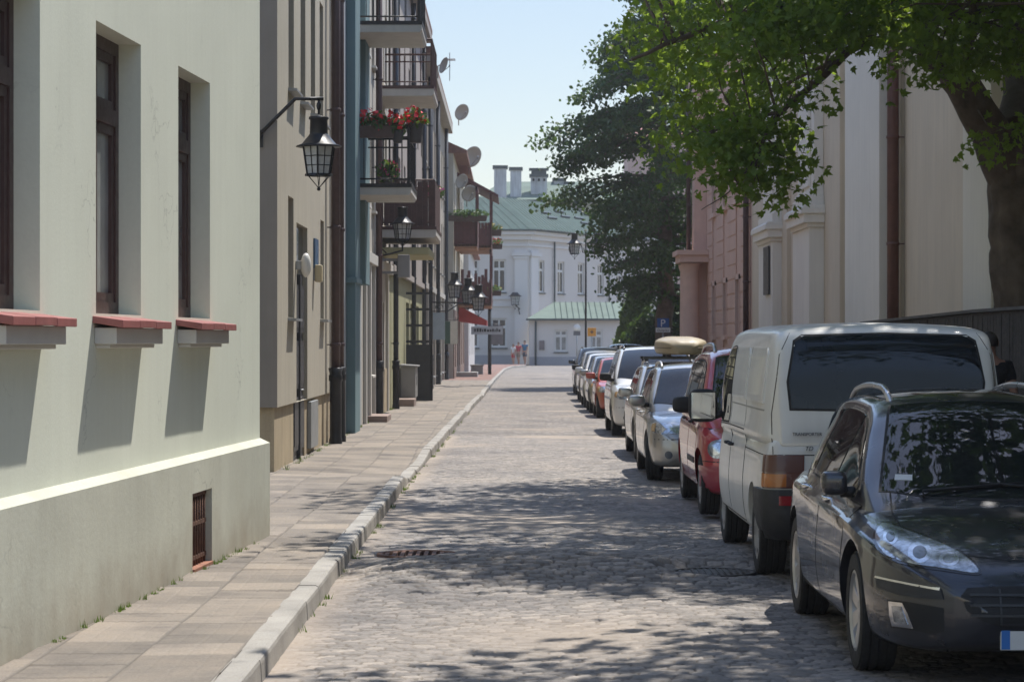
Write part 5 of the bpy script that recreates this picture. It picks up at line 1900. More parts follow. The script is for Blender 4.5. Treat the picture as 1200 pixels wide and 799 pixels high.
        for sg in (1, -1):
            c = np.mean(pts, 0)
            for ln in (pts[-3:] , [pts[-3], pts[-4]], pts[:-3], [pts[-1], pts[0]]):
                if len(ln) > 1: s.strip('seam', ln, s.side(sg), seam_m, .016, .0008)
            o = s.patch(name, [(c[0] + (a - c[0]) * (1 - .008), c[1] + (b - c[1]) * (1 - .008)) for a, b in pts], s.side(sg), s.paint, .0022, .06)
            if handle_at:
                hy, hz = handle_at
                h = s.hit(Vector((sg * 4, hy, hz)), Vector((-sg, 0, 0)))
                if h:
                    x = h[0].x
                    b = MB(); b.tube([(x - sg * .01, hy - .09, hz), (x + sg * .032, hy - .07, hz), (x + sg * .036, hy, hz), (x + sg * .032, hy + .07, hz), (x - sg * .01, hy + .09, hz)], .013, 8)
                    b.build('handle', hmat or s.paint, o)
            res.append(o)
        return res

    def mirrors(s, y, z, mat, x=None, size=(.11, .075, .085), face='rear', arm=True):
        for sg in (1, -1):
            h = s.hit(Vector((sg * 4, y, z - .03)), Vector((-sg, 0, 0)))
            x0 = (abs(h[0].x) if h else s.p['plan_max'] * .9) if x is None else x
            cx = sg * (x0 + size[0] + .05)
            o = link('wing_mirror', rbox(size, .55), s.root); o.location = (cx, y, z); o.data.materials.append(mat)
            g_ = MB(); a, c = size[0] * .82, size[2] * .78
            g_.add([(-a, -size[1] * 1.002, -c), (a, -size[1] * 1.002, -c), (a, -size[1] * 1.002, c), (-a, -size[1] * 1.002, c)], [(0, 1, 2, 3)])
            g_.build('mirror_glass', mirror_m, o)
            b = MB(); b.tube([(-sg * (size[0] + .09), -.0, -.05), (-sg * size[0] * .5, 0, -size[2] * .75)], [.035, .03], 8); b.build('mirror_arm', arch_black, o)

    def plate(s, front=True, z=.4, plain=True, x=0, off=.02):
        pj = s.front() if front else s.rear()
        h = s.hit(*pj(x, z))
        y = h[0].y; sg = 1 if front else -1
        m = MB(); m.box(x - .26, min(y, y + sg * off), z - .057, x + .26, max(y, y + sg * off), z + .057)
        o = m.build('licence_plate', plate_white, s.root, bevel=.004)
        yy_ = y + sg * (off + .0015)
        q = MB(); xl = x + .26 if front else x - .26     # the driver's right as seen from outside is the strip side
        a, b = (xl - .048, xl - .004) if front else (xl + .004, xl + .048)
        q.box(a, min(yy_ - sg * .001, yy_), z - .052, b, max(yy_ - sg * .001, yy_), z + .052); q.build('blue_strip', plate_blue, o)
        return o

    def rails(s, y0, y1, x, mat, h=.055, r=.016):
        for sg in (1, -1):
            pts = []
            for k, y in enumerate(np.linspace(y0, y1, 13)):
                hh = s.hit(Vector((sg * x, y, 5)), Vector((0, 0, -1)))
                z = hh[0].z if hh else s.roof(y)
                e = min(1, k / 1.5, (12 - k) / 1.5)
                pts.append((sg * x, y, z + h * e - .006))
            m = MB(); m.tube(pts, r, 8); m.build('roof_rail', mat, s.root)


def rbox(size, k=.5, n=3):
    """rounded box as a smooth mesh"""
    bm = bmesh.new(); bmesh.ops.create_cube(bm, size=2)
    bmesh.ops.subdivide_edges(bm, edges=bm.edges[:], cuts=5, use_grid_fill=True)
    for v in bm.verts:
        c = v.co; p = 2 + 4 * (1 - k)
        r_ = (abs(c.x) ** p + abs(c.y) ** p + abs(c.z) ** p) ** (1 / p)
        v.co = Vector((c.x / r_ * size[0], c.y / r_ * size[1], c.z / r_ * size[2]))
    bmesh.ops.recalc_face_normals(bm, faces=bm.faces)
    me = bpy.data.meshes.new('rounded'); bm.to_mesh(me); bm.free()
    me.polygons.foreach_set('use_smooth', [True] * len(me.polygons))
    return me


def paint(name, col, metal=.35, rough=.32, dirt=.10):
    m = M(name, col, rough, metal, var=.05, vscale=1.5, coat=1.0)
    nt = m.node_tree; bs = nt.nodes['Principled BSDF']
    # thin dust that dulls the clear coat in patches
    vec = nt.nodes.new('ShaderNodeTexCoord').outputs['Object']
    f = ramp(nt, noise(nt, vec, 5, 6, .65), [(.35, (.02,) * 3 + (1,)), (.75, (.02 + dirt,) * 3 + (1,))])
    nt.links.new(f, bs.inputs['Coat Roughness'])
    return m


def tinted_glass(name, tint):
    m, nt, bs = new_mat(name)
    nt.nodes.remove(bs)
    tr = nt.nodes.new('ShaderNodeBsdfTransparent'); tr.inputs['Color'].default_value = rgba(tint)
    gl = nt.nodes.new('ShaderNodeBsdfGlossy'); gl.inputs['Roughness'].default_value = .02; gl.inputs['Color'].default_value = (1, 1, 1, 1)
    vec = nt.nodes.new('ShaderNodeTexCoord').outputs['Object']
    f = nt.nodes.new('ShaderNodeFresnel'); f.inputs['IOR'].default_value = 1.47
    df = nd(nt, 'ShaderNodeBsdfDiffuse', Color=(.3, .28, .25, 1))
    dusty = ramp(nt, noise(nt, vec, 4, 5), [(.35, (.005,) * 3 + (1,)), (.8, (.04,) * 3 + (1,))])
    m1 = nt.nodes.new('ShaderNodeMixShader'); m2 = nt.nodes.new('ShaderNodeMixShader')
    nt.links.new(dusty, m1.inputs[0]); nt.links.new(tr.outputs[0], m1.inputs[1]); nt.links.new(df.outputs[0], m1.inputs[2])
    nt.links.new(f.outputs[0], m2.inputs[0]); nt.links.new(m1.outputs[0], m2.inputs[1]); nt.links.new(gl.outputs[0], m2.inputs[2])
    nt.links.new(m2.outputs[0], nt.nodes['Material Output'].inputs['Surface'])
    return m


rubber = M('tyre_rubber', (.022, .022, .022), .8, var=.25, vscale=9, bump=.15)
arch_black = M('arch_black', (.014, .014, .015), .7, var=.2)
seam_m = M('seam_black', (.008, .008, .008), .8, var=.1)
plastic = M('bumper_plastic', (.035, .036, .038), .55, var=.2, vscale=6, bump=.2, bscale=200)
seat_m = M('seat_cloth', (.022, .022, .024), .85, var=.2)
car_glass = tinted_glass('car_glass', (.60, .68, .68))
privacy_glass = M('privacy_glass', (.010, .013, .017), .03, spec=.45, var=.3, vscale=1.5)
chrome = M('chrome', (.75, .75, .76), .12, 1., var=.04)
alloy = M('alloy', (.5, .5, .5), .35, .8, var=.08)
cover_grey = M('wheel_cover', (.36, .36, .36), .4, .5, var=.12, vscale=5)
brake_m = M('brake_dark', (.05, .045, .04), .6, .4, var=.3, vscale=20)
mirror_m = M('mirror_silver', (.7, .72, .72), .04, 1., var=.02)
lens = M('headlight_lens', (.38, .40, .42), .16, .7, var=.6, vscale=22, coat=1)
lens_bright = M('reflector', (.58, .60, .62), .16, .95, var=.3, vscale=25, coat=1)
lens_dark = M('projector_lens', (.09, .11, .13), .05, .2, var=.2, coat=1)
amber = M('amber_lens', (.5, .15, .015), .2, var=.1, coat=.8)
red_lens = M('red_lens', (.32, .012, .02), .2, var=.1, coat=.8)
smoke_lens = M('smoked_lens', (.16, .06, .04), .25, var=.12, coat=.8)
plate_white = M('plate_white', (.62, .62, .6), .4, var=.05)
plate_blue = M('plate_blue', (.02, .15, .46), .4, var=.05)
black_gloss = M('black_gloss', (.012, .012, .013), .18, var=.1, coat=.6)
FACE = math.pi      # turned to face the camera

# ------------------------------------------------------------------ 1: the dark estate in front
dark_paint = paint('paint_charcoal', (.032, .033, .041), .45, .3, .06)
pd = dict(
    deck=[(-2.38, .55), (-2.34, .85), (-2.2, .93), (-1.6, .985), (0, .955), (.75, .925), (1.05, .905), (1.5, .86), (1.9, .775), (2.12, .70), (2.24, .62), (2.31, .52), (2.34, .44)],
    bot=[(-2.38, .42), (-2.3, .30), (-1.9, .21), (0, .19), (1.9, .19), (2.15, .20), (2.28, .25), (2.34, .36)],
    plan=[(-2.38, .56), (-2.32, .68), (-2.1, .79), (-1.5, .885), (0, .905), (1.4, .90), (1.75, .86), (2.0, .78), (2.18, .66), (2.28, .52), (2.34, .34)],
    roof=[(-2.26, .95), (-2.05, 1.20), (-1.85, 1.37), (-1.5, 1.45), (-.7, 1.505), (-.1, 1.49), (.2, 1.43), (.55, 1.26), (.9, 1.07), (1.2, .90), (1.3, .82)],
    roof_w=.505, cab_w=.925, crown=.08, re_in=.26, re_l=1.2, wb=2.725, wheel_r=.325, plan_max=.905, ws=(1.17, .16), ws_w=(.67, .475), rw=(-2.2, -1.86), rw_w=(.5, .42), rim_k=.67, tyre_w=.21, deck_crown=.075, fr_in=.10, sink=.12)
c = Car('dark_estate_car', 'dark charcoal estate car facing us in the tree shade, nearest of the parked row', 'car', (2.745, 14.62, 0), FACE, pd, dark_paint)
c.wheels(alloy, 7)
c.windscreen(drop=.13)
c.side_windows([(.02, .82), (-.95, -.03), (-1.75, -1.02)], trim=black_gloss)
c.door(-.02, 1.02, .27, (.12, .86), chrome)
c.door(-1.05, -.04, .27, (-.92, .875), chrome, arch=True)
c.mirrors(.72, .985, dark_paint, x=.77, size=(.075, .065, .07))
c.rails(-1.7, .02, .46, M('satin_rail', (.6, .6, .61), .3, .85, var=.05), .06, .02)
ey = c.from_eye(); S_ = 13.0 / FPX
HL = [(1034, 614), (1027, 624), (1028, 636), (1039, 651), (1066, 660), (1105, 666), (1146, 671), (1132, 653), (1105, 638), (1069, 624), (1048, 617)]
c.patch('headlight_surround', [(1031, 611), (1024, 624), (1025, 638), (1037, 654), (1066, 663), (1105, 669), (1150, 673), (1134, 651), (1106, 635.5), (1069, 621), (1048, 614)], ey, black_gloss, .0035, .02, None, S_, True, True)
hl = c.patch('headlight', HL, ey, lens, .007, .015, None, S_, True, True)
def ell(cx, cy, rx, ry, n=16): return [(cx + rx * math.cos(2 * math.pi * k / n), cy + ry * math.sin(2 * math.pi * k / n)) for k in range(n)]
for k, (cx, cy, rx, ry) in enumerate(((1044, 630, 8.5, 9.5), (1078, 648, 14, 12.5), (1112, 656, 12, 8))):
    m_ = c.patch('reflector', ell(cx, cy, rx, ry), ey, lens_bright, .009, .012, None, S_, False, True)
    l_ = c.patch('projector_lens', ell(cx, cy, rx * .58, ry * .58), ey, lens_dark if k < 2 else lens, .0115, .012, None, S_, False, True)
    for q in (m_, l_):
        for i, o in enumerate(q): o.parent = hl[i]
c.patch('bumper_strip', [(1028, 675), (1045, 679), (1075, 685), (1103, 690), (1106, 702), (1090, 702), (1060, 698), (1030, 689)], ey, plastic, .014, .02, None, S_, False, True)
c.strip('chrome_line', [(1028, 675.5), (1045, 679.3), (1075, 685.3), (1102, 690.3)], ey, chrome, .011, .0155, S_, None, True)
c.patch('fog_recess', [(1040, 702), (1062, 704.5), (1106, 712), (1107, 740), (1090, 742), (1072, 738), (1044, 735)], ey, arch_black, .002, .02, None, S_, False, True)
fg = c.patch('fog_lamp', [(1042, 704), (1058, 706), (1064, 718), (1071, 736), (1046, 733), (1043, 721)], ey, chrome, .006, .012, None, S_, False, True)
f2 = c.patch('lamp_glass', [(1046, 709), (1057, 710), (1065, 731), (1049, 728)], ey, lens, .009, .012, None, S_, False, True)
for i, o in enumerate(f2): o.parent = fg[i]
GR = [(-.42, .54), (-.30, .548), (0, .552), (.30, .548), (.42, .54), (.455, .50), (.43, .43), (.36, .38), (.25, .345), (0, .335), (-.25, .345), (-.36, .38), (-.43, .43), (-.455, .50)]
gq = c.patch('grille', GR, c.front(), arch_black, .003, .03)
for z in (.505, .455, .405):
    c.strip('grille_bar', [(x, z) for x in np.linspace(-.41, .41, 12)], c.front(), plastic, .012, .012, parent=gq)
for x in (-.26, -.09, .09, .26):
    c.strip('grille_bar', [(x, .36), (x, .45), (x, .535)], c.front(), plastic, .009, .010, parent=gq)
c.plate(True, .285)
c.strip('bonnet_seam', [(-.62, 1.02)] + [(-.66, 1.4), (-.66, 1.7), (-.60, 1.95), (-.45, 2.10), (-.2, 2.165), (0, 2.175), (.2, 2.165), (.45, 2.10), (.60, 1.95), (.66, 1.7), (.66, 1.4), (.62, 1.02)], c.top(), seam_m, .010, .0012)
c.patch('windscreen_sticker', [(1049, 556.5), (1069, 557), (1069, 563.5), (1048, 563)], ey, plate_white, .0065, .02, None, S_)
for sg in (1, -1):
    wm_ = MB(); a = c.hit(Vector((sg * .45, 1.12, 5)), Vector((0, 0, -1)))[0]; b = c.hit(Vector((sg * -.12, 1.05, 5)), Vector((0, 0, -1)))[0]
    wm_.tube([tuple(a + Vector((0, .03, .0))), tuple(a + Vector((0, 0, .03))), tuple(b + Vector((0, 0, .018)))], .009, 6); wm_.build('wiper', arch_black, c.root)
c.patch('rear_window', [(-.48, -2.2), (.48, -2.2), (.38, -1.84), (-.38, -1.84)], c.top(), car_glass, .004, .05)
c.glass_outlines.append(('top', np.array([(-.48, -2.2), (.48, -2.2), (.38, -1.84), (-.38, -1.84)])))
c.glaze([(-.12, 0), (-1.0, 0)])
CARS = [c]

# ------------------------------------------------------------------ 2: the white van, seen from behind
van_paint = M('paint_van_white', (.79, .775, .71), .38, var=.07, vscale=1.5, coat=.35, streak=.12, stain=(.3, .25, .17))
pv = dict(
    deck=[(-2.28, .60), (-2.265, 1.02), (-2.2, 1.10), (0, 1.10), (1.6, 1.08), (1.95, 1.02), (2.25, .86), (2.36, .72), (2.42, .52)],
    bot=[(-2.28, .46), (-2.2, .36), (-1.9, .30), (0, .27), (1.9, .27), (2.3, .30), (2.42, .40)],
    plan=[(-2.28, .80), (-2.26, .86), (-2.16, .905), (-1.7, .92), (1.3, .92), (1.9, .88), (2.2, .78), (2.36, .62), (2.42, .45)],
    roof=[(-2.262, 1.05), (-2.245, 1.3), (-2.205, 1.66), (-2.15, 1.84), (-2.03, 1.915), (-1.7, 1.94), (0, 1.95), (.95, 1.93), (1.2, 1.87), (1.5, 1.60), (1.95, 1.12), (2.05, .98)],
    roof_w=.79, cab_w=.975, crown=.075, wb=2.92, wheel_r=.325, plan_max=.92, ws=(1.93, 1.3), ws_w=(.78, .66), rim_k=.64, tyre_w=.215, deck_crown=.03, waist=.985, bulge=.028, sink=.06, fr_in=.1)
c = Car('white_van', 'off white panel van seen from behind with one wide dark rear window', 'van', (2.775, 20.17, 0), 0, pv, van_paint)
c.wheels(cover_grey, 6, style='cover')
RW = [(-.70, 1.30), (-.72, 1.50), (-.665, 1.79), (-.60, 1.83), (0, 1.845), (.60, 1.83), (.665, 1.79), (.72, 1.50), (.70, 1.30), (0, 1.29)]
c.patch('window_seal', [(a * 1.025, 1.565 + (b - 1.565) * 1.06) for a, b in RW], c.rear(), rubber, .003, .05)
c.patch('rear_window', RW, c.rear(), privacy_glass, .008, .05)
c.side_windows([(.62, 1.62)], lo=.03, hi=.19)
for sg in (1, -1):
    c.strip('seam', [(sg * .84, .72), (sg * .84, 1.26), (sg * .785, 1.7), (sg * .70, 1.86)], c.rear(), M('van_seam', (.10, .09, .08), .7), .006, .0012)
c.strip('seam', [(-.88, .955), (0, .955), (.88, .955)], c.rear(), seam_m, .008, .001)
for sg in (1, -1):
    c.strip('seam', [(-2.2, .95), (0, .95), (1.9, .95)], c.side(sg), seam_m, .007, .001)
    c.strip('seam', [(-2.0, 1.28), (0, 1.28), (.55, 1.28)], c.side(sg), M('van_crease', (.33, .32, .28), .5), .012, .001)
    for y in (-.72, .52):
        c.strip('seam', [(y, .34), (y, 1.1), (y, 1.75)], c.side(sg), seam_m, .009, .001)
    for ya, yb in ((-1.98, -.80), (-.62, .44)):
        c.patch('side_panel', [(ya, 1.33), (yb, 1.33), (yb - .02, 1.70), (yb - .08, 1.745), (ya + .08, 1.745), (ya + .02, 1.70)], c.side(sg), van_paint, .010, .06)
c.door(.54, 1.66, .36, (.68, .93), arch_black)
c.door(-.70, .50, .36, (.36, .93), arch_black, name='sliding_door')
# bumper, lamps
bp = MB()
for k in range(1):
    pts = []
for o, nm in ((.035, 'rear_bumper'),):
    c.patch(nm, [(-.95, .70), (-.4, .70), (.4, .70), (.95, .70), (.95, .40), (.85, .36), (-.85, .36), (-.95, .40)], c.rear(), plastic, .045, .05)
    for sg in (1, -1):
        c.patch('bumper_corner', [(-2.30, .70), (-1.86, .70), (-1.87, .52), (-1.95, .40), (-2.30, .40)], c.side(sg), plastic, .035, .04)
def oblique(car, sg, ang=45, front=False):
    a = R(ang); s_ = 1 if front else -1
    d = Vector((-sg * math.sin(a), -s_ * math.cos(a), 0)); u_ = Vector((sg * math.cos(a), -s_ * math.sin(a), 0))
    base = Vector((sg * car.p['plan_max'], (car.p['deck'][-1][0] if front else car.p['deck'][0][0]), 0))
    return lambda u, v: (base - d * 3 + u_ * u + Vector((0, 0, v)), d)
for sg in (1, -1):
    ob = oblique(c, sg, 40)
    t_ = c.patch('tail_light', [(-.23, .71), (.09, .71), (.09, .955), (-.23, .955)], ob, smoke_lens, .010, .03)
    for nm, za, zb, mt in (('indicator_lens', .72, .815, amber), ('brake_lens', .83, .945, M('tail_upper', (.13, .045, .03), .35, coat=.5))):
        q = c.patch(nm, [(-.22, za), (.08, za), (.08, zb), (-.22, zb)], ob, mt, .014, .03, t_)
        if nm == 'indicator_lens':
            c.patch('reverse_lens', [(-.22, za), (-.13, za), (-.13, zb), (-.22, zb)], ob, smoke_lens, .016, .03, t_)
    c.patch('reflector', [(sg * .80, .585), (sg * .66, .585), (sg * .66, .655), (sg * .80, .655)], c.rear(), red_lens, .052, .03)
    # door mirrors on arms
c.mirrors(1.62, 1.22, arch_black, size=(.13, .06, .15))
text_mesh('TRANSPORTER', .034, arch_black, 'lettering', c.root, (-.70, -2.285, 1.10), (R(90), 0, 0), .004, xs=.95)
text_mesh('TD', .045, arch_black, 'emblem', c.root, (-.61, -2.29, .99), (R(90), 0, 0), .004, shear=.25)
c.plate(False, .86)
hd = MB(); hd.tube([(-.12, -2.32, .99), (.12, -2.32, .99)], .018, 8); hd.build('handle', arch_black, c.root)
c.glaze()
CARS.append(c)

# ------------------------------------------------------------------ 3: red people carrier
red_paint = paint('paint_red', (.42, .010, .025), .1, .35, .06)
pr = dict(
    deck=[(-2.1, .60), (-2.07, .95), (-1.9, 1.03), (0, 1.03), (.9, 1.01), (1.3, .97), (1.7, .88), (1.9, .80), (2.02, .66), (2.08, .48)],
    bot=[(-2.1, .40), (-2.0, .28), (-1.6, .22), (1.6, .22), (1.9, .24), (2.08, .36)],
    plan=[(-2.1, .66), (-2.05, .78), (-1.85, .86), (-1.3, .90), (1.2, .90), (1.6, .86), (1.85, .76), (2.0, .62), (2.08, .42)],
    roof=[(-2.07, 1.0), (-2.0, 1.35), (-1.85, 1.62), (-1.5, 1.70), (-.6, 1.745), (.0, 1.74), (.35, 1.68), (.7, 1.48), (1.2, 1.13), (1.5, .92), (1.6, .85)],
    roof_w=.64, cab_w=.95, crown=.085, wb=2.65, wheel_r=.315, plan_max=.90, ws=(1.42, .40), ws_w=(.74, .60), rim_k=.64, tyre_w=.2, deck_crown=.06, sink=.08)
c = Car('red_people_carrier', 'tall red people carrier facing us with black mirrors, squeezed behind the white van', 'car', (2.815, 26.45, 0), FACE, pr, red_paint)
c.wheels(cover_grey, 6, style='cover')
c.windscreen(drop=.12)
c.side_windows([(.10, 1.15), (-.95, .03), (-1.85, -1.02)], hi=.16)
c.door(.06, 1.12, .30, (.2, .93), arch_black)
c.door(-.98, .02, .30, (-.84, .94), arch_black, arch=True)
c.mirrors(.95, 1.13, arch_black, size=(.125, .08, .085))
c.rails(-1.6, .12, .60, alloy, .07, .022)
for sg in (1, -1):
    ob = oblique(c, sg, 42, True)
    c.patch('headlight', ell(.0, .70, .17, .095), ob, lens, .010, .03)
    q = c.patch('reflector', ell(.02, .70, .085, .06), ob, lens_bright, .013, .02)
    c.strip('bumper_seam', [(-.35, .56), (-.1, .57), (.2, .57), (.4, .57)], ob, seam_m, .010, .001)
c.patch('bumper', [(-.86, .30), (.86, .30), (.88, .52), (.5, .545), (-.5, .545), (-.88, .52)], c.front(), paint('paint_red_bumper', (.30, .012, .03), .05, .45), .012, .05)
c.patch('grille', [(-.34, .62), (.34, .62), (.38, .74), (-.38, .74)], c.front(), arch_black, .004, .05)
c.patch('side_moulding', [(.1, .52), (.98, .52), (.98, .58), (.1, .58)], c.side(1), plastic, .010, .06, mirror=True)
c.plate(True, .42)
c.patch('rear_window', [(-.56, 1.15), (.56, 1.15), (.50, 1.55), (-.50, 1.55)], c.rear(), car_glass, .004, .05)
c.glass_outlines.append(('rear', np.array([(-.56, 1.15), (.56, 1.15), (.50, 1.55), (-.50, 1.55)])))
c.glaze([(0.05, 0), (-.85, 0)])
CARS.append(c)


# ------------------------------------------------------------------ the rest of the row
def car_params(L, W, H, wb, fo, kind='hatch', rr=.3, hood_z=.86, belt=.93):
    yf = wb / 2 + fo; yr = yf - L
    hw = W / 2
    base = wb / 2 - (.42 if kind != 'mpv' else .18)
    d = dict(
        deck=[(yr, .56), (yr + .04, belt - .1), (yr + .2, belt), (0, belt), (base - .25, belt - .005), (base + .1, belt - .03), (yf - .55, hood_z - .02), (yf - .25, hood_z - .10), (yf - .10, hood_z - .2), (yf - .03, hood_z - .32), (yf, .45)],
        bot=[(yr, .40), (yr + .1, .28), (yr + .5, .2), (yf - .5, .19), (yf - .12, .22), (yf, .34)],
        plan=[(yr, hw * .74), (yr + .06, hw * .86), (yr + .3, hw * .95), (yr + .9, hw), (wb / 2, hw), (yf - .4, hw * .94), (yf - .18, hw * .83), (yf - .05, hw * .66), (yf, hw * .48)],
        roof_w=hw * .68, cab_w=.945, crown=.08, wb=wb, wheel_r=rr, plan_max=hw, rim_k=.64, tyre_w=.19, deck_crown=.055, sink=.09)
    top = base - (.95 if kind != 'mpv' else 1.15)
    tail = {'hatch': [(yr + .06, belt), (yr + .28, belt + .28), (yr + .55, H - .12)], 'estate': [(yr + .05, belt), (yr + .2, belt + .28), (yr + .42, H - .09)],
            'mpv': [(yr + .04, belt), (yr + .14, belt + .4), (yr + .32, H - .08)]}[kind]
    d['roof'] = tail + [(yr + 1.0, H - .015), (top - .55, H), (top - .1, H - .02), (top + .08, H - .07), (base - .42, belt + (H - belt) * .46), (base, belt + .02), (base + .14, belt - .08)]
    d['ws'] = (base - .02, top + .06); d['ws_w'] = (hw * .82, hw * .64)
    d['_'] = (yr, yf, base, top, belt, H)
    return d


def row_car(name, label, loc, p, pm, kind='estate', rim=cover_grey, style='cover', mirror_mat=None, rails=None, detail=True, steer=0., lamps=True, spokes=6):
    c = Car(name, label, 'car', loc, FACE, p, pm)
    yr, yf, base, top, belt, H = p['_']
    c.wheels(rim, spokes, style=style, steer=steer)
    c.windscreen(drop=.10)
    b1 = base - 1.15
    c.side_windows([(b1 + .04, base - .12), (b1 - .92, b1 - .04), (yr + .3, b1 - 1.0)] if kind != 'hatch' else [(b1 + .04, base - .12), (b1 - .8, b1 - .04)], hi=.14)
    if detail:
        c.door(b1, base - .1, .28, (b1 + .14, belt - .09), None)
        c.door(b1 - .95, b1 - .02, .28, (b1 - .80, belt - .085), None, arch=True)
    hw = p['plan_max']
    c.mirrors(base - .28, belt + .08, mirror_mat or pm, size=(.115, .07, .075))
    if rails:
        c.rails(yr + .5, top - .05, hw * .64, rails, .06, .02)
    for sg in (1, -1):
        ob = oblique(c, sg, 25, True)
        hz = p['deck'][-4][1] - .09
        hl_ = c.patch('headlight', [(-.36, hz - .04), (-.05, hz - .055), (.10, hz - .02), (.12, hz + .08), (-.05, hz + .085), (-.36, hz + .07)], ob, lens, .008, .04)
        c.patch('reflector', ell(-.14, hz + .012, .07, .055), ob, lens_bright, .011, .03, hl_)
        c.patch('indicator', [(.04, hz - .02), (.115, hz - .01), (.125, hz + .07), (.05, hz + .075)], ob, M('indicator_pale', (.5, .3, .12), .2, coat=.7), .011, .03, hl_)
        c.patch('fog_lamp', ell(-.20, .36, .055, .05), ob, lens_dark, .006, .03)
    c.patch('grille', [(-.30, .60), (.30, .60), (.34, .70), (-.34, .70)], c.front(), arch_black, .004, .05)
    c.patch('air_intake', [(-.45, .28), (.45, .28), (.42, .38), (-.42, .38)], c.front(), arch_black, .004, .05)
    c.strip('bumper_seam', [(-.9 * hw, .55), (0, .57), (.9 * hw, .55)], c.front(), seam_m, .010, .001)
    c.plate(True, .44)
    q = [(-.6 * hw, belt + .10), (.6 * hw, belt + .10), (.52 * hw, H - .17), (-.52 * hw, H - .17)]
    c.patch('rear_window', q, c.rear(), car_glass, .004, .06); c.glass_outlines.append(('rear', np.array(q)))
    c.glaze([(b1 + .02, 0), (b1 - .85, 0)])
    CARS.append(c)
    return c


silver = paint('paint_silver', (.36, .355, .34), .7, .33, .08)
silver_b = paint('paint_silver_b', (.42, .42, .41), .65, .35, .08)
white_p = paint('paint_white', (.62, .63, .63), .05, .35, .08)
gold_silver = paint('paint_champagne', (.33, .30, .25), .6, .35, .08)
row_car('silver_estate_car', 'silver estate car with roof rails and front wheel turned out, behind the red carrier', (2.58, 32.62, 0), car_params(4.25, 1.71, 1.50, 2.6, .85, 'estate', .30, .86, .93), silver, rails=alloy, steer=R(-9))
row_car('roof_box_car', 'pale silver estate car carrying a beige roof box', (2.70, 38.1, 0), car_params(4.45, 1.74, 1.47, 2.65, .88, 'estate', .30, .86, .93), silver_b, rails=alloy)
row_car('white_minivan', 'large white minivan with black mirrors and dark roof bars, behind the roof box car', (2.80, 47.6, 0), car_params(4.75, 1.86, 1.70, 2.95, .93, 'mpv', .325, .95, 1.03), white_p, mirror_mat=arch_black, rails=black_gloss)
row_car('small_red_car', 'tiny orange red hatchback almost hidden behind the white minivan', (2.70, 57.9, 0), car_params(3.25, 1.5, 1.43, 2.2, .6, 'hatch', .27, .84, .9), paint('paint_orange_red', (.42, .06, .025), .1, .35), kind='hatch')
row_car('silver_hatchback', 'small silver hatchback between the tiny red car and the white hatchback', (2.73, 61.95, 0), car_params(3.85, 1.64, 1.45, 2.45, .74, 'hatch', .29, .85, .92), silver, kind='hatch')
row_car('white_hatchback', 'small white hatchback seventh from the near end with a silver hatchback before it', (2.75, 66.9, 0), car_params(3.95, 1.66, 1.48, 2.5, .76, 'hatch', .29, .86, .93), white_p, kind='hatch')
row_car('brown_estate_car', 'brownish champagne estate car parked before the dark blue one', (2.83, 73.0, 0), car_params(4.35, 1.7, 1.52, 2.6, .86, 'estate', .30, .87, .94), gold_silver, mirror_mat=arch_black)
row_car('dark_blue_car', 'dark blue tall estate car at the far end of the parked row', (3.0, 82.4, 0), car_params(4.7, 1.82, 1.60, 2.75, .92, 'estate', .325, .95, 1.02), paint('paint_navy', (.02, .035, .06), .4, .3), rails=black_gloss)
row_car('black_car', 'low black car standing further right behind the dark blue one', (4.35, 92.0, 0), car_params(4.5, 1.78, 1.70, 2.7, .9, 'estate', .32, .95, 1.02), paint('paint_black', (.014, .016, .02), .3, .3))

# roof box and its bars
t = thing('roof_box', 'beige plastic roof box strapped on the pale silver car', 'roof box', (2.70, 38.75, 1.585), FACE)
bm = bmesh.new()
ys = np.linspace(-.98, .98, 40); secs = []
for y in ys:
    e = abs(y) / .98
    k = (1 - e ** 5) ** .5 if e < 1 else 0
    k = max(k, .06)
    w_ = .40 * (.72 + .28 * (1 - e ** 3)) * (.35 + .65 * k); h = .30 * (.45 + .55 * k) * (1 - .12 * (y + .98) / 1.96)
    secs.append(catmull([(0, 0), (.7 * w_, 0), (.93 * w_, .02), (w_, .09), (1.005 * w_, .115), (.97 * w_, .20 * h / .3 + .02), (.84 * w_, h * .86), (.5 * w_, h * .985), (0, h)], 26))
bx = loft(ys, secs); me = bpy.data.meshes.new('lid'); bx.to_mesh(me); bx.free()
me.polygons.foreach_set('use_smooth', [True] * len(me.polygons)); me.materials.append(M('box_beige', (.40, .33, .215), .5, var=.08, vscale=3, coat=.2))
link('shell', me, t)
mb = MB(); pts = []
for a in np.linspace(0, 2 * math.pi, 41):
    y = .93 * math.sin(a); e = abs(y) / .98; k = max((1 - e ** 5) ** .5, .06); w_ = .405 * (.72 + .28 * (1 - e ** 3)) * (.35 + .65 * k)
    pts.append((math.copysign(w_, math.cos(a)) if abs(math.cos(a)) > .12 else w_ * math.cos(a) / .12, y, .105))
mb.tube(pts, .009, 5, caps=False); mb.build('rim_seam', M('box_seam', (.2, .165, .11), .6), t)
mb = MB()
for y in (-.45, .45):
    mb.box(-.62, y - .03, -.075, .62, y + .03, -.03)
    for x in (-.57, .57):
        mb.box(x - .03, y - .04, -.11, x + .03, y + .04, -.0751)
    for x in (-.22, .22):
        mb.box(x - .04, y - .05, -.0299, x + .04, y + .05, .012)
mb.build('roof_bars', black_gloss, t, bevel=.004)
# ------------------------------------------------------------------ trees
HALF = np.array([(0, 0), (.22, -.06), (.50, .10), (.31, .24), (.47, .52), (.20, .47), (0, 1.0)])
DIAM = np.array([(0, 0), (.30, .25), (.36, .5), (.22, .8), (0, 1.0)])


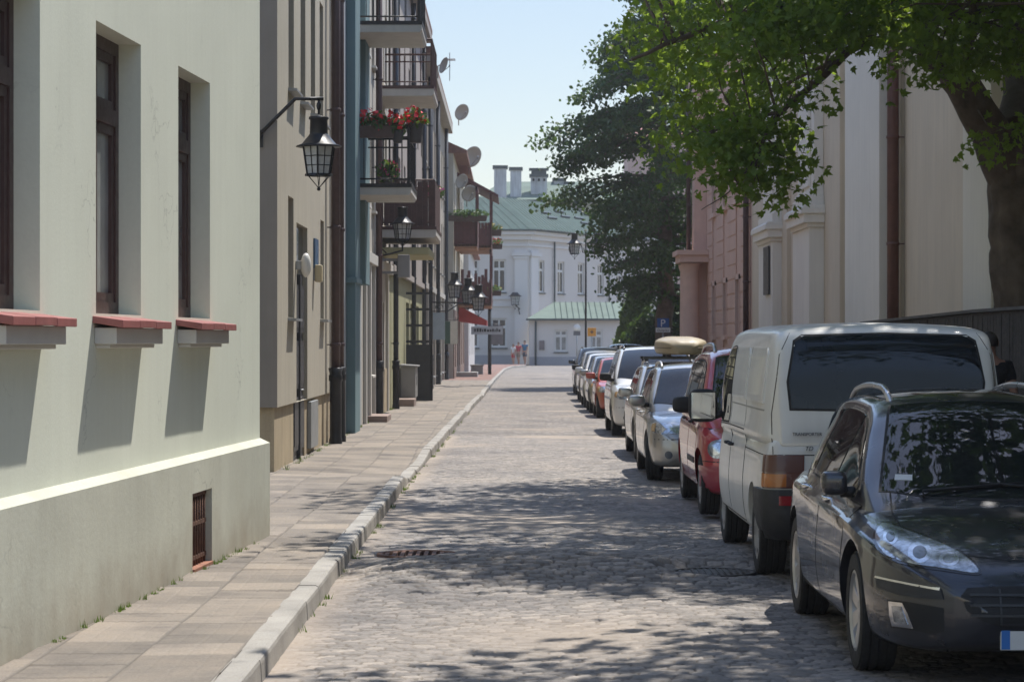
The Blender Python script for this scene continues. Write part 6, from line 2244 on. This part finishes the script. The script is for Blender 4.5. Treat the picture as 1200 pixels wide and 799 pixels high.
def leaf_mesh(P, size, seed, mat, name='crown', shape=HALF, updir=.42, droop=.7, fold=.25):
    """leaves with a folded midrib at points P"""
    g = np.random.default_rng(seed); n = len(P)
    nor = g.normal(0, 1, (n, 3)) * (1 - updir) + np.array([0, 0, updir]) * 1.0
    nor /= np.linalg.norm(nor, axis=1)[:, None]
    d = g.normal(0, 1, (n, 3)); d[:, 2] -= droop
    d -= nor * (d * nor).sum(1)[:, None]; d /= np.linalg.norm(d, axis=1)[:, None]
    s = np.cross(d, nor)
    sz = (size * g.uniform(.65, 1.3, n))[:, None, None]
    k = len(shape)
    V = []
    for sg in (1, -1):
        h = shape if sg > 0 else shape[::-1]
        v = P[:, None, :] + sz * (s[:, None, :] * (sg * h[None, :, 0:1]) + d[:, None, :] * h[None, :, 1:2] - nor[:, None, :] * (fold * h[None, :, 0:1] + .12 * h[None, :, 1:2] ** 2))
        V.append(v)
    V = np.concatenate(V, 1).reshape(-1, 3)
    F = np.arange(n * 2 * k).reshape(-1, k)
    return np_mesh(name, V, F, mat, False)


bark = M('bark', (.12, .092, .07), .9, var=.4, vscale=4, bump=1.0, bscale=16, streak=.3, stain=(.03, .025, .02))
maple_m = foliage_mat('maple_leaves', (.065, .125, .02), (.09, .165, .026), (.125, .21, .035), .48, (.44, .60, .06))
linden_m = foliage_mat('dark_leaves', (.02, .055, .016), (.03, .08, .02), (.05, .11, .026), .3, (.16, .26, .04))
thuja_m = foliage_mat('thuja_sprays', (.02, .05, .022), (.03, .07, .028), (.05, .095, .03), .15, (.08, .14, .03))
light_m = foliage_mat('light_conifer', (.06, .12, .03), (.09, .16, .04), (.13, .2, .05), .25, (.2, .3, .05))


def wob(pts, amp, seed, n=7):
    """a smooth, slightly crooked path through the points"""
    g = np.random.default_rng(seed); pts = [np.array(p, float) for p in pts]
    P = [2 * pts[0] - pts[1]] + pts + [2 * pts[-1] - pts[-2]]; out = []
    for i in range(1, len(P) - 2):
        p0, p1, p2, p3 = P[i - 1:i + 3]
        for k in range(n):
            t = k / n
            q = .5 * (2 * p1 + (p2 - p0) * t + (2 * p0 - 5 * p1 + 4 * p2 - p3) * t * t + (3 * p1 - p0 - 3 * p2 + p3) * t**3)
            out.append(q + (g.normal(0, amp, 3) if (i > 1 or k > 0) else 0))
    out.append(pts[-1])
    return [tuple(q) for q in out]


def taper(a, b, n):
    return [a + (b - a) * (k / (n - 1)) ** .8 for k in range(n)]


def ridge(mb, seed):
    """furrowed, lumpy trunk surface"""
    V = np.array(mb.v); n = 40; rings = len(V) // n
    V = V[:rings * n].reshape(rings, n, 3); c = V.mean(1, keepdims=True)
    a = np.arange(n) / n * 2 * np.pi
    for i in range(rings):
        k = 1 + .05 * np.sin(a * 5 + i * .25 + seed) + .035 * np.sin(a * 9 - i * .4) + .03 * np.sin(a * 2 + i * .7) + .02 * np.sin(a * 17 + i)
        V[i] = c[i] + (V[i] - c[i]) * k[:, None]
    mb.v[:rings * n] = [tuple(p) for p in V.reshape(-1, 3)]


def maple(name, lab, base, limbs, clusters, seed, size, nleaf, spread, mat=None, big=None, trunk_r=.5, trunk_pts=None):
    t = thing(name, lab, 'tree', base)
    mb = MB(); b = Vector(base)
    loc = lambda p: tuple(np.array(p) - np.array(base))
    tp = wob([loc(p) for p in trunk_pts], .012, seed, 9)
    rs = taper(trunk_r, trunk_r * .62, len(tp)); 
    rs = [r * (1 + .35 * math.exp(-i * .55)) for i, r in enumerate(rs)]; mb.tube(tp, rs, 40)
    ridge(mb, seed)
    g = np.random.default_rng(seed)
    for pts, r0, r1 in limbs:
        q = wob([loc(p) for p in pts], r0 * .07, int(g.integers(1e6)))
        mb.tube(q, taper(r0, r1, len(q)), 14 if r0 > .1 else 9)
    # twigs from the nearest limb point to each cluster
    lp = np.concatenate([np.array(wob(pts, 0, 0, 8)) for pts, *_ in limbs])
    for c in np.concatenate([clusters[:-110][:: max(1, len(clusters) // 420)], clusters[-110:]]) if len(clusters) > 600 else clusters[:: max(1, len(clusters) // 420)]:
        k = np.argmin(((lp - c) ** 2).sum(1) + 2.0 * np.maximum(0, lp[:, 2] - c[2] - .4))
        a = lp[k]; L = np.linalg.norm(c - a)
        mid = (a + c) / 2 + np.array([0, 0, .12 * L]) + g.normal(0, .05 * L, 3)
        r = min(.028, .008 + .008 * L)
        mb.tube([loc(a), loc(mid), loc(c)], [r, r * .7, .004], 5, caps=False)
    mb.build('trunk', bark, t, smooth_angle=60)
    P = []
    for c in clusters:
        n = int(nleaf * g.uniform(.5, 1.5))
        p = np.clip(g.normal(0, 1, (n, 3)), -1.7, 1.7) * np.array(spread); p[:, 2] -= .10 * (p[:, 0] ** 2 + p[:, 1] ** 2) / spread[0]
        P.append(c + p)
    P = np.concatenate(P) - np.array(base)
    sz = np.full(len(P), size)
    if big is not None:
        sz = np.where(P[:, 2] + base[2] > big, size * 1.9, size)
        keep = (P[:, 2] + base[2] <= big) | (g.random(len(P)) < .09)
        P, sz = P[keep], sz[keep]
    link('crown', leaf_mesh(P, sz, seed + 1, mat or maple_m), t)
    return t


def w30(px, py, Y): return tuple(world(px, py, Y))


g = np.random.default_rng(12)
# lower edge of the near maple's crown, as height over x (metres)
edge = [(690, 40), (712, 75), (740, 95), (775, 120), (800, 165), (818, 196), (850, 200), (885, 192), (922, 192), (930, 140), (950, 88), (990, 60), (1040, 50), (1075, 62), (1110, 78), (1150, 86), (1200, 88), (1300, 60), (1450, 20)]
ex = [(p - 600) / FPX * 30 for p, _ in edge]; ez = [1.8 + (399.5 - y) / FPX * 30 for _, y in edge]
cl = []
while len(cl) < 1280:
    p = g.uniform(-1, 1, 3)
    if np.linalg.norm(p) > 1:
        continue
    c = np.array([5.6, 30.6, 8.4]) + p * np.array([5.3, 5.0, 5.0])
    zl = np.interp(c[0] / c[1] * 30, ex, ez)
    zc = CAMZ + (c[2] - CAMZ) / c[1] * 30          # compare in the plane of the trunk
    rt = c[0] / c[1] * 30 > 4.7
    if zc < zl + (.18 if rt else .32) or c[2] < 3.6:
        continue
    if c[2] < 7.2:
        # holes in the lower crown where the church shows
        if vnoise(c[0] * 1.5 + 5 + c[1] * .6, c[2] * 2.0 + c[1] * .4, 71) < (.43 if rt else .47 if c[0] > 2.4 else .45):
            continue
        cl.append(c)
    elif vnoise(c[0] * .55 + c[1] * .3, c[1] * .5 + c[2] * .3, 72) > .36:
        cl.append(c)
# extra low sprays that hang along the long drooping branch
for px, py, Y in ((905, 150, 28.6), (890, 178, 28.5), (862, 188, 28.6), (835, 190, 28.7), (918, 188, 28.5), (880, 205, 28.4), (850, 165, 28.8), (815, 178, 29.0), (870, 145, 29), (930, 118, 28.6), (838, 145, 29), (895, 200, 28.3), (800, 150, 29.4), (1178, 158, 29.9)):
    for k in range(2):
        cl.append(np.array(w30(px + g.normal(0, 9), py + g.normal(0, 7), Y + g.normal(0, .25))))
for k in range(26):          # leafy sprays before the fork of the trunk
    cl.append(np.array(w30(g.uniform(1040, 1215), g.uniform(-20, 78), g.uniform(27.2, 29.6))))
for k in range(26):
    cl.append(np.array(w30(g.uniform(880, 1060), g.uniform(-15, 48), g.uniform(27.5, 30))))
cl = np.array(cl)
limbs = [
    ([w30(1183, 205, 31), w30(1130, 100, 30.6), w30(1075, 40, 30.2), w30(1030, -60, 29.8), w30(960, -200, 29.4)], .30, .06),
    ([w30(1195, 190, 31), w30(1225, 60, 31.4), w30(1260, -120, 31.8)], .28, .07),
    ([w30(1190, 150, 31), w30(1185, 20, 32), w30(1150, -150, 33)], .22, .05),
    ([w30(1082, 48, 30.2), w30(1010, 52, 29.6), w30(962, 92, 29.0), w30(915, 132, 28.6), w30(893, 170, 28.4), w30(885, 200, 28.3)], .075, .012),
    ([w30(915, 132, 28.6), w30(870, 140, 28.8), w30(825, 160, 29.0)], .03, .008),
    ([w30(893, 172, 28.4), w30(860, 220, 28.3), w30(822, 246, 28.2)], .014, .005),
    ([w30(1075, 42, 30.2), w30(1000, 8, 29.8), w30(900, 12, 29.4), w30(810, 40, 29.2), w30(740, 70, 29)], .11, .02),
    ([w30(1030, -60, 29.8), w30(900, -90, 28), w30(780, -60, 27)], .10, .02),
    ([w30(1240, 0, 31.5), w30(1330, -40, 30), w30(1450, -60, 29)], .12, .03),
    ([w30(1120, 85, 30.5), w30(1140, 30, 28.5), w30(1130, -40, 26.5)], .10, .03),
]
maple('maple_tree', 'big maple with a leaning dark trunk behind the yard wall, overhanging the cars',
      (6.55, 31, .1), limbs, cl, 41, .108, 62, (.29, .29, .15), big=7.0, trunk_r=.50,
      trunk_pts=[(6.62, 31, .1), (6.62, 31, 2.0), (6.50, 31, 3.2), (6.38, 31, 4.4)])


def shade_tree(lab, base, c0, rad, n, seed, thr, name='maple_tree'):
    g = np.random.default_rng(seed); cl = []
    while len(cl) < n:
        p = g.uniform(-1, 1, 3)
        if np.linalg.norm(p) > 1:
            continue
        c = np.array(c0) + p * np.array(rad)
        if vnoise(c[0] * .6 + 9, c[1] * .6 + c[2] * .25, seed) < thr:
            continue
        if c[2] < CAMZ + (c[1] + .3) * .1415 + .35 and abs(c[0]) < c[1] * .2125 + .4:
            continue
        cl.append(c)
    b = np.array(base); f = b + np.array([-.1, 0, 4.6])
    limbs = [([tuple(f), tuple(f * .5 + np.array(c0) * .5 + q), tuple(np.array(c0) + q * 2.6)], .16, .03) for q in (np.array([-.9, .3, 0]), np.array([.9, .4, .2]), np.array([0, -.9, .3]), np.array([0, .2, 1.0]), np.array([-.7, -.6, .4]))]
    maple(name, lab, base, limbs, np.array(cl), seed, .19, 26, (.45, .45, .22), mat=linden_m, trunk_r=.34, trunk_pts=[tuple(b), tuple(b + np.array([0, 0, 2.4])), tuple(f)])


shade_tree('second maple whose high crown shades the road before the white van', (7.0, 23.6, .1), (5.0, 24.0, 8.9), (4.0, 2.7, 3.0), 300, 51, .36)
shade_tree('nearest maple whose high crown shades the dark estate car', (6.9, 16.4, .1), (5.1, 16.4, 8.2), (3.6, 2.9, 2.7), 190, 52, .38)

shade_tree('unseen maple added beside the camera to darken reflections in the car glass', (7.0, 8.6, .1), (5.4, 8.6, 7.6), (3.2, 3.4, 2.6), 110, 53, .36)  # unseen tree added so car glass reflects foliage, not open sky

# dark layered tree beyond the pink house
t = thing('dark_tree', 'tall dark tree with layered drooping boughs beyond the pink house', 'tree', (6.0, 95, .1))
g = np.random.default_rng(23)
mb = MB(); q = wob([(0, 0, 0), (0, 0, 6), (-.2, 0, 12), (-.3, .2, 18.5)], .03, 3); mb.tube(q, taper(.42, .06, len(q)), 12)
P = []
reach = lambda z: np.interp(z, [3.0, 4.2, 5.5, 6.6, 8, 9.5, 11, 12.5, 14, 16, 18, 19.5], [1.6, 2.3, 2.9, 3.3, 4.0, 4.4, 4.0, 3.0, 2.3, 1.6, 1.0, .4])
bl = []
for k in range(175):
    z = g.uniform(3.0, 18.6); a = g.uniform(0, 2 * math.pi)
    bl.append((z, a, reach(z) * g.uniform(.72, 1.08) * (1.35 if math.cos(a) > .2 and z < 9 else 1)))
bl += [(9.9, math.pi + .05, 5.15), (9.6, math.pi + .25, 4.7), (7.5, math.pi + .02, 4.9), (7.3, math.pi - .2, 4.4), (11.6, math.pi, 3.5)]
for z, a, L in bl:
    tip = np.array([math.cos(a) * L, math.sin(a) * L, z - .12 * L + g.normal(0, .15)])
    root = np.array([-.1, 0, min(18, z + .15 * L)])
    mid = root * .45 + tip * .55 + np.array([0, 0, .10 * L])
    q = wob([tuple(root), tuple(mid), tuple(tip)], .05, int(g.integers(1e6)), 4)
    mb.tube(q, taper(.07, .012, len(q)), 5, caps=False)
    n = int(100 * L)
    s = g.beta(2.0, 1.3, n); i = np.minimum((s * (len(q) - 1)).astype(int), len(q) - 2); f = s * (len(q) - 1) - i
    qa = np.array(q); p = qa[i] * (1 - f)[:, None] + qa[i + 1] * f[:, None]
    w_ = .16 + .42 * np.minimum(1, s * 1.2) * (1.05 - s) ** .5
    p += g.normal(0, 1, (n, 3)) * np.stack([w_, w_, w_ * .40], 1)
    P.append(p)
mb.build('trunk', bark, t)
P = np.concatenate(P)
link('crown', leaf_mesh(P, np.full(len(P), .165), 24, linden_m, shape=DIAM, updir=.4), t)


def shrub(name, lab, px, Y, h, r, mat, seed, n, size, kind='cone'):
    t = thing(name, lab, 'shrub', ((px - 600) / FPX * Y, Y, .1))
    g = np.random.default_rng(seed)
    z = g.beta(1.2, 1.5, n); a = g.uniform(0, 2 * math.pi, n)
    prof = (1 - z) ** .7 if kind == 'cone' else np.sqrt(np.clip(1 - (z * 1.9 - .9) ** 2, .02, 1))
    lump = .75 + .5 * vnoise(a * 1.6 + 4, z * 7, seed)
    rad = r * prof * lump * g.beta(5, 1.3, n)
    P = np.stack([np.cos(a) * rad, np.sin(a) * rad, z * h + .1 + g.normal(0, .08, n)], -1)
    mb = MB(); mb.tube([(0, 0, 0), (0, 0, h * .85)], [.1, .02], 7)
    for k in range(14):
        i = int(g.integers(n)); mb.tube([(0, 0, P[i, 2] * .7), tuple(P[i] * .95)], [.03, .008], 4, caps=False)
    mb.build('trunk', bark, t)
    link('foliage', leaf_mesh(P, np.full(n, size), seed, mat, 'foliage', DIAM, updir=.25, droop=-.3), t)


shrub('thuja_shrub', 'dark bushy thuja behind the parking sign', 786, 99, 3.9, 1.5, thuja_m, 61, 9000, .22)
shrub('thuja_shrub', 'second dark thuja squeezed against the pink house corner', 818, 94, 3.6, 1.3, thuja_m, 62, 7000, .22)
shrub('conifer_shrub', 'lighter feathery conifer left of the dark thuja', 748, 104, 4.0, 1.25, light_m, 63, 6500, .26)
shrub('round_bush', 'rounded dark green bush low behind the parked cars', 765, 97, 2.6, 1.3, linden_m, 64, 6000, .2, 'ball')
# ------------------------------------------------------------------ people
def skin_mesh(name, verts, edges, radii, mat, parent, levels=1, root=0):
    me = bpy.data.meshes.new(name); me.from_pydata(verts, edges, [])
    o = bpy.data.objects.new(name, me); COL.objects.link(o)
    md = o.modifiers.new('skin', 'SKIN'); md.use_smooth_shade = True
    sv = me.skin_vertices[0].data
    for i, r in enumerate(radii):
        sv[i].radius = (r, r) if not isinstance(r, tuple) else r
        sv[i].use_root = i == root
    sb = o.modifiers.new('sub', 'SUBSURF'); sb.levels = levels; sb.render_levels = levels
    dg = bpy.context.evaluated_depsgraph_get()
    out = bpy.data.meshes.new_from_object(o.evaluated_get(dg))
    bpy.data.objects.remove(o)
    out.materials.clear(); out.materials.append(mat)
    out.polygons.foreach_set('use_smooth', [True] * len(out.polygons))
    return link(name, out, parent)


def person(lab, loc, rz, h, skin, hair, shirt, trousers, shoe, stride=.0, arms=(.08, -.08), elbow=(.12, .12), shorts=False, slim=1., sleeve=.55, hair_long=False, head_yaw=0., group=None):
    """standing or walking figure facing local -y; h = height"""
    t = thing('person', lab, 'person', loc, rz, group)
    k = h / 1.76; S = slim
    V = lambda *a: tuple(x * k for x in a)
    hipz, shz, nkz = .92, 1.43, 1.50
    vs_, ed, ra = [], [], []
    def add(p, r, prev=None):
        vs_.append(V(*p)); ra.append(tuple(q * k for q in r) if isinstance(r, tuple) else r * k)
        if prev is not None:
            ed.append((prev, len(vs_) - 1))
        return len(vs_) - 1
    pel = add((0, 0, hipz + .04), (.155 * S, .11))
    wa = add((0, .005, 1.10), (.135 * S, .10), pel); chs = add((0, .01, 1.30), (.16 * S, .115), wa); up = add((0, .012, 1.41), (.12 * S, .09), chs)
    nk = add((0, .008, nkz), .058, up); hd0 = add((0, -.005, 1.56), .066, nk); hd1 = add((0, -.008, 1.645), (.078, .094), hd0); add((0, 0, 1.715), (.062, .076), hd1)
    joints = {}
    for sd_, (sg, st) in enumerate(((1, stride), (-1, -stride))):
        hp = add((sg * .095 * S, 0, hipz - .03), .095 * S, pel)
        kn = add((sg * .10, -st * .5 - .015, .50), .062, hp)
        cf = add((sg * .10, -st * .6 + (.06 if st < 0 else .01) * (abs(st) > 0), .36), .056, kn)
        an = add((sg * .10, -st * .95 + .03 + (.05 if st < 0 else 0) * (abs(st) > 0), .09), .038, cf)
        add((sg * .115, -st * .95 - .10, .035), .035, an)
        sh = add((sg * .185 * S, .01, shz), .058, up)
        a = arms[sd_]; e = elbow[sd_]
        el = add((sg * (.235 * S), .02 - a, 1.14), .042, sh)
        wr = add((sg * (.225 * S), -a * 1.5 - e, .91), .028, el)
        pm = add((sg * (.22 * S), -a * 1.6 - e * 1.25, .84), (.036, .02), wr)
        joints[sg] = (sh, el, wr, pm, hp, kn, an)
        for f in range(4):
            fy = -.028 + f * .019
            b0 = np.array(vs_[pm]) / k + np.array([0, fy, -.03]); L = (.065, .078, .074, .058)[f]
            f1 = add(tuple(b0), .0095, pm); f2 = add(tuple(b0 + np.array([-sg * .006, -.004, -L * .55])), .0088, f1); add(tuple(b0 + np.array([-sg * .020, -.006, -L])), .0075, f2)
        b0 = np.array(vs_[pm]) / k
        f1 = add(tuple(b0 + np.array([-sg * .01, -.042, -.005])), .011, pm); add(tuple(b0 + np.array([-sg * .016, -.058, -.045])), .009, f1)
    body_ = skin_mesh('body', vs_, ed, ra, skin, t, 1)
    # face
    F = MB()
    F.tube([V(0, -.095, 1.665), V(0, -.120, 1.628), V(0, -.098, 1.618)], [.009 * k, .016 * k, .012 * k], 7)
    for sg in (1, -1):
        F.ball(V(sg * .082, .008, 1.645), .014 * k, .026 * k, .034 * k, 8)
    F.build('nose_and_ears', skin, body_)
    E = MB()
    for sg in (1, -1):
        E.ball(V(sg * .032, -.086, 1.665), .013 * k, .010 * k, .009 * k, 8)
    E.build('eyes', M('eye_dark', (.05, .04, .035), .3), body_)
    E = MB(); E.ball(V(0, -.090, 1.592), .026 * k, .010 * k, .007 * k, 8); E.build('mouth', M('lips', (.32, .12, .1), .5), body_)
    # hair: cap over skull
    H = MB(); n = 14; v, f = [], []
    for i in range(7):
        ph = math.pi * .62 * i / 6
        for j in range(n):
            a = 2 * math.pi * j / n
            front = max(0, -math.sin(a))
            p_ = ph * (1 - .42 * front)
            low = .06 if hair_long and front < .3 else 0
            v.append(V(.086 * math.sin(p_) * math.cos(a), .004 + .106 * math.sin(p_) * math.sin(a), 1.655 + .108 * math.cos(p_) - low * (i / 6) ** 2 * 2.2))
    for i in range(6):
        for j in range(n):
            f.append((i * n + j, i * n + (j + 1) % n, (i + 1) * n + (j + 1) % n, (i + 1) * n + j))
    H.add(v, f, 0, True); H.build('hair', hair, t)
    # clothes as close shells round the same skeleton
    g_ = .012
    def shell(name, idx, mat, extra, rmul=1.0, pad=g_):
        keep = {i: n_ for n_, i in enumerate(idx)}
        vv = [vs_[i] for i in idx]; ee = [(keep[a], keep[b]) for a, b in ed if a in keep and b in keep]
        rr = [tuple(q * rmul + pad * k for q in ra[i]) if isinstance(ra[i], tuple) else ra[i] * rmul + pad * k for i in idx]
        for src, dst, tt, r in extra:       # partial limb towards the next joint
            p = np.array(vs_[src]) * (1 - tt) + np.array(vs_[dst]) * tt
            vv.append(tuple(p)); rr.append(r * k); ee.append((keep[src], len(vv) - 1))
        return skin_mesh(name, vv, ee, rr, mat, t, 1)
    j1, j2 = joints[1], joints[-1]
    shell('shirt', [pel, wa, chs, up, j1[0], j2[0]], shirt, [(j1[0], j1[1], sleeve, .062), (j2[0], j2[1], sleeve, .062)])
    if shorts:
        shell('shorts', [pel, j1[4], j2[4]], trousers, [(j1[4], j1[5], .8, .085), (j2[4], j2[5], .8, .085), (pel, wa, .3, .13 * S)], pad=.016)
    else:
        shell('trousers', [pel, j1[4], j1[5], j1[5] + 1, j2[4], j2[5], j2[5] + 1], trousers, [(j1[5] + 1, j1[6], .85, .062), (j2[5] + 1, j2[6], .85, .062), (pel, wa, .3, .13 * S)], pad=.014)
    for j in (j1, j2):
        p = np.array(vs_[j[6]])
        SH = MB(); SH.ball((p[0] * 1.06, p[1] - .075 * k, .045 * k), .048 * k, .135 * k, .046 * k, 10); SH.build('shoe', shoe, t)
    return t


skin_a = M('skin', (.42, .24, .17), .55, var=.06)
skin_b = M('skin_tan', (.36, .19, .13), .55, var=.06)
hair_dk = M('hair_dark', (.022, .015, .012), .6, var=.3, vscale=40)
hair_br = M('hair_brown', (.08, .045, .025), .6, var=.3, vscale=40)
shoe_dk = M('shoe_dark', (.03, .028, .028), .6)
shoe_lt = M('shoe_light', (.4, .38, .35), .6)
cl_ = lambda n, c: M(n, c, .85, var=.15, vscale=12, bump=.3, bscale=50)
person('short haired man in a black t-shirt walking away beyond the white van', ((1159 - 600) / FPX * 23.7, 23.7, .115), math.pi + .1, 1.78, skin_b, hair_dk, cl_('cloth_black', (.008, .008, .010)), cl_('denim_dark', (.03, .04, .06)), shoe_dk, .12, (.04, -.05), (.05, .05), sleeve=.6)
YQ = 176.0
zq = .02
for px, kw in ((601.5, dict(lab='small person in a white top and red skirt leftmost of the three walkers far off', h=1.58, skin=skin_a, hair=hair_br, shirt=cl_('cloth_white', (.6, .58, .56)), trousers=cl_('cloth_red', (.42, .03, .04)), shoe=shoe_lt, stride=.10, shorts=True, slim=.9, hair_long=True)),
               (607.5, dict(lab='person in a red top, middle one of the three walkers far off', h=1.72, skin=skin_a, hair=hair_dk, shirt=cl_('cloth_red_b', (.42, .035, .05)), trousers=cl_('cloth_khaki', (.22, .17, .12)), shoe=shoe_dk, stride=.14, shorts=True)),
               (615.0, dict(lab='tallest walker far off, in a blue top at the building corner', h=1.84, skin=skin_a, hair=hair_dk, shirt=cl_('cloth_blue', (.03, .15, .27)), trousers=cl_('cloth_navy', (.04, .05, .08)), shoe=shoe_dk, stride=.14, shorts=True))):
    lab = kw.pop('lab')
    person(lab, ((px - 600) / FPX * YQ, YQ, zq), -.5, kw.pop('h'), kw.pop('skin'), kw.pop('hair'), kw.pop('shirt'), kw.pop('trousers'), kw.pop('shoe'), group='pedestrians at the far end of the street', **kw)
# ------------------------------------------------------------------ camera, sun, sky
cam = bpy.data.cameras.new('camera'); cam.lens = 85; cam.sensor_width = 36
cam.clip_start = .1; cam.clip_end = 6000
cam.dof.use_dof = True; cam.dof.focus_distance = 20; cam.dof.aperture_fstop = 9
co = bpy.data.objects.new('camera', cam); COL.objects.link(co)
co.location = (0, 0, CAMZ); co.rotation_euler = (R(90), 0, 0)
SC.camera = co

SUN = Vector((.283, .472, 1.0)).normalized()
sl = bpy.data.lights.new('sun', 'SUN'); sl.energy = 4.0; sl.angle = R(.55); sl.color = (1, .95, .87)
so = bpy.data.objects.new('sun', sl); COL.objects.link(so)
so.rotation_euler = SUN.to_track_quat('Z', 'Y').to_euler()

w = bpy.data.worlds.new('World'); SC.world = w; w.use_nodes = True
nt = w.node_tree
bg = nt.nodes['Background']
sky = nt.nodes.new('ShaderNodeTexSky'); sky.sky_type = 'NISHITA'; sky.sun_disc = False
sky.sun_elevation = math.asin(SUN.z); sky.sun_rotation = math.atan2(SUN.x, SUN.y)
sky.air_density = 1.0; sky.dust_density = .15; sky.ozone_density = 2.0
# sky scaled by elevation: dimmed near the horizon, boosted overhead as added fill
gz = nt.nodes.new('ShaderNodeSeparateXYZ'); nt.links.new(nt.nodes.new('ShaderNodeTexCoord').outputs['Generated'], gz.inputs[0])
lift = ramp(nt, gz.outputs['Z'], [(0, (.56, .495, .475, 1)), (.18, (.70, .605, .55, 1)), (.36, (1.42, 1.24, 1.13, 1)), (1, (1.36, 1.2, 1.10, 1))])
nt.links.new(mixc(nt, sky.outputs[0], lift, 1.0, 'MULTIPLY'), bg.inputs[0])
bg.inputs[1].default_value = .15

vs = SC.view_settings
vs.view_transform = 'Standard'; vs.look = 'None'; vs.gamma = 1; vs.use_curve_mapping = False
vs.exposure = 0.65
SC.render.engine = 'CYCLES'
cy = SC.cycles
cy.use_denoising = True
cy.max_bounces = 8; cy.diffuse_bounces = 4; cy.glossy_bounces = 4; cy.transmission_bounces = 6; cy.transparent_max_bounces = 8
cy.sample_clamp_indirect = 6
cy.caustics_reflective = False; cy.caustics_refractive = False
cy.use_adaptive_sampling = True; cy.adaptive_threshold = .012

# ------------------------------------------------------------------ summer haze over the whole street
HZ = .00045
if HZ > 0:
    mb = MB(); mb.box(-120, -60, -1.25, 120, 330, 24)
    hm = bpy.data.materials.new('haze_air'); hm.use_nodes = True
    hn = hm.node_tree; hn.nodes.remove(hn.nodes['Principled BSDF'])
    pv_ = hn.nodes.new('ShaderNodeVolumePrincipled'); pv_.inputs['Density'].default_value = HZ
    pv_.inputs['Color'].default_value = (.9, .93, 1, 1); pv_.inputs['Anisotropy'].default_value = .2
    hn.links.new(pv_.outputs[0], hn.nodes['Material Output'].inputs['Volume'])
    tag(mb.build('haze', hm), 'thin pale summer haze filling the street', 'haze', kind='stuff')
    cy.volume_bounces = 0
